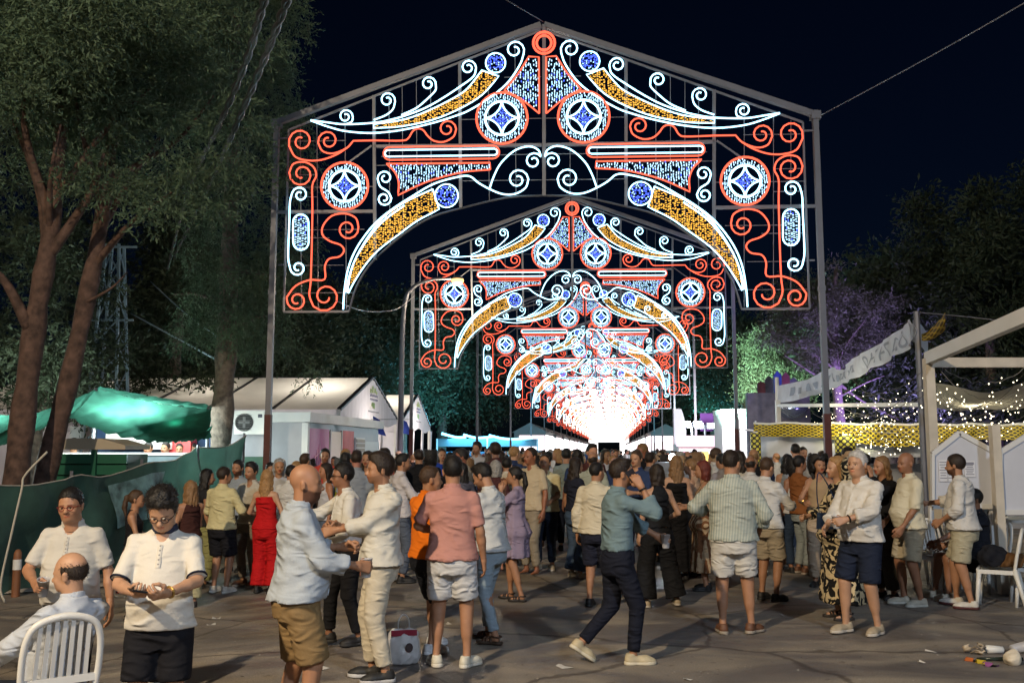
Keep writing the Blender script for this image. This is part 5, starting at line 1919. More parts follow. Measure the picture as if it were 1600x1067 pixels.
# bright stalls on the right down the avenue
ES = mat('bright_stall_panel', (.75, .72, .72), .5)
sr = empty('fair_stall', (at(1130, 703, 46).x, 46, 0), 0, 'brightly lit pink and white fair stall behind the striped shirt man', 'stall')
MB().box((0, 0, 1.0), (4.6, 1.6, 2.0)).obj('counter', ES, sr)
MB().box((0, -.9, 2.15), (4.8, .25, .5)).obj('lit_fascia', mat('pink_lit_sign', emit=(1, .62, .78), estr=1.7), sr)
for k in range(9):
    MB().box((-2.1 + k * .52, -.83, 1.2), (.36, .06, .9)).obj('hanging_prize', mat('prize_%d' % (k % 3), [(.6, .1, .25), (.1, .3, .6), (.65, .5, .1)][k % 3], .6), sr)
kx = at(1160, 703, 40).x
kk_ = empty('ticket_booth', (kx, 40, 0), 0, 'tall white ticket booth with a cartoon style sign panel and a colourful lower panel', 'booth')
kk_['label'] = 'tall white ticket booth with a pale square sign and a colourful lower panel'
MB().box((0, 0, 1.6), (2.0, 1.6, 3.2)).obj('body', ES, kk_)
MB().box((.68, -.86, 2.35), (.95, .1, .95)).obj('sign_box', mat('cream_lit_sign', emit=(1, .85, .6), estr=.9), kk_)
MB().prism([(.45, 2.1), (.62, 2.3), (.6, 2.6), (.75, 2.62), (.85, 2.4), (1.0, 2.5), (1.02, 2.1), (.75, 2.0)], -.93, -.915).obj('sign_figure', mat('mauve_print', (.35, .16, .22), .7), kk_)
for k, (c, pl) in enumerate([((.1, .12, .5), [(.2, 1.75), (.4, 1.75), (1.15, 1.1), (1.15, .95)]), ((.45, .6, .15), [(.4, 1.75), (1.15, 1.75), (1.15, 1.1)]), ((.6, .08, .3), [(.2, 1.75), (1.15, .95), (1.0, .6), (.2, .6)])]):
    MB().prism(pl, -.84, -.82).obj('coloured_panel', mat('booth_print_%d' % k, c, .6), kk_)
MB().box((-.3, -.2, 3.3), (1.5, 1.9, .2)).obj('roof', M_white, kk_)
lamp('booth_light', 'AREA', (kx - .8, 37.6, 4.0), 380, (.95, .95, 1), 1.2, aim=(kx, 40, 1.6))
lamp('booth_light', 'AREA', (sr.location.x, 42.5, 3.8), 600, (1, .9, .95), 2, aim=(sr.location.x, 46, 1.2))
lamp('fair_light', 'POINT', (at(1075, 703, 58).x, 58, 3.2), 4200, (.85, .95, 1), .5)
for px, D, lab in ((1082, 58, 'pair of white floodlights on a mast beyond the bright stall'), (1102, 62, 'second floodlight mast behind the purple flag')):
    q = empty('floodlight_mast', (at(px, 703, D).x, D, 0), 0, lab, 'floodlight')
    MB().tube([(0, 0, 0), (0, 0, 3.4)], .06, 6).obj('mast', GREY, q)
    for s_ in (-.35, .35):
        h_ = MB().box((s_, -.1, 3.3), (.5, .2, .4)).obj('housing', GREY, q)
        MB().box((s_, -.215, 3.3), (.42, .02, .32)).obj('lens', mat('flood_lens', emit=(.85, .95, 1), estr=16, sample='NONE'), h_)
fl = empty('feather_flag', (at(1053, 703, 48).x, 48, 0), 0, 'tall white feather flag beside the avenue', 'flag')
MB().tube([(0, 0, 0), (0, 0, 3.8)], .03, 6).obj('pole', GREY, fl)
V, Q = sheet(lambda u, v: (.03 + .62 * u * (sin(pi * min(1, .15 + .85 * v)) ** .6), .05 * sin(v * 6), .9 + 2.9 * (1 - v) + .0), 4, 14)
link('flag_cloth', npmesh('flag_cloth', V, Q, mat('white_flag', (.7, .72, .78), .7, trans=.3)), fl)
pf = empty('purple_flag', (at(1103, 703, 64).x, 64, 0), 0, 'small purple banner hanging on a mast', 'flag')
MB().tube([(0, 0, 0), (0, 0, 4.3)], .05, 6).obj('pole', GREY, pf)
MB().box((.1, -.05, 3.6), (.9, .03, 1.2)).obj('banner', mat('purple_cloth', (.16, .04, .25), .7), pf)
ss = empty('spotlight', at(1050, 714, 26), 0, 'single dazzling white spotlight just above the heads', 'spotlight')
MB().lathe([(.0, -.08), (.09, -.07), (.11, .05), (.09, .08)], 12).obj('housing', GREY, ss).rotation_euler = (pi / 2, 0, 0)
MB().lathe([(.095, 0), (.06, .03), (0, .045)], 12).obj('lens', mat('spot_lens', emit=(.85, .93, 1), estr=80, sample='NONE'), ss).matrix_local = Matrix.Translation((0, -.08, 0)) @ Matrix.Rotation(pi / 2, 4, 'X')
MB().tube([(0, .02, -1.9), (0, .02, 0)], .03, 6).obj('stand', GREY, ss)
lamp('spot_beam', 'POINT', tuple(at(1050, 714, 26) + Vector((0, -.35, 0))), 130, (.85, .92, 1), .08)
# thrill ride with painted boards behind the banner
rd = empty('fairground_ride', (at(1225, 703, 36).x, 36, 0), 0, 'fairground ride with blue and red painted boards beside the green pine', 'ride')
MB().box((-.1, .3, 2.3), (2.4, .3, 3.2)).obj('backdrop', mat('ride_panel', (.16, .15, .2), .6, var=.3), rd)
for k, (c, x, h2) in enumerate([((.10, .02, .03), -.75, .45), ((.05, .05, .07), -.45, .65), ((.015, .04, .20), -.12, .85), ((.12, .02, .03), .2, .8), ((.06, .06, .08), .5, .6), ((.10, .08, .1), .8, .4)]):
    MB().prism([(x - .15, 3.9), (x + .15, 3.9), (x + .15, 3.9 + h2 * .8), (x, 3.9 + h2), (x - .15, 3.9 + h2 * .8)], .12, .2).obj('painted_board', mat('ride_board_%d' % k, c, .6, var=.5, vscale=5), rd)
MB().lathe([(.0, -.45), (.35, -.38), (.55, -.12), (.6, .05), (.55, .08), (.4, .0), (0, -.06)], 16, (.2, -.6, 3.3)).obj('gondola', mat('chrome_blue', (.3, .35, .42), .2, .8), rd, True)
for k in range(6):
    MB().bar((-1.9 + k * .62, -.9, .0), (-1.9 + k * .62, -.9, 2.9 - .1 * k), .05).obj('railing_bar', M_white, rd)
MB().bar((-2.0, -.9, 2.5), (1.4, -.9, 2.2), .06).obj('rail', M_white, rd)
lamp('ride_light', 'POINT', (rd.location.x - 1.2, 33.4, 3.0), 70, (.9, .88, 1), .3)
# stalls and a gate added as glowing surfaces to fill the far glare
LIT = [mat('glare_stall_%d' % k, emit=c, estr=e_, sample='NONE') for k, (c, e_) in enumerate((((1, .97, .95), 3.2), ((1, .80, .85), 2.4), ((.85, .95, 1), 3.4)))]
STB = mat('stall_body', (.25, .24, .24), .6)
ORD = 'first second third fourth fifth sixth seventh eighth ninth tenth eleventh twelfth thirteenth'.split()
for k in range(13):
    for sd in (-1, 1):
        D = 96 + k * 17 + (4 if sd > 0 else 0)
        cx = AX1 + .1065 * (D - D1) + sd * 6.6
        q = empty('glare_stall', (cx, D, 0), radians(-6), '%s added glowing stall from the front on the %s side of the far avenue' % (ORD[k], 'left' if sd < 0 else 'right'), 'stall', 'added glowing stalls %s the far avenue' % ('left of' if sd < 0 else 'right of'))
        MB().box((0, 0, 1.7), (3.0, 12, 3.4)).obj('body', STB, q)
        MB().box((-sd * 1.53, 0, 2.3), (.04, 11.6, 1.7)).obj('lit_front', LIT[(k + (sd > 0)) % 3], q)
        MB().box((-sd * .2, -6.03, 2.4), (2.4, .04, 1.4)).obj('lit_sign', LIT[(k + 1) % 3], q)
        MB().prism([(-1.7, 3.4), (1.7, 3.4), (0, 4.3)], -6, 6).obj('roof', STB, q)
Dg = 318
gt = empty('glare_gate', (AX1 + .1065 * (Dg - D1), Dg, 0), radians(-6), 'added glowing gate shape filling the far end of the avenue with glare', 'gate')  # invented gate, glows to close the avenue with light
for sx in (-5.2, 5.2):
    MB().box((sx, 0, 4), (3, 1.5, 8)).obj('tower', LIT[0], gt)
MB().box((0, 0, 6.5), (7.4, 1.3, 4.2)).obj('arch_panel', LIT[2], gt)
MB().prism([(-7, 8.6), (7, 8.6), (0, 12)], -.6, .6).obj('pediment', LIT[0], gt)
# coloured floodlights at the feet of the two pines
lamp('green_flood', 'SPOT', (xg - 5.2, 35.6, 2.6), 24000, (.50, 1, .78), .15, aim=(xg, 40, 5.2), spot_size=.8, spot_blend=.7)
lamp('purple_flood', 'SPOT', (xp + 1.6, 27.6, .5), 8500, (.40, .26, 1), .15, aim=(xp, 32, 6.2), spot_size=1.2, spot_blend=.8)
lamp('purple_flood', 'SPOT', (place_px(1500, 26), 26, .6), 900, (.4, .25, 1), .2, aim=(place_px(1500, 30), 30, 2.4), spot_size=1.3, spot_blend=.8)

# ================================================================== right side
POLKA = mat('yellow_polka_cloth', (.50, .38, .02), .6, bump=.5, bscale=6)


def dots(m, scale, rad, c2):
    N, L, b = nodes_of(m)
    uv = N.new('ShaderNodeUVMap'); uv.uv_map = 'uv'
    mp = N.new('ShaderNodeMapping'); mp.inputs['Scale'].default_value = (scale, scale, scale)
    vo = N.new('ShaderNodeTexVoronoi'); vo.inputs['Randomness'].default_value = .0; vo.inputs['Scale'].default_value = 1
    vo.voronoi_dimensions = '2D'
    mp.inputs['Rotation'].default_value = (0, 0, pi / 4)
    L.new(uv.outputs[0], mp.inputs[0]); L.new(mp.outputs[0], vo.inputs['Vector'])
    ma = N.new('ShaderNodeMath'); ma.operation = 'LESS_THAN'; ma.inputs[1].default_value = rad
    L.new(vo.outputs['Distance'], ma.inputs[0])
    mx = N.new('ShaderNodeMixRGB')
    mx.inputs[1].default_value = b.inputs['Base Color'].default_value
    mx.inputs[2].default_value = (*c2, 1)
    L.new(ma.outputs[0], mx.inputs[0]); L.new(mx.outputs[0], b.inputs['Base Color'])


def uv_sheet(fn, nu, nv, su, sv, name, m_, parent=None):
    V, Q = sheet(fn, nu, nv)
    me = npmesh(name, V, Q, m_)
    uvl = me.uv_layers.new(name='uv')
    U = np.array([(i / nu * su, j / nv * sv) for j in range(nv + 1) for i in range(nu + 1)])
    uvl.data.foreach_set('uv', U[Q.ravel()].astype(np.float32).ravel())
    return link(name, me, parent)


dots(POLKA, 9.0, .36, (.015, .014, .01))
vx0, vx1 = at(1178, 700, 26), at(1640, 700, 17)
va = empty('polka_valance', (0, 0, 0), 0, 'yellow cloth valance with black polka dots along the right stall', 'valance')
va.location = (7, 20, 0)
O7 = Vector((7, 20, 0))
for q_ in (.12, .42, .75):
    lamp('terrace_light', 'POINT', tuple(at(1178 + 462 * q_, 640, 22.2 - 6.5 * q_)), 60, (1, .88, .62), .2)


def val(u, v):
    px = 1178 + (1640 - 1178) * u
    D = 24 - 6.5 * u
    top = 661 + 3 * u + 1.5 * sin(u * 40)
    low = 682 + (16 * math.exp(-((u - .47) / .17) ** 2)) + 12 * max(0, u - .45)
    a = at(px, top + (low - top) * v, D)
    a.y += .10 * sin(u * 75 + 2 * v) * v
    return tuple(a - O7)


uv_sheet(val, 150, 8, 7.6, .7, 'dotted_cloth', POLKA, va)
wh = sheet(lambda u, v: tuple(at(1182 + 300 * u, 680 + 34 * v + 8 * math.exp(-((u - .7) / .2) ** 2) * (1 - v), 24.3 - 4.1 * u) - O7 + Vector((0, .1 + .06 * sin(u * 30 + v * 5), 0))), 50, 6)
link('white_lining', npmesh('white_lining', *wh, mat('white_lining', (.60, .62, .68), .7, bump=.4, bscale=4)), va)
MB().tube([Vector(val(u, 0)) for u in np.linspace(0, 1, 20)], .03, 5).obj('top_rail', M_white, va)
lamp('valance_light', 'SPOT', tuple(at(1325, 650, 19.2)), 700, (1, .93, .5), .05, aim=tuple(at(1330, 672, 21.8)), spot_size=.5, spot_blend=.9)
# polka covered posts
BP = mat('black_polka_cloth', (.012, .012, .012), .6)
dots(BP, 9, .36, (.55, .50, .06))
for px, D, w2, y0, lab in ((1180, 23.5, .13, 676, 'narrow post wrapped in black cloth with yellow dots beside the ticket booth'), (1320, 21.0, .22, 680, 'wide post wrapped in black cloth with yellow dots behind the curly haired woman')):
    p = at(px, y0, D)
    r = empty('dotted_post', (p.x, D, 0), 0, lab, 'post')
    uv_sheet(lambda u, v: (w2 * cos(2 * pi * u), w2 * sin(2 * pi * u), .3 + (p.z - .3) * (1 - v)), 16, 6, 2 * pi * w2, p.z, 'cloth_wrap', BP, r)
    MB().lathe([(.06, 0), (.06, p.z + .03)], 8).obj('post_core', M_white, r)
# counter wall below the valance
wl = empty('stall_front', (8.5, 21.5, 0), radians(-32), 'pale stall front under the polka dot valance', 'stall')
MB().box((0, 1.2, .7), (13, .2, 1.4)).obj('counter_panel', mat('stall_front', (.30, .31, .35), .7, var=.15), wl)
# banner along the right side
BAN = mat('banner_cloth', (.70, .74, .82), .65, var=.12, vscale=3, bump=.3, bscale=5, trans=.2)
ba = empty('banner', (6, 14, 0), 0, 'long white banner with faded grey lettering strung above the right stalls', 'banner')
OB = Vector((6, 14, 0))
BT = [(1214, 603, 629, 28), (1262, 593, 619, 25.5), (1300, 573, 606, 23.5), (1318, 579, 598, 22.6), (1330, 561, 592, 22), (1364, 543, 574, 19.5), (1400, 519, 554, 17), (1426, 497, 536, 15)]


def ban(u, v):
    us = np.linspace(0, 1, len(BT))
    px, t_, b2, D = (np.interp(u, us, [r[k] for r in BT]) for k in range(4))
    a = at(px, t_ + (b2 - t_) * v, D)
    a.y += .10 * sin(u * 40 + 5 * v) + .06 * sin(u * 90 - 6 * v)
    a.z -= .05 * v * abs(sin(u * 22))
    return a - OB


V, Q = sheet(lambda u, v: tuple(ban(u, v)), 80, 6)
link('banner_cloth', npmesh('banner_cloth', V, Q, BAN), ba)
INK = mat('faded_grey_ink', (.30, .34, .42), .7)


def ink(u0, u1, v0, v1, nm='faded_letter'):
    V, Q = sheet(lambda u, v: tuple(ban(u0 + (u1 - u0) * u, v0 + (v1 - v0) * v) + Vector((-.012, -.012, 0))), 4, 3)
    link(nm, npmesh(nm, V, Q, INK), ba)


def ring_ink(uc, vc, ru, rv, th=.35, a0=0, a1=2 * pi):
    def fn(u, v):
        a = a0 + (a1 - a0) * u; q = 1 - th * v
        return tuple(ban(uc + ru * q * cos(a), vc + rv * q * sin(a)) + Vector((-.012, -.012, 0)))
    V, Q = sheet(fn, 18, 1)
    link('faded_letter', npmesh('faded_letter', V, Q, INK), ba)


ring_ink(.925, .52, .020, .33)
ring_ink(.87, .74, .012, .10, .95)
ring_ink(.985, .45, .012, .36, .4, 1.2, 5.0)
for uc in (.835, .80, .765, .725, .69, .655):
    k = int(uc * 1000) % 3
    if k == 0: ink(uc, uc + .007, .2, .8); ink(uc, uc + .022, .45, .55)
    elif k == 1: ring_ink(uc + .01, .5, .013, .3)
    else: ink(uc, uc + .006, .22, .78); ink(uc + .004, uc + .02, .2, .32)
for k in range(14):
    uc = .06 + k * .04
    ink(uc, uc + .02, .25 + .1 * (k % 2), .7, 'faded_print')
V, Q = sheet(lambda u, v: tuple(at(1426 + 24 * u, 500 + 34 * u ** 2 * .7 + (34 - 22 * u * (1 - v)) * v, 15 + .6 * u) - OB), 8, 6)
link('banner_return', npmesh('banner_return', V, Q, BAN), ba)
bpl = at(1434, 486, 14.9)
MB().tube([(bpl.x, 14.95, 0), (bpl.x, 14.95, bpl.z)], .05, 8).obj('pole', GREY, ba, loc=-OB)
bq = at(1214, 600, 28)
MB().tube([(bq.x, 28, 0), (bq.x, 28, bq.z + .2)], .06, 8).obj('pole', M_white, ba, loc=-OB)
# folded dotted flag on the wire
FLG = mat('yellow_flag_dots', (.55, .38, .05), .7, trans=.3)
dots(FLG, 4.2, .40, (.02, .015, .01))
uv_sheet(lambda u, v: tuple(at(1440 + 37 * u, (522 - 34 * u ** 1.5) + (10 + 18 * u) * v, 14.7 - .5 * u + .15 * sin(5 * v + 3 * u))), 12, 8, 1.2, .8, 'dotted_flag', FLG)
props(bpy.context.scene.objects['dotted_flag'], 'small yellow flag with dark dots caught on the wire beside the banner', 'flag')

# white pergola frame
pg = empty('pergola', (5.5, 11, 0), 0, 'white timber pergola frame at the right edge', 'pergola')
OP = Vector((5.5, 11, 0))
def pbar(a, b, w2, nm, m_=M_white, h2=None):
    MB().bar(Vector(a) - OP, Vector(b) - OP, w2, h2).obj(nm, m_, pg)
c_ = at(1450, 560, 12.6); e_ = at(1640, 478, 9.0)
pbar((c_.x, 12.6, 0), (c_.x, 12.6, c_.z), .115, 'post', M_wood)
pbar(c_, e_, .10, 'side_beam', M_white, .16)
b2 = at(1650, 553, 12.6)
pbar((c_.x + .06, 12.66, c_.z - .05), (b2.x, 12.66, c_.z - .05), .08, 'cross_beam', M_wood, .13)
p2 = at(1553, 664, 11.6)
pbar((p2.x, 11.6, 0), (p2.x, 11.6, p2.z), .10, 'short_post', M_wood)
p3 = at(1215, 625, 26); pbar((p3.x, 26, 0), (p3.x, 26, p3.z), .12, 'far_post')
p4 = at(1440, 632, 17)
pbar(p3 - Vector((0, 0, .15)), p4, .08, 'far_beam')
# shade cloth
V, Q = sheet(lambda u, v: tuple(at(1455 + 180 * u, 598 + 32 * v + 4 * sin(u * 5), 19 - 2.5 * v) + Vector((0, 0, -.12 * sin(pi * u) + .05 * sin(9 * u + 4 * v)))), 26, 8)
o = link('shade_cloth', npmesh('shade_cloth', V, Q, mat('cream_shade', (.42, .40, .33), .7, trans=.35, bump=.4, bscale=3)))
props(o, 'cream shade cloth stretched under the string lights', 'shade cloth')
# string lights
BULB = mat('warm_bulb', emit=(1, .88, .62), estr=5, sample='NONE')
WIRE = mat('thin_wire', (.20, .19, .17), .6)
sl = [((1288, 640), 26, (1462, 588), 12.8, 24, 'string of warm fairy lights running from the far post to the pergola corner'),
      ((1300, 600), 24, (1450, 575), 13, 20, 'string of warm fairy lights just below the banner'),
      ((1330, 590), 22, (1455, 600), 13.2, 18, 'string of warm fairy lights ending on the pergola post'),
      ((1280, 612), 25, (1450, 640), 15, 28, 'drooping string of fairy lights in front of the purple trunk'),
      ((1270, 645), 25, (1460, 655), 16, 34, 'low string of fairy lights above the polka dot valance'),
      ((1290, 660), 24, (1600, 625), 14, 46, 'long bright string of fairy lights sweeping to the right edge'),
      ((1270, 628), 25, (1452, 614), 14, 30, 'string of fairy lights crossing the dark pines'),
      ((1455, 560), 12.8, (1620, 556), 12.2, 18, 'string of fairy lights along the pergola cross beam'),
      ((1470, 580), 14, (1620, 600), 13, 20, 'string of fairy lights over the shade cloth'),
      ((1460, 600), 14, (1620, 585), 13, 22, 'second string of fairy lights over the shade cloth'),
      ((1462, 625), 15, (1620, 560), 11, 24, 'rising string of fairy lights at the right edge'),
      ((1460, 610), 16, (1620, 640), 14, 26, 'string of fairy lights hanging lowest at the right edge'),
      ((1310, 660), 23, (1462, 662), 15, 34, 'string of fairy lights resting on the valance rail'),
      ((1240, 655), 27, (1400, 640), 18, 30, 'faint string of fairy lights near the far post')]
bulb = MB().lathe([(0, .024), (.018, .012), (.022, 0), (.014, -.016), (0, -.022)], 6)
bv = np.array(bulb.V); bf = [f for f in bulb.F]
for (a, Da, b, Db, n, lab) in sl:
    A_, B_ = at(*a, Da), at(*b, Db)
    r = empty('string_light', A_, 0, lab, 'string light', 'fairy lights over the right terrace')
    P = []
    for i in range(n + 1):
        u = i / n
        p = A_.lerp(B_, u) - A_
        p.z -= .35 * 4 * u * (1 - u) * RN.uniform(.9, 1.1)
        P.append(p)
    MB().tube(P, .005, 4).obj('wire', WIRE, r)
    mb = MB()
    for i, p in enumerate(P):
        for k in range(1):
            q = p + Vector((RN.uniform(-.16, .16), RN.uniform(-.3, .3), -.03 - RN.uniform(0, .30)))
            k_ = RN.uniform(.28, .55) * (1.0 if Db < 14.5 else 1.1)
            mb.add([Vector(v) * k_ + q for v in bv], bf)
    mb.obj('bulbs', BULB, r, kind='stuff')
# house shaped notice boards
NB = mat('board_panel', (.60, .62, .68), .7, var=.05)
for (x0, x1, xa, ya, ys, yb, D, lab) in ((1457, 1552, 1499, 676, 705, 791, 11.9, 'white framed house shaped board with papers pinned on it'), (1563, 1680, 1618, 672, 702, 800, 11.6, 'second house shaped board cut off by the right edge')):
    o_ = at((x0 + x1) / 2, 703, D)
    r = empty('notice_board', (o_.x, D, 0), 0, lab, 'notice board', 'house shaped boards')
    f = lambda x, y: (at(x, y, D).x - o_.x, at(x, y, D).z)
    poly = [f(x0, yb), f(x1, yb), f(x1, ys), f(xa, ya), f(x0, ys + 4)]
    MB().prism(poly, .01, .05).obj('panel', NB, r)
    for i in range(5):
        p, q = poly[i], poly[(i + 1) % 5]
        MB().bar((p[0], .0, p[1]), (q[0], 0, q[1]), .035, .06).obj('frame_strip', M_white, r)
    for sx in (poly[0][0], poly[1][0]):
        MB().bar((sx, .05, 0), (sx, .05, poly[0][1]), .05).obj('leg', M_white, r)
    if x0 < 1500:
        for i, (a, b, c, d) in enumerate(((1467, 718, 1480, 752), (1480, 717, 1492, 752), (1507, 720, 1523, 745))):
            p0, p1 = f(a, d), f(c, b)
            pp = MB().box(((p0[0] + p1[0]) / 2, -.004, (p0[1] + p1[1]) / 2), (p1[0] - p0[0] - .008, .006, p1[1] - p0[1])).obj('paper', mat('white_paper', (.75, .76, .80), .7), r)
            for k in range(7):
                z = p1[1] - .03 - k * (p1[1] - p0[1] - .04) / 7
                MB().box(((p0[0] + p1[0]) / 2 - .004 * (k % 2), -.0085, z), ((p1[0] - p0[0]) * (.75 - .1 * (k % 3)), .002, .010 if k or i != 2 else .03)).obj('print_line', mat('print_grey', (.25, .26, .32), .7), pp)


# ================================================================== plastic chairs
def chair():
    r = empty('plastic_chair', (0, 0, 0))
    # faces +y; seat .44 high
    V, Q = sheet(lambda u, v: ((u - .5) * (.43 + .03 * v), -.20 + .42 * v, .435 + .012 * v + .02 * (2 * u - 1) ** 2 - .02 * v ** 4), 8, 8)
    V2 = V.copy(); V2[:, 2] -= .018
    n = len(V)
    Q2 = np.concatenate([Q, Q[:, ::-1] + n])
    link('seat', npmesh('seat', np.concatenate([V, V2]), Q2, M_plast), r)
    MB().bar((-.215, .215, .425), (.215, .215, .425), .03, .05).bar((-.21, -.2, .42), (-.22, .21, .42), .025, .045).bar((.21, -.2, .42), (.22, .21, .42), .025, .045).bar((-.21, -.2, .42), (.21, -.2, .42), .025, .045).obj('seat_rim', M_plast, r)
    for sx in (-1, 1):
        MB().tube([(sx * .205, .2, .43), (sx * .225, .225, .2), (sx * .24, .245, 0)], [.030, .026, .020], 8).obj('leg', M_plast, r, True)
        MB().tube([(sx * .20, -.19, .45), (sx * .215, -.25, .22), (sx * .235, -.31, 0)], [.032, .027, .021], 8).obj('leg', M_plast, r, True)
    fr_ = [(-.20, -.19, .43), (-.215, -.225, .60), (-.205, -.262, .76), (-.15, -.285, .85), (0, -.295, .885), (.15, -.285, .85), (.205, -.262, .76), (.215, -.225, .60), (.20, -.19, .43)]
    MB().tube(catmull(fr_, 5), .021, 7).obj('back_frame', M_plast, r, True)
    MB().bar((-.2, -.215, .535), (.2, -.215, .535), .022, .04).obj('lower_rail', M_plast, r)
    for k in range(7):
        x = -.135 + k * .045
        zt = .862 - 1.5 * x * x
        MB().bar((x * 1.05, -.215, .54), (x, -.288, zt), .024, .012).obj('slat', M_plast, r)
    return r


CH0 = chair()
CHN = [0]


def put_chair(x, y, yaw, label, z=None):
    c = CH0 if CHN[0] == 0 else copy_tree(CH0)
    CHN[0] += 1
    c.location = (x, y, gz(x) if z is None else z)
    c.rotation_euler = (0, 0, -radians(yaw))
    props(c, label, 'chair', 'white plastic chairs')
    return c


SEAT = Vector((at(80, 1045, 5.3).x, 5.3, 0))
put_chair(SEAT.x + .02, SEAT.y - .04, 322, 'white plastic chair with the balding seated person in the left foreground', 0).scale = (.88, .88, .97)
for px, py, yaw, lab in ((1563, 950, 300, 'white plastic chair with a black helmet shaped bag on its seat'), (1618, 946, 290, 'white plastic chair half cut off by the right edge'), (1545, 922, 250, 'white plastic chair behind the beige shorts of the standing man'), (1475, 925, 165, 'white plastic chair behind the bald man in khaki shorts'), (1432, 915, 95, 'white plastic chair showing only its seat corner left of the bald man'), (1500, 905, 200, 'white plastic chair farthest back, half hidden by the seated person')):
    g = ground_at(px, py)
    lab = lab.replace('black helmet shaped bag', 'round black bag')
    put_chair(g.x, g.y, yaw, lab, 0)
# table with bags behind the chairs
g = ground_at(1560, 900)
tb = empty('folding_table', (g.x + .35, g.y + .35, 0), radians(8), 'white trestle table piled with bags at the right edge', 'table')
MB().box((0, 0, .74), (1.9, .75, .04)).obj('tabletop', M_plast, tb)
for sx in (-.85, .85):
    for sy in (-.3, .3):
        MB().tube([(sx, sy, 0), (sx, sy, .73)], .02, 6).obj('leg', GREY, tb)


def lump(name, loc, r, color, label, cat, seed, m_=None, sq=.8, wr=.02):
    f = Field((-r[0] * 1.4, -r[1] * 1.4, -r[2] * 1.3), (r[0] * 1.4, r[1] * 1.4, r[2] * 1.5), max(r) / 9)
    rg = random.Random(seed)
    f.ell((0, 0, 0), r, .02)
    for i in range(6):
        a = rg.uniform(0, 6.28)
        f.ell((r[0] * .55 * cos(a), r[1] * .55 * sin(a), r[2] * rg.uniform(-.2, .55)), [q * rg.uniform(.4, .62) for q in r], .05)
    f.F += wr * (np.sin(40 * f.ax[0])[:, None, None] * np.sin(33 * f.ax[2] + seed)[None, None, :] + .5 * np.sin(60 * f.ax[1] + seed)[None, :, None])
    f.F = np.maximum(f.F, -r[2] * .75 - f.ax[2][None, None, :])
    V, Q = f.mesh()
    V[:, 2] += r[2] * .75
    o = link(name, npmesh(name, V, Q, m_ or M_cloth), None, loc, color)
    return props(o, label, cat)


tz = .765
lump('handbag', (tb.location.x - .2, tb.location.y, tz), (.22, .16, .22), (.012, .012, .014), 'black crumpled bag lying on the trestle table', 'bag', 1)
SEQ = mat('sequin_fabric', (.05, .035, .025), .3, .3, var=.8, vscale=30)
lump('sequin_bag', (tb.location.x - .05, tb.location.y + .05, tz + .25), (.18, .14, .20), (.1, .07, .05), 'brown sequinned bag on top of the black bag', 'bag', 2, SEQ)
CLR = mat('crumpled_clear_film', (.70, .72, .76), .2, var=.3, vscale=18, trans=.5)
lump('plastic_wrap', (tb.location.x - .42, tb.location.y - .05, tz), (.14, .12, .32), (.7, .7, .7), 'crumpled clear plastic wrap standing on the trestle table', 'plastic wrap', 3, CLR, wr=.035)
lump('white_bag', (tb.location.x + .25, tb.location.y, tz + .2), (.18, .14, .17), (.66, .68, .62), 'white bag at the right edge above the table', 'bag', 4)
g = ground_at(1563, 950)
lump('round_bag', (g.x - .05, g.y + .02, .45), (.15, .13, .13), (.012, .013, .018), 'round black bag on the plastic chair', 'bag', 5)
lump('brown_bag', (g.x + .12, g.y - .05, .45), (.14, .11, .08), (.13, .065, .025), 'brown leather bag beside the round black bag', 'bag', 6)
g = ground_at(1432, 915)
lump('tissue', (g.x + .1, g.y, .45), (.06, .06, .05), (.7, .68, .64), 'crumpled tissue on a chair seat beside the bald man', 'tissue', 7)

# ================================================================== wires
WB = mat('black_cable', (.02, .02, .022), .5)


def cable(name, pts, r, label, m_=WB, twist=False):
    P = catmull([tuple(p) for p in pts], 8)
    o = MB()
    if twist:
        P = catmull([tuple(p) for p in pts], 24)
        for ph in (0, pi):
            Q = []
            for i, p in enumerate(P):
                a = i * .55 + ph
                Q.append(Vector(p) + Vector((cos(a), sin(a), 0)) * r * .8)
            o.tube(Q, r, 6)
    else:
        o.tube(P, r, 5)
    o = o.obj(name, m_, None, True)
    return props(o, label, 'cable')


cable('twisted_cable', [at(425, -40, 9), at(412, 5, 9.5), at(385, 95, 11.5), at(345, 190, 14.5), at(310, 260, 18), at(285, 330, 23), at(262, 420, 30)], .028, 'left one of two thick twisted black cables crossing the trees', twist=True)
cable('twisted_cable', [at(462, -40, 8.6), at(447, 5, 9), at(410, 100, 11), at(372, 190, 14), at(340, 260, 17), at(308, 330, 22), at(272, 400, 30)], .028, 'right one of two thick twisted black cables crossing the trees', twist=True)
cable('guy_wire', [at(780, -6, 12), at(850, 35, 18)], .008, 'thin wire from the top edge to the peak of the nearest arch', GREY)
cable('guy_wire', [at(1276, 184, 18), at(1440, 96, 14), at(1610, 0, 11)], .010, 'thin wire from the right post of the nearest arch to the upper right corner', GREY)
cable('garland_wire', [at(525, 470, 18.1), at(560, 484, 21), at(590, 487, 24), at(622, 482, 27), at(648, 462, 30.5)], .012, 'slack white wire between the nearest and the second arch', GREY)
cable('overhead_wire', [at(235, 440, 30), at(290, 490, 26), at(345, 530, 20.6)], .02, 'upper pale cable from the lattice tower to the conifer trunk', STEEL)
cable('overhead_wire', [at(205, 490, 30), at(270, 525, 26), at(335, 560, 20.6)], .025, 'lower pale cable from the lattice tower to the conifer trunk', STEEL)
cable('banner_wire', [at(1434, 488, 14.9), at(1520, 496, 13.5), at(1620, 508, 12)], .008, 'thin wire running right from the banner pole', GREY)

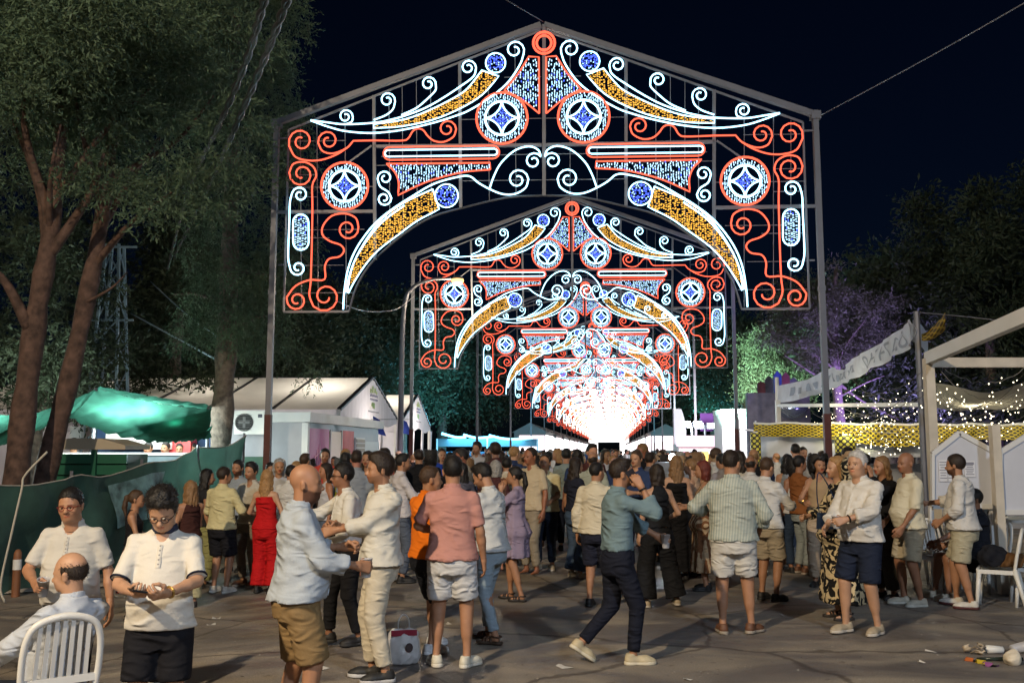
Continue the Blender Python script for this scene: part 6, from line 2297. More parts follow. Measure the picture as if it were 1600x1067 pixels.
# ================================================================== litter
PAP = mat('litter_paper', (.62, .60, .56), .8, var=.1)
for i, (px, py, sx, sy, rz, lab) in enumerate(((882, 1042, .10, .06, .4, 'white scrap of paper on the ground in front of the walking man'), (1075, 1062, .05, .03, 1, 'tiny white scrap at the bottom edge'), (338, 966, .09, .05, .2, 'pale strip of paper on the ground behind the boy'), (330, 976, .09, .04, .3, 'second pale strip of paper on the ground behind the boy'), (503, 1045, .10, .04, .9, 'narrow white scrap between the bald man and the man in beige trousers'), (60, 977, .03, .03, 0, 'small white speck near the seated man'), (1455, 1018, .03, .05, .6, 'small pale scrap at the right of the road'), (1225, 962, .05, .03, .2, 'pale scrap behind the shorts of the striped shirt man'), (275, 1020, .04, .03, .5, 'pale crumb of paper right of the boy'), (1440, 1035, .03, .03, .5, 'pale speck on the right of the road'), (700, 975, .05, .04, .5, 'white scrap between the legs of the group'))):
    g = ground_at(px, py)
    V, Q = sheet(lambda u, v: ((u - .5) * sx, (v - .5) * sy * 2, .006 + .012 * sin(u * 5 + i) * v), 4, 3)
    o = link('paper_scrap', npmesh('paper_scrap', V, Q, PAP), None, (g.x, g.y, g.z), None)
    o.rotation_euler = (0, 0, rz)
    props(o, lab, 'litter', 'paper scraps on the road')
# ================================================================== people
WHITE = (.62, .61, .58); CREAM = (.62, .58, .46); LBLUE = (.40, .47, .54); NAVY = (.012, .016, .032); BLACK = (.010, .010, .012)
BEIGE = (.46, .38, .27); KHAKI = (.25, .165, .075); JEAN = (.16, .24, .33); LJEAN = (.30, .38, .44)
SNK = ('sneaker', (.62, .58, .50), (.70, .68, .62)); BRN = ('loafer', (.14, .06, .03), (.35, .30, .24)); BLK = ('loafer', (.012, .011, .011), (.02, .02, .02)); BEI = ('sneaker', (.42, .34, .23), (.55, .50, .42)); SAN = ('sandal', (.015, .012, .011), (.03, .025, .022)); SBR = ('sandal', (.09, .045, .022), (.06, .035, .02))

CUPM = mat('translucent_cup', (.72, .72, .74), .25, trans=.45)
cup_me = MB().lathe([(.0, -.055), (.027, -.055), (.030, -.05), (.039, .055), (.0405, .055), (.0405, .06), (.0375, .06), (.0365, .045), (.029, -.045), (0, -.045)], 16).mesh('cup', CUPM, True)
drk_me = MB().lathe([(.033, .012), (.0, .012)], 16).mesh('drink', mat('pale_drink', (.45, .33, .16), .2), True)


def cup(p, label, tilt=0.0):
    o = link('plastic_cup', cup_me, None, p)
    o.rotation_euler = (tilt, tilt * .5, 0)
    link('drink', drk_me, o)
    return props(o, label, 'cup', 'plastic cups in hands')


def phone(info, hand_, label, off=(0, .085, -.03)):
    HFm = info['HF'][hand_]; W = info['W'][hand_]
    c = W + Vector(tuple(HFm @ np.array(off))) * info['s']
    x, y, z = (Vector(tuple(HFm[:, i])) for i in range(3))
    M = Matrix((x, y, z)).transposed()
    o = MB().box((0, 0, 0), (.072, .148, .009), M).obj('phone', M_dark, None)
    o.location = c
    sc_ = MB().box(tuple(-z * -.0055), (.064, .138, .002), M).obj('screen', mat('phone_screen', (.015, .016, .02), .1), o)
    return props(o, label, 'phone')


PEOPLE = []


def who(px, fy, ty, yaw, label, D=None, h=None, group=None, **kw):
    if D is None:
        g = ground_at(px, fy)
    else:
        X = at(px, 703, D).x
        g = Vector((X, D, gz(X)))
    if h is None:
        h = at(px, ty, g.y).z - g.z
    if g.y > 9.6:
        kw.setdefault('headres', .0095); kw.setdefault('res', .028)
    else:
        kw.setdefault('headres', .0069); kw.setdefault('res', .025)
    i = person(g, yaw, h, label, group, seed=len(PEOPLE), **kw)
    KIDS[i['root'].name] = [c for c in i['root'].children] if False else None
    KIDS.pop(i['root'].name)
    PEOPLE.append((g.x, g.y, i))
    return i


def shirt(c=WHITE, **k): return dict(dict(kind='shirt', color=c), **k)
def polo(c=WHITE, **k): return dict(dict(kind='polo', color=c, sleeve=.82, cuff=False, cloth='knit', hem=.86, neck=.25), **k)
def shorts(c=NAVY, **k): return dict(dict(color=c, cut=.96, ease=.024), **k)
def pants(c=NAVY, **k): return dict(dict(color=c, cut=1.9), **k)


# ---------------- foreground
i = who(470, 0, 0, 68, 'bald bearded person in a loose pale blue shirt and khaki cargo shorts holding a cup', D=5.85, h=1.64, w=1.04, belly=.04, fat=.6, hairs='bald', beard=2, skin='tan', lean=(0, .02),
        top=shirt((.42, .47, .52), hem=.75, ease=.022, flare=.035, sleeve=1.62, wr=.010), bottom=shorts(KHAKI, ease=.030, cut=.98), shoes=BLK, rh=(.16, .36, 1.09), re=(.5, -1, -.5), rhp='grip', lh=(-.2, .34, 1.18), lhp='grip', hy=12, rf=(.1, .06, .085), lf=(-.1, -.08, .085))
cup(i['grip']['r'], 'clear plastic cup in the hand of the bald bearded person')
i = who(592, 1062, 707, 262, 'person in a white shirt and cream trousers facing the bald bearded one', hairs='quiff', hc='dark', beard=1, w=1.0,
        top=shirt((.62, .60, .53), hem=.80, sleeve=1.55, ease=.024, flare=.03, neck=.12), bottom=pants((.60, .54, .42), ease=.02), shoes=('sneaker', (.02, .02, .02), (.5, .5, .5)), rh=(.12, .34, 1.17), lh=(-.06, .36, 1.15), le=(-.6, -1, -.6), lhp='phone', rhp='phone', twist=-25, hy=-8, rf=(.1, .05, .085), lf=(-.1, -.05, .085))
phone(i, 'l', 'dark phone held by the person in cream trousers')
i = who(543, 1008, 722, 248, 'person with glasses and black trousers reaching out behind the bald bearded one', hairs='short', hc='black', glasses='dark', skin='brown', w=1.04, belly=.03,
        top=shirt((.66, .64, .58), hem=.92, sleeve=1.85, tuck=False, flare=.012), bottom=pants(BLACK), shoes=BLK, rh=(.25, .48, 1.22), rhp='grip', lh=(-.15, .32, 1.05), rf=(.13, .16, .085), lf=(-.06, -.1, .085), lean=(.0, .06))
cup(i['grip']['r'], 'white plastic cup held out by the person with glasses')
i = who(668, 1018, 727, 48, 'person in a bright orange polo shirt and dark shorts with a hand in the pocket', w=1.08, belly=.055, fat=.7, hairs='receding', hc='brown', skin='tan', hy=22,
        top=polo((.80, .19, .012), hem=.86, ease=.018), bottom=shorts((.012, .014, .02), cut=1.02, ease=.03), shoes=('sneaker', (.66, .66, .66), (.7, .7, .7)), rh=(.20, .06, .90), re=(1, -.7, .1), lh=(-.12, .3, 1.06), rf=(.11, -.05, .085), lf=(-.1, .14, .085))
i = who(705, 1042, 711, 4, 'person seen from behind in a dusty pink polo shirt and white shorts', w=1.06, hairs='short', hc='black', skin='tan',
        top=polo((.50, .245, .205), hem=.82, ease=.018, flare=.024), bottom=shorts((.60, .60, .60), cut=.82, ease=.026), shoes=('sneaker', (.68, .64, .52), (.72, .68, .58)), rh=(.27, .05, .83), lh=(-.14, .25, 1.08), le=(-1, -.6, -.2), rf=(.13, 0, .085), lf=(-.13, .02, .085), hy=-8, rfy=30, lfy=25)
i = who(768, 1003, 721, 300, 'person in a light shirt and ripped pale jeans bowing the head beside the pink polo', hairs='fade', hc='black', beard=1, hp=-24, lean=(0, .05),
        top=shirt((.56, .58, .58), hem=.80, sleeve=1.75, ease=.022), bottom=pants(LJEAN, ease=.008), shoes=SBR, lh=(-.10, .26, .98), rh=(.1, .3, .95), rf=(.1, .1, .085), lf=(-.1, -.1, .085))
i = who(966, 1036, 712, 78, 'person in a teal shirt walking past with a phone at the ear', hairs='fade', hc='dark', beard=1, skin='tan', lean=(0, .03), hip=(0, 0, -.02),
        top=shirt((.16, .235, .26), hem=.95, sleeve=1.55, ease=.02, flare=.004, neck=.2), bottom=pants((.010, .012, .022), ease=.012, cut=1.93), shoes=('sneaker', (.52, .44, .28), (.62, .56, .42)),
        rh=(.150, .175, 1.49), re=(.35, .3, -1), rhp='phone', rd=(-.25, -.5, .9), rpd=(-1, .1, .1), lh=(-.17, .46, 1.02), le=(-.6, -1, -.2), lhp='grip', rf=(.07, .11, .085), lf=(-.08, -.30, .17), lfp=-34, rfp=0, watch=('r', 'dark'))
phone(i, 'r', 'black phone pressed to the ear of the walking person', (-.012, .095, -.030))
cup(i['grip']['l'], 'cup of pale drink in the hand of the walking person')
i = who(1150, 990, 702, 8, 'heavy person from behind in a pale striped shirt and white shorts', w=1.13, belly=.05, fat=.8, hairs='receding', hc='dark', hy=30,
        top=shirt((.56, .57, .48), hem=.79, sleeve=1.6, cloth='pin', ease=.022, flare=.018), bottom=shorts((.62, .60, .55), cut=.84, ease=.026), shoes=BRN, rh=(.27, .16, .98), lh=(-.22, .28, 1.12), le=(-1, -.6, -.2), rf=(.15, .04, .085), lf=(-.12, 0, .085), rfy=40)
i = who(1352, 990, 703, 236, 'smiling white haired person in a white linen shirt and navy shorts holding a cup', w=1.05, belly=.05, fat=.5, smile=1, hairs='short', hc='white', skin='light', hy=-6,
        top=shirt((.66, .63, .57), hem=.80, sleeve=1.62, ease=.022, flare=.028, neck=.3, wr=.010), bottom=shorts((.014, .020, .04), cut=.98, ease=.024), shoes=BEI, lh=(-.10, .36, 1.10), le=(-1, -.7, -.4), lhp='grip', rh=(.14, .34, 1.02), watch=('l', 'dark'), rf=(.14, .10, .085), lf=(-.10, -.06, .085), twist=0)
cup(i['grip']['l'], 'white cup in the hand of the white haired person')
i = who(1428, 946, 706, 268, 'bald person in a cream shirt and khaki shorts turned to the left', hairs='bald', skin='brown', w=1.04, belly=.045,
        top=shirt((.64, .59, .44), hem=.84, sleeve=1.05, ease=.024, flare=.02), bottom=shorts((.40, .34, .235), cut=.93, ease=.026), shoes=('sneaker', (.50, .46, .36), (.6, .58, .5)), lh=(-.2, .18, .90), rh=(.18, .20, .95), hy=-18, rf=(.1, .06, .085), lf=(-.1, -.04, .085))
i = who(1512, 950, 709, 300, 'person in a white shirt and beige shorts turning towards the house shaped board', hairs='short', hc='dark', beard=2, w=1.06, belly=.03,
        top=shirt((.62, .60, .56), hem=.86, sleeve=1.35, ease=.024, flare=.03), bottom=shorts((.44, .40, .28), cut=.90, ease=.028), shoes=('sneaker', (.60, .57, .50), (.08, .02, .02)), lh=(-.16, .22, .98), le=(-.8, -1, 0), rh=(.22, .42, 1.16), rhp='grip', rf=(.1, .12, .085), lf=(-.08, -.05, .085), hy=14, lean=(0, .03))
cup(i['grip']['r'], 'clear cup held in front of the house shaped board')
# ---------------- left foreground
i = who(124, 0, 0, 176, 'laughing person with red framed glasses in a pale grey polo shirt', D=6.6, h=1.58, w=1.06, belly=.065, fat=1, smile=1, hairs='short', hc='black', glasses='red', skin='tan', hp=-6, lean=(0.0, .06), hr=4,
        top=polo((.54, .52, .47), hem=.80, ease=.016, sleeve=.86, neck=.5), bottom=pants(NAVY), shoes=BLK, rh=(.13, .36, 1.08), re=(1, -.8, -.3), rhp='grip', lh=(-.33, .10, .84))
cup(i['grip']['r'], 'clear plastic cup held by the laughing person with glasses', .3)
i = who(262, 0, 0, 172, 'young dark haired person in a white polo shirt looking down at a phone', D=5.35, h=1.56, w=.98, belly=.05, fat=.6, hairs='thick', hc='black', glasses='dark', skin='light', hp=-34,
        top=polo((.68, .65, .58), hem=.82, ease=.016, sleeve=.90, neck=.45, flare=.03, trim=(.015, .02, .04), collar_color=(.03, .035, .06)), bottom=shorts((.010, .010, .013), cut=.80, ease=.026), shoes=BLK, rh=(.07, .34, 1.13), re=(1, -.7, -.4), lh=(-.10, .36, 1.13), le=(-1, -.7, -.4), rhp='phone', lhp='phone', rd=(-.45, 1, .05), ld=(.45, 1, .0), watch=('l', 'gold'), rpd=(-.3, .2, .9), lpd=(.6, .2, .6), rf=(.1, .05, .085), lf=(-.1, -.05, .085))
phone(i, 'r', 'dark phone held by the young person in the white polo', (-.02, .10, -.025))
# trims of the polo sleeves and the seated person
i = who(0, 0, 0, 298, 'balding person in a pale blue shirt seated on a white plastic chair', D=5.3, h=1.55, hip=(0, -.05, -.43), hairs='ring', hc='dark', skin='light', w=1.0, belly=.03, hp=-4, hy=-20,
        top=shirt((.50, .54, .60), hem=.80, sleeve=1.85, ease=.028, flare=.0), bottom=pants((.014, .018, .03), ease=.02), shoes=BLK, lean=(0, -.10), rh=(.20, .36, .62), lh=(-.20, .30, .66), rf=(.13, .62, .085), lf=(-.13, .54, .085), rk=(.1, .4, 1), lk=(-.1, .4, 1))
i['root'].location = (SEAT.x, SEAT.y, SEAT.z)
# ---------------- middle ground, left
i = who(343, 926, 729, 20, 'person from behind in a pale yellow shirt and black shorts', w=1.06, hairs='short', hc='dark', top=shirt((.60, .54, .30), hem=.82, sleeve=1.3, ease=.02), bottom=shorts((.012, .012, .016), cut=.92, ease=.028), shoes=SNK, rh=(.22, .26, 1.12), hy=25, lh=(-.2, .25, 1.0))
i = who(412, 926, 733, 12, 'person with long blond hair in a strapless red top and wide red trousers', female=True, hairs='verylong', hc='blond', skin='light', top=dict(kind='tank', color=(.50, .010, .012), hem=.90, straps=False, sleeve=0, collar=False, ease=.012, flare=.02), bottom=pants((.50, .010, .012), wide=.045, cut=1.97, ease=.016), shoes=BLK, lh=(-.18, .24, 1.08), rh=(.2, .2, 1.05))
i = who(203, 968, 765, 75, 'person with a ponytail in a black sleeveless top and floral skirt by the netting', female=True, hairs='pony', hc='brown', top=dict(kind='tank', color=BLACK, hem=1.0, sleeve=0, collar=False, neck=.2, ease=.01), bottom=dict(kind='skirt', color=(.012, .012, .012), cut=.38, wide=.06, cloth='floral'), shoes=SAN, rh=(.12, .3, 1.1), lh=(-.12, .3, 1.1))
who(291, 950, 750, 320, 'person with long brown hair and a dark brown top facing the netting', female=True, hairs='verylong', hc='fair', top=dict(kind='tank', color=(.05, .018, .015), hem=.98, sleeve=0, collar=False, neck=.1, ease=.01), bottom=pants((.45, .42, .25), wide=.05), shoes=BLK, rh=(.1, .28, 1.0))
who(316, 918, 732, 60, 'person with long black hair beside the pale yellow shirt', female=True, hairs='verylong', hc='black', top=dict(kind='tank', color=(.02, .02, .022), hem=.9, sleeve=.3, collar=False), bottom=pants((.30, .30, .13), wide=.04), shoes=BLK)
who(367, 893, 718, 195, 'person with a heavy dark beard in a grey blue shirt by the green screen', hairs='short', hc='black', beard=2, top=shirt((.30, .34, .38)), bottom=pants(BLACK), shoes=BLK)
who(388, 915, 722, 205, 'dark haired person in an open beige shirt talking to the pale yellow shirt', hairs='quiff', hc='black', beard=1, top=shirt((.48, .45, .38), neck=.6, sleeve=1.5), bottom=pants((.20, .17, .13)), shoes=BRN, rh=(.12, .32, 1.2), rhp='relax')
who(450, 905, 726, 10, 'person from behind in a white shirt right of the red outfit', hairs='short', hc='black', top=shirt(WHITE, sleeve=1.4), bottom=pants((.05, .06, .09)), shoes=BLK)
who(418, 890, 722, 150, 'dark haired person in a light shirt behind the red outfit', hairs='short', hc='black', top=shirt((.48, .46, .44)), bottom=pants(NAVY), shoes=BLK)
# ---------------- middle ground, centre
i = who(806, 938, 728, 285, 'person in a lilac dress with a ponytail touching the face', female=True, hairs='pony', hc='black', skin='tan', top=dict(kind='dress', color=(.30, .24, .33), hem=.56, sleeve=.7, collar=False, flare=.05, neck=.2), shoes=SAN, rh=(.06, .17, 1.47), re=(.7, .5, -1), rd=(-.2, .1, 1), lh=(-.08, .18, 1.42), le=(-.7, .5, -1), ld=(.2, .1, 1), rf=(.1, .1, .085), lf=(-.1, -.1, .085))
i = who(852, 890, 709, 192, 'person in a cream polo shirt and dark trousers facing the camera with a drink', hairs='receding', hc='dark', w=1.08, belly=.035, top=polo((.64, .57, .34), hem=.88), bottom=pants((.014, .02, .035)), shoes=BEI, lh=(-.13, .30, 1.04), lhp='grip', rh=(.14, .30, .98), hp=5)
cup(i['grip']['l'], 'bottle sized cup held by the person in the cream polo shirt')
i = who(900, 902, 714, 60, 'person with long dark hair in a black top and flared jeans', female=True, hairs='verylong', hc='dark', top=dict(kind='tee', color=(.016, .018, .03), hem=.95, sleeve=.6, collar=False), bottom=pants((.05, .08, .13), wide=.06, cut=1.96), shoes=BEI, rh=(.1, .32, 1.08), rhp='grip')
i = who(934, 948, 721, 24, 'person from behind in a cream shirt and dark blue shorts beside the walking one', hairs='receding', hc='black', w=1.04, hy=25, top=shirt((.64, .57, .42), hem=.76, sleeve=1.9, ease=.026), bottom=shorts((.018, .02, .035), cut=.95), shoes=BLK, rh=(.15, .3, 1.1))
i = who(1030, 948, 724, 345, 'person with a dark bob in a black jumpsuit with very wide legs', female=True, hairs='bob', hc='dark', skin='light', top=dict(kind='tank', color=(.012, .013, .016), hem=.95, sleeve=0, collar=False, ease=.012), bottom=pants((.012, .013, .016), wide=.075, cut=1.97), shoes=BEI, rh=(.22, .22, 1.05), rf=(.24, .0, .085), lf=(-.17, 0, .085))
i = who(1060, 905, 711, 5, 'person with long fair hair and bare back in a black dress', female=True, hairs='verylong', hc='fair', skin='light', top=dict(kind='dress', color=BLACK, hem=.12, straps=False, sleeve=0, collar=False, flare=.05), shoes=BLK, lh=(-.2, .2, 1.1))
i = who(1104, 922, 719, 285, 'person with dark red hair in a brown striped dress', female=True, hairs='bob', hc='red', skin='tan', top=dict(kind='dress', color=(.42, .30, .18), hem=.25, cloth='stripes', sleeve=0, collar=False, flare=.08, neck=.3), shoes=BLK, lh=(-.15, .3, 1.1), rh=(.15, .3, 1.12))
i = who(1085, 900, 716, 300, 'person with a brown bun in a sand coloured top behind the red haired one', female=True, hairs='bun', hc='fair', skin='light', top=dict(kind='tank', color=(.45, .30, .2), hem=.9, sleeve=0, collar=False), bottom=pants((.1, .05, .04), wide=.03), shoes=BLK)
i = who(1202, 938, 714, 50, 'brown haired person in a white shirt and beige shorts behind the striped shirt', hairs='receding', hc='brown', w=1.05, top=shirt(WHITE, sleeve=1.45), bottom=shorts((.38, .32, .23), cut=.95), shoes=BLK, rh=(.15, .36, 1.15), rhp='grip', hp=-12)
cup(i['grip']['r'], 'cup held by the brown haired person in beige shorts')
i = who(1254, 896, 711, 75, 'person in a rust brown t-shirt and torn light jeans', hairs='short', hc='black', skin='brown', top=dict(kind='tee', color=(.24, .085, .025), hem=.88, sleeve=.85, collar=False, cloth='knit'), bottom=pants((.28, .31, .30)), shoes=BRN, rh=(.12, .34, 1.12))
i = who(1287, 916, 711, 205, 'person with big curly black hair in a sand coloured vest and trousers', female=True, hairs='curly', hc='black', top=dict(kind='vest', color=(.40, .28, .16), hem=.94, sleeve=0, neck=.7, collar=True), bottom=pants((.44, .34, .24), wide=.02), shoes=BLK, lh=(-.2, .28, 1.05), rh=(.16, .3, 1.12), watch=('r', 'gold'), hy=-30)
i = who(1318, 966, 712, 262, 'person in a black and cream animal print dress with an arm raised over the head', female=True, hairs='long', hc='blond', skin='light', top=dict(kind='dress', color=(.012, .012, .012), hem=.17, cloth='zebra', sleeve=1.75, collar=False, flare=.10, cuff=False), shoes=SAN, lh=(-.04, -.10, 1.70), le=(-1, .5, .8), ld=(.6, -.5, .1), rh=(.16, .32, 1.08), rhp='grip')
HB = empty('handbag', i['root'].location + Vector((-.20, -.27, .93)), .3, 'small dark blue handbag on the animal print dress', 'handbag')
NAVYB = mat('navy_leather', (.014, .03, .075), .4, var=.1)
MB().prism([(-.13, 0), (.13, 0), (.115, .16), (-.115, .16)], -.035, .035).obj('bag_body', NAVYB, HB)
MB().prism([(-.12, .165), (.12, .165), (.10, .07), (-.10, .07)], -.045, -.037).obj('flap', NAVYB, HB)
MB().tube(catmull([(-.11, 0, .15), (-.09, .06, .35), (.0, .14, .56), (.09, .06, .35), (.11, 0, .15)], 5), .006, 5).obj('strap', NAVYB, HB)
i = who(1388, 935, 712, 250, 'person with fair hair in black with hands raised behind the white haired one', female=True, hairs='long', hc='fair', top=dict(kind='blouse', color=BLACK, hem=.8, sleeve=1.9, collar=False), bottom=pants((.05, .045, .035), wide=.03), shoes=BLK, rh=(.06, .22, 1.55), re=(.7, .4, -1), rd=(-.2, 0, 1), rhp='fist', lh=(-.05, .22, 1.5), le=(-.7, .3, -1), ld=(.2, 0, 1))
i = who(1470, 0, 0, 275, 'person seated on the chairs behind the beige shorts with a bare knee forward', D=11.2, h=1.70, hip=(0, -.05, -.44), hairs='short', hc='black', skin='brown', top=polo((.02, .022, .03), hem=.8), bottom=shorts(BLACK, cut=.8), shoes=('sneaker', (.5, .45, .35), (.5, .5, .4)), rh=(.16, .42, .62), lh=(-.16, .42, .62), rf=(.13, .42, .085), lf=(-.13, .35, .085), rk=(.1, .4, 1), lk=(-.1, .4, 1))
i['root'].location = (at(1512, 703, 11.2).x, 11.2, 0)
# shopping bag by the orange polo
BAGM = mat('white_carrier_bag', (.68, .67, .66), .45, trans=.3, var=.05)
g = ground_at(630, 1036)
cbg = empty('carrier_bag', g, radians(12), 'white plastic carrier bag with a dark red band and round dark emblem on the ground', 'bag')
cbg.scale = (.78, .78, .92)
f = Field((-.24, -.14, -.02), (.24, .14, .40), .014)
f.loft([(0, .15, .075, 0, 0, 0), (.06, .175, .09, 0, 0, 0), (.18, .165, .075, 0, 0, 0), (.27, .15, .035, 0, 0, 0), (.30, .13, .018, 0, 0, 0)], .02, folds=(7, .02, .04))
f.wrinkle(.007, 5, 1.8)
f.F = np.maximum(f.F, -f.ax[2][None, None, :])
V, Q = f.mesh()
link('bag_body', npmesh('bag_body', V, Q, BAGM), cbg)
V, Q = sheet(lambda u, v: ((u - .5) * .27, -.052 - .01 * sin(u * 9), .245 + .05 * v), 8, 2)
link('red_band', npmesh('red_band', V, Q, mat('dark_red_print', (.25, .01, .03), .6)), cbg)
V, Q = sheet(lambda u, v: (  .040 * v * cos(2 * pi * u) + .05, -.101, .15 + .040 * v * sin(2 * pi * u)), 16, 2)
link('round_emblem', npmesh('round_emblem', V, Q, mat('dark_print', (.05, .03, .03), .6)), cbg)
MB().tube(catmull([(-.06, 0, .29), (-.05, 0, .38), (0, 0, .42), (.05, 0, .38), (.06, 0, .29)], 5), .008, 5).obj('handle', BAGM, cbg, True)
# heap of litter at the lower right
g = ground_at(1525, 1022)
f = Field((-.12, -.08, -.02), (.12, .1, .13), .008)
f.cone((-.07, 0, .045), (.04, 0, .05), .03, .048, .02)
f.cone((-.02, 0, .05), (.10, 0, .052), .038, .040, .01, 's')
f.wrinkle(.006, 3, 3)
V, Q = f.mesh()
o = link('torn_packet', npmesh('torn_packet', V, Q, mat('printed_packet', (.42, .34, .24), .4, var=.7, vscale=16)), None, g); o.rotation_euler = (0, 0, -.3); props(o, 'torn open snack packet lying on the road at the lower right', 'litter')
MB_ = MB().tube([(0, 0, .035), (.02, 0, .037), (.15, 0, .032), (.165, 0, .03)], [.015, .036, .030, .01], 14)
o = MB_.obj('lying_cup', M_plast, None, True, loc=g + Vector((.09, .03, 0))); props(o, 'white cup lying on its side beside the torn packet', 'litter')
g = ground_at(1560, 1033)
o = MB().tube([(-.17, 0, .02), (.12, .0, .022), (.2, .0, .02)], [.012, .018, .015], 10).obj('dark_bottle', mat('dark_glass', (.02, .03, .025), .12), None, True, loc=g); props(o, 'dark thin bottle lying in the litter heap', 'litter')
for px, py, c, lab in ((1537, 1036, (.5, .36, .03), 'yellow wrapper scrap under the dark bottle'), (1549, 1040, (.25, .08, .22), 'purple wrapper scrap under the dark bottle'), (1518, 1032, (.45, .12, .03), 'orange food scrap beside the torn packet')):
    g = ground_at(px, py)
    lump('wrapper', g, (.04, .025, .014), c, lab, 'litter', px)
lump('crumpled_napkin', ground_at(1586, 1038), (.062, .05, .055), (.70, .62, .48), 'crumpled cream napkin at the lower right corner', 'litter', 8, wr=.008)
g = ground_at(1592, 1020)
o = link('tumbler', cup_me, None, g + Vector((.0, .0, .045))); o.rotation_euler = (0, pi / 2 - .1, .2); o.scale = (1.15, 1.15, 1.3); props(o, 'clear plastic tumbler lying near the right edge', 'litter')

# trampled crumbs and bits too many to count
rgd = np.random.default_rng(3)
dm_ = MB()
for k in range(420):
    y = rgd.uniform(4.6, 13); x = rgd.uniform(-.55, .55) * y
    s1 = rgd.uniform(.005, .020); a_ = rgd.uniform(0, 6.28); z = gz(x) + .004
    p = [Vector((x + s1 * q * cos(a_ + w2), y + s1 * q * sin(a_ + w2), z + rgd.uniform(0, .008))) for w2, q in ((0, 1), (1.4, .6), (3.1, 1.1), (4.6, .7))]
    dm_.quad(*p)
o = dm_.obj('crumbs', mat('crumb_bits', (.33, .30, .26), .9, var=.8, vscale=3), None)
props(o, 'trampled crumbs and bits of paper all over the road', 'litter', kind='stuff')

# ---------------- further individuals known by their clothes
mid = [
    (508, 17.5, 700, 170, 'person in a red patterned shirt in front of the pink cabin panel', dict(hairs='short', hc='black', beard=1, top=polo((.55, .07, .05)), bottom=pants(NAVY))),
    (540, 15.2, 706, 15, 'person with long black hair in a lime green dress', dict(female=True, hairs='long', hc='black', top=dict(kind='dress', color=(.28, .36, .02), hem=.5, sleeve=.4, collar=False, flare=.04))),
    (628, 12.6, 708, 70, 'person with a fade haircut in white left of the orange polo', dict(hairs='fade', hc='black', beard=1, top=shirt((.58, .55, .56)), bottom=pants((.1, .12, .16)), rh=(.12, .36, 1.15), rhp='grip')),
    (608, 13.0, 716, 200, 'balding tanned person behind the white shirt in cream trousers', dict(hairs='ring', hc='grey', skin='brown', top=shirt((.5, .5, .52)), bottom=pants(NAVY))),
    (655, 15.5, 702, 350, 'person in a black jacket with cropped hair behind the cup holder', dict(hairs='fade', hc='dark', top=shirt(BLACK), bottom=pants(BLACK))),
    (792, 14.6, 714, 10, 'person from behind in a white hooded top left of the lilac dress', dict(hairs='short', hc='black', top=shirt((.60, .56, .48)), bottom=pants(NAVY))),
    (822, 15.6, 706, 40, 'balding person in a dark blue polo shirt behind the cream polo', dict(hairs='ring', hc='brown', top=polo((.02, .04, .09)), bottom=pants(NAVY))),
    (885, 16.5, 700, 8, 'person from behind in a grey green t-shirt', dict(hairs='short', hc='black', top=dict(kind='tee', color=(.24, .29, .28), sleeve=.9, collar=False), bottom=pants(NAVY))),
    (926, 14.2, 706, 20, 'bald person in a sage green shirt behind the cream shirt', dict(hairs='ring', hc='dark', skin='tan', top=shirt((.38, .40, .32)), bottom=pants(NAVY))),
    (672, 17.0, 704, 340, 'person with bushy black hair in dark clothes near the street lamp pole', dict(female=True, hairs='curly', hc='black', top=shirt(BLACK), bottom=pants(BLACK))),
    (690, 18.5, 700, 160, 'person in a royal blue top behind the pink polo', dict(female=True, hairs='bob', hc='dark', top=dict(kind='tee', color=(.02, .06, .35), sleeve=.7, collar=False), bottom=pants(BLACK))),
    (746, 20.5, 690, 210, 'very tall person with a cap of dark hair standing above the crowd', dict(hairs='quiff', hc='black', beard=1, top=shirt((.40, .38, .38)), bottom=pants(NAVY))),
    (1240, 13.6, 716, 350, 'person with black hair in a white tank top', dict(female=True, hairs='curly', hc='black', skin='brown', top=dict(kind='tank', color=WHITE, hem=.9, sleeve=0, collar=False, neck=.2), bottom=pants((.03, .05, .09)))),
    (1172, 13.2, 712, 30, 'bald headed person in a white shirt just right of the striped shirt', dict(hairs='ring', hc='dark', skin='brown', top=shirt(WHITE), bottom=pants(NAVY))),
    (1128, 14.5, 708, 330, 'person with black hair in a grey top behind the red haired one', dict(hairs='short', hc='black', top=shirt((.3, .28, .3)), bottom=pants(NAVY))),
    (1015, 15.0, 706, 40, 'person with cropped hair behind the walking one', dict(hairs='fade', hc='dark', top=shirt((.1, .1, .12)), bottom=pants(NAVY))),
    (722, 13.5, 722, 330, 'dark haired person between the pink polo and the pale jeans', dict(female=True, hairs='long', hc='black', top=dict(kind='tee', color=(.1, .1, .13), sleeve=.7, collar=False), bottom=pants(NAVY))),
    (575, 14.5, 704, 190, 'person with dark hair and an open dark shirt behind the white shirts', dict(female=True, hairs='long', hc='dark', top=dict(kind='blouse', color=(.04, .03, .03), sleeve=1.2, collar=False, neck=.5), bottom=pants(NAVY))),
    (476, 16.0, 708, 20, 'person with brown cropped hair left of the red patterned shirt', dict(hairs='fade', hc='brown', top=shirt((.07, .07, .08)), bottom=pants(NAVY))),
    (1350, 14.0, 708, 300, 'dark haired person behind the raised arm', dict(hairs='short', hc='black', top=shirt((.02, .02, .022)), bottom=pants(BLACK))),
]
for px, D, ty, yaw, lab, kw in mid:
    who(px, 0, ty, yaw, lab, D=D, headres=.010, res=.032, shoes=BLK, **kw)

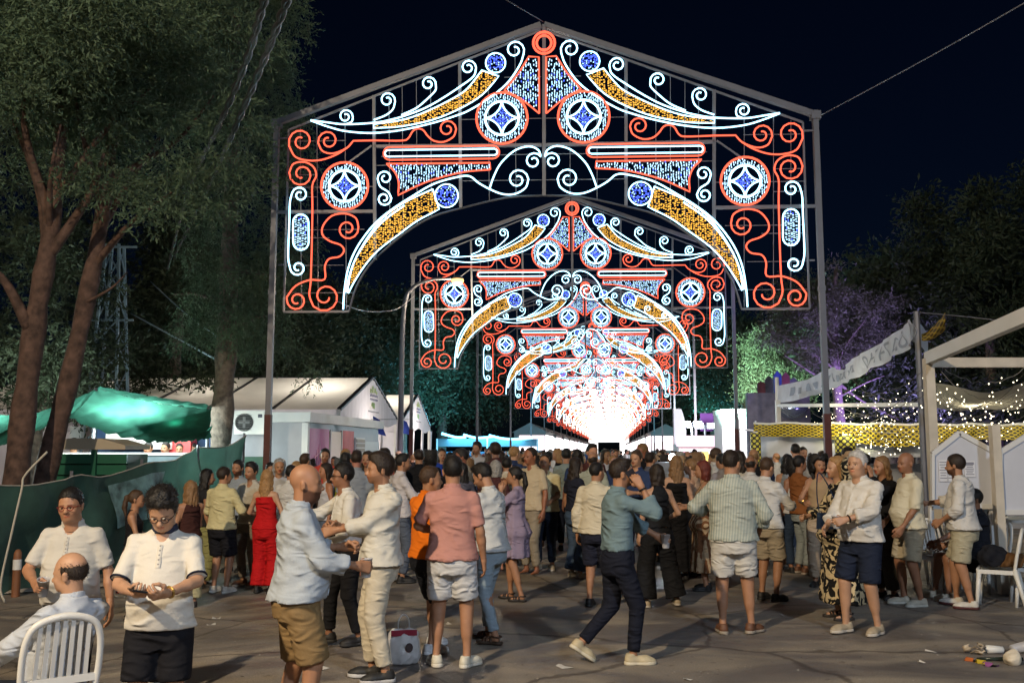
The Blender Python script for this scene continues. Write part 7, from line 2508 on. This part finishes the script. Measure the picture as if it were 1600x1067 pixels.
# ---------------- bar staff under the tarpaulin
for px, D, yaw, c, lab in ((232, 24.2, 185, (.55, .03, .03), 'bar worker in a red shirt under the tarpaulin'), (259, 24.4, 190, (.75, .75, .75), 'bar worker in white standing left of two others'), (281, 24.6, 170, (.75, .75, .75), 'bar worker in white in the middle of the bar'), (302, 24.8, 195, (.75, .75, .75), 'bar worker in white at the right end of the bar'), (115, 24.0, 180, (.7, .7, .7), 'bar worker behind the green kiosk')):
    who(px, 0, {232: 690, 259: 690, 281: 692, 302: 692, 115: 684}[px], yaw, lab, D=D, headres=.012, res=.036, top=dict(kind='tee', color=c, sleeve=.8, collar=False), bottom=pants(NAVY), hairs='short', hc='black')

# ---------------- the dense crowd: a dozen people repeated
protos = []
pc = [dict(hairs='short', hc='black', top=shirt()), dict(hairs='fade', hc='dark', beard=1, top=polo()), dict(hairs='ring', hc='grey', w=1.1, belly=.04, top=shirt()), dict(hairs='receding', hc='dark', w=1.08, top=polo()), dict(hairs='quiff', hc='dark', top=shirt(), beard=2),
      dict(female=True, hairs='long', hc='dark', top=dict(kind='tank', sleeve=0, collar=False)), dict(female=True, hairs='verylong', hc='brown', top=dict(kind='tee', sleeve=.7, collar=False)), dict(female=True, hairs='bob', hc='black', top=dict(kind='blouse', sleeve=1.5, collar=False)),
      dict(female=True, hairs='pony', hc='dark', top=dict(kind='tank', sleeve=0, collar=False)), dict(female=True, hairs='curly', hc='dark', top=dict(kind='tee', sleeve=.7, collar=False)), dict(hairs='short', hc='brown', top=shirt(), lh=(-.1, .34, 1.15), lhp='grip'), dict(female=True, hairs='long', hc='blond', top=dict(kind='tee', sleeve=.6, collar=False), rh=(.1, .3, 1.2))]
for k, kw in enumerate(pc):
    i = person((0, 0, 0), 0, 1.75 if not kw.get('female') else 1.66, None, None, seed=100 + k, headres=.010, res=.032, bottom=pants(NAVY), **kw)
    protos.append(i['root'])
    KIDS[i['root'].name] = list(i['root'].children)
    for c in i['root'].children: KIDS[c.name] = list(c.children)
for k in list(KIDS):
    if not KIDS[k] and k not in ('',): KIDS[k] = []


def copy_fast(o, parent=None):
    c = o.copy(); COL.objects.link(c)
    if parent is not None: c.parent = parent
    for ch in KIDS.get(o.name, []): copy_fast(ch, c)
    return c


pal = [(WHITE, 'white'), (WHITE, 'white'), ((.5, .5, .52), 'pale grey'), ((.02, .025, .05), 'dark navy'), (BLACK, 'black'), (BLACK, 'black'), ((.25, .28, .32), 'grey blue'), ((.42, .36, .26), 'beige'), ((.08, .03, .03), 'maroon'), ((.35, .42, .5), 'light blue'), ((.03, .05, .12), 'navy blue'), ((.45, .12, .1), 'coral'), ((.1, .16, .12), 'dark green'), ((.55, .45, .3), 'sand coloured')]
USED = {}
hcs = ['black', 'black', 'dark', 'dark', 'dark', 'brown', 'brown', 'fair', 'grey', 'blond']
rc = random.Random(77)
placed = [(x, y) for x, y, _ in PEOPLE]
n_, tries, first = 0, 0, set()
while n_ < 222 and tries < 20000:
    tries += 1
    D = 13.4 + 62 * rc.random() ** 1.8
    xl = (at(430, 703, D).x if D < 20 else max(at(470 + (D - 20) * 5, 703, D).x, -4.9))
    xr = at(1330, 703, D).x if D < 17 else 5.2 + .1065 * (D - 18) * 1.0 if D > 24 else 6.6
    x = rc.uniform(xl, xr)
    r_ = .47 if D < 30 else .6
    if any((x - a) ** 2 + (D - b) ** 2 < r_ * r_ for a, b in placed): continue
    # keep the lens of the spotlight and the posts free
    if any((x - a) ** 2 + (D - b) ** 2 < .16 for a, b in [(AX1 + .1065 * (d - D1) + s_ * EX, d) for d in ARCHD[:6] for s_ in (-1, 1)]): continue
    placed.append((x, D))
    k = rc.randrange(len(protos))
    o = protos[k] if k not in first else copy_fast(protos[k])
    first.add(k)
    s_ = rc.uniform(.92, 1.06)
    o.location = (x, D, gz(x)); o.scale = (s_, s_, s_)
    yaw = rc.choice([0, 0, 0, 20, 340, 180, 90, 270, 200, 150]) + rc.uniform(-30, 30)
    o.rotation_euler = (0, 0, -radians(yaw))
    sk = SK[rc.choice(['tan', 'tan', 'light', 'brown', 'light'])]
    o.color = (*[q * rc.uniform(.85, 1.1) for q in sk], 1)
    tc_, tn_ = rc.choice(pal); hn_ = rc.choice(hcs); hc_ = HC_[hn_]
    px_ = CX + F * x / D
    zone = 'near the marquees' if px_ < 640 else 'left of centre' if px_ < 820 else 'mid avenue' if px_ < 980 else 'right of centre' if px_ < 1150 else 'by the right stalls'
    row = 'front row' if D < 17 else 'second rows' if D < 22 else 'middle rows' if D < 30 else 'far rows' if D < 45 else 'farthest rows'
    gar = [c.name.split('.')[0] for c in o.children if c.name.split('.')[0] not in ('hair', 'trousers')] if False else None
    lab_ = '%s haired person in %s, %s of the crowd, %s' % ({'dark': 'dark brown', 'brown': 'brown', 'fair': 'fair'}.get(hn_, hn_), tn_, row, zone)
    props(o, lab_, 'person', 'dense crowd under the arches')
    ch = [c for c in COL.objects[-12:] if c.parent == o] if False else [c for c in KIDS.get(o.name, [])] or [c for c in o.children]
    for c in ch:
        nm = c.name.split('.')[0]
        if nm == 'hair': c.color = (*hc_, 1)
        elif nm in ('trousers',): c.color = (*rc.choice([NAVY, BLACK, (.1, .13, .18), (.3, .25, .18)]), 1)
        else:
            c.color = (*tc_, 1)
            for g2 in c.children: g2.color = (*tc_, 1)
    n_ += 1
print('crowd', n_, tries)
for k, p in enumerate(protos):
    if k not in first:
        for c in list(p.children_recursive): bpy.data.objects.remove(c)
        bpy.data.objects.remove(p)
# prototype leg geometry below the chest line is hidden in the crowd but kept: the people are whole
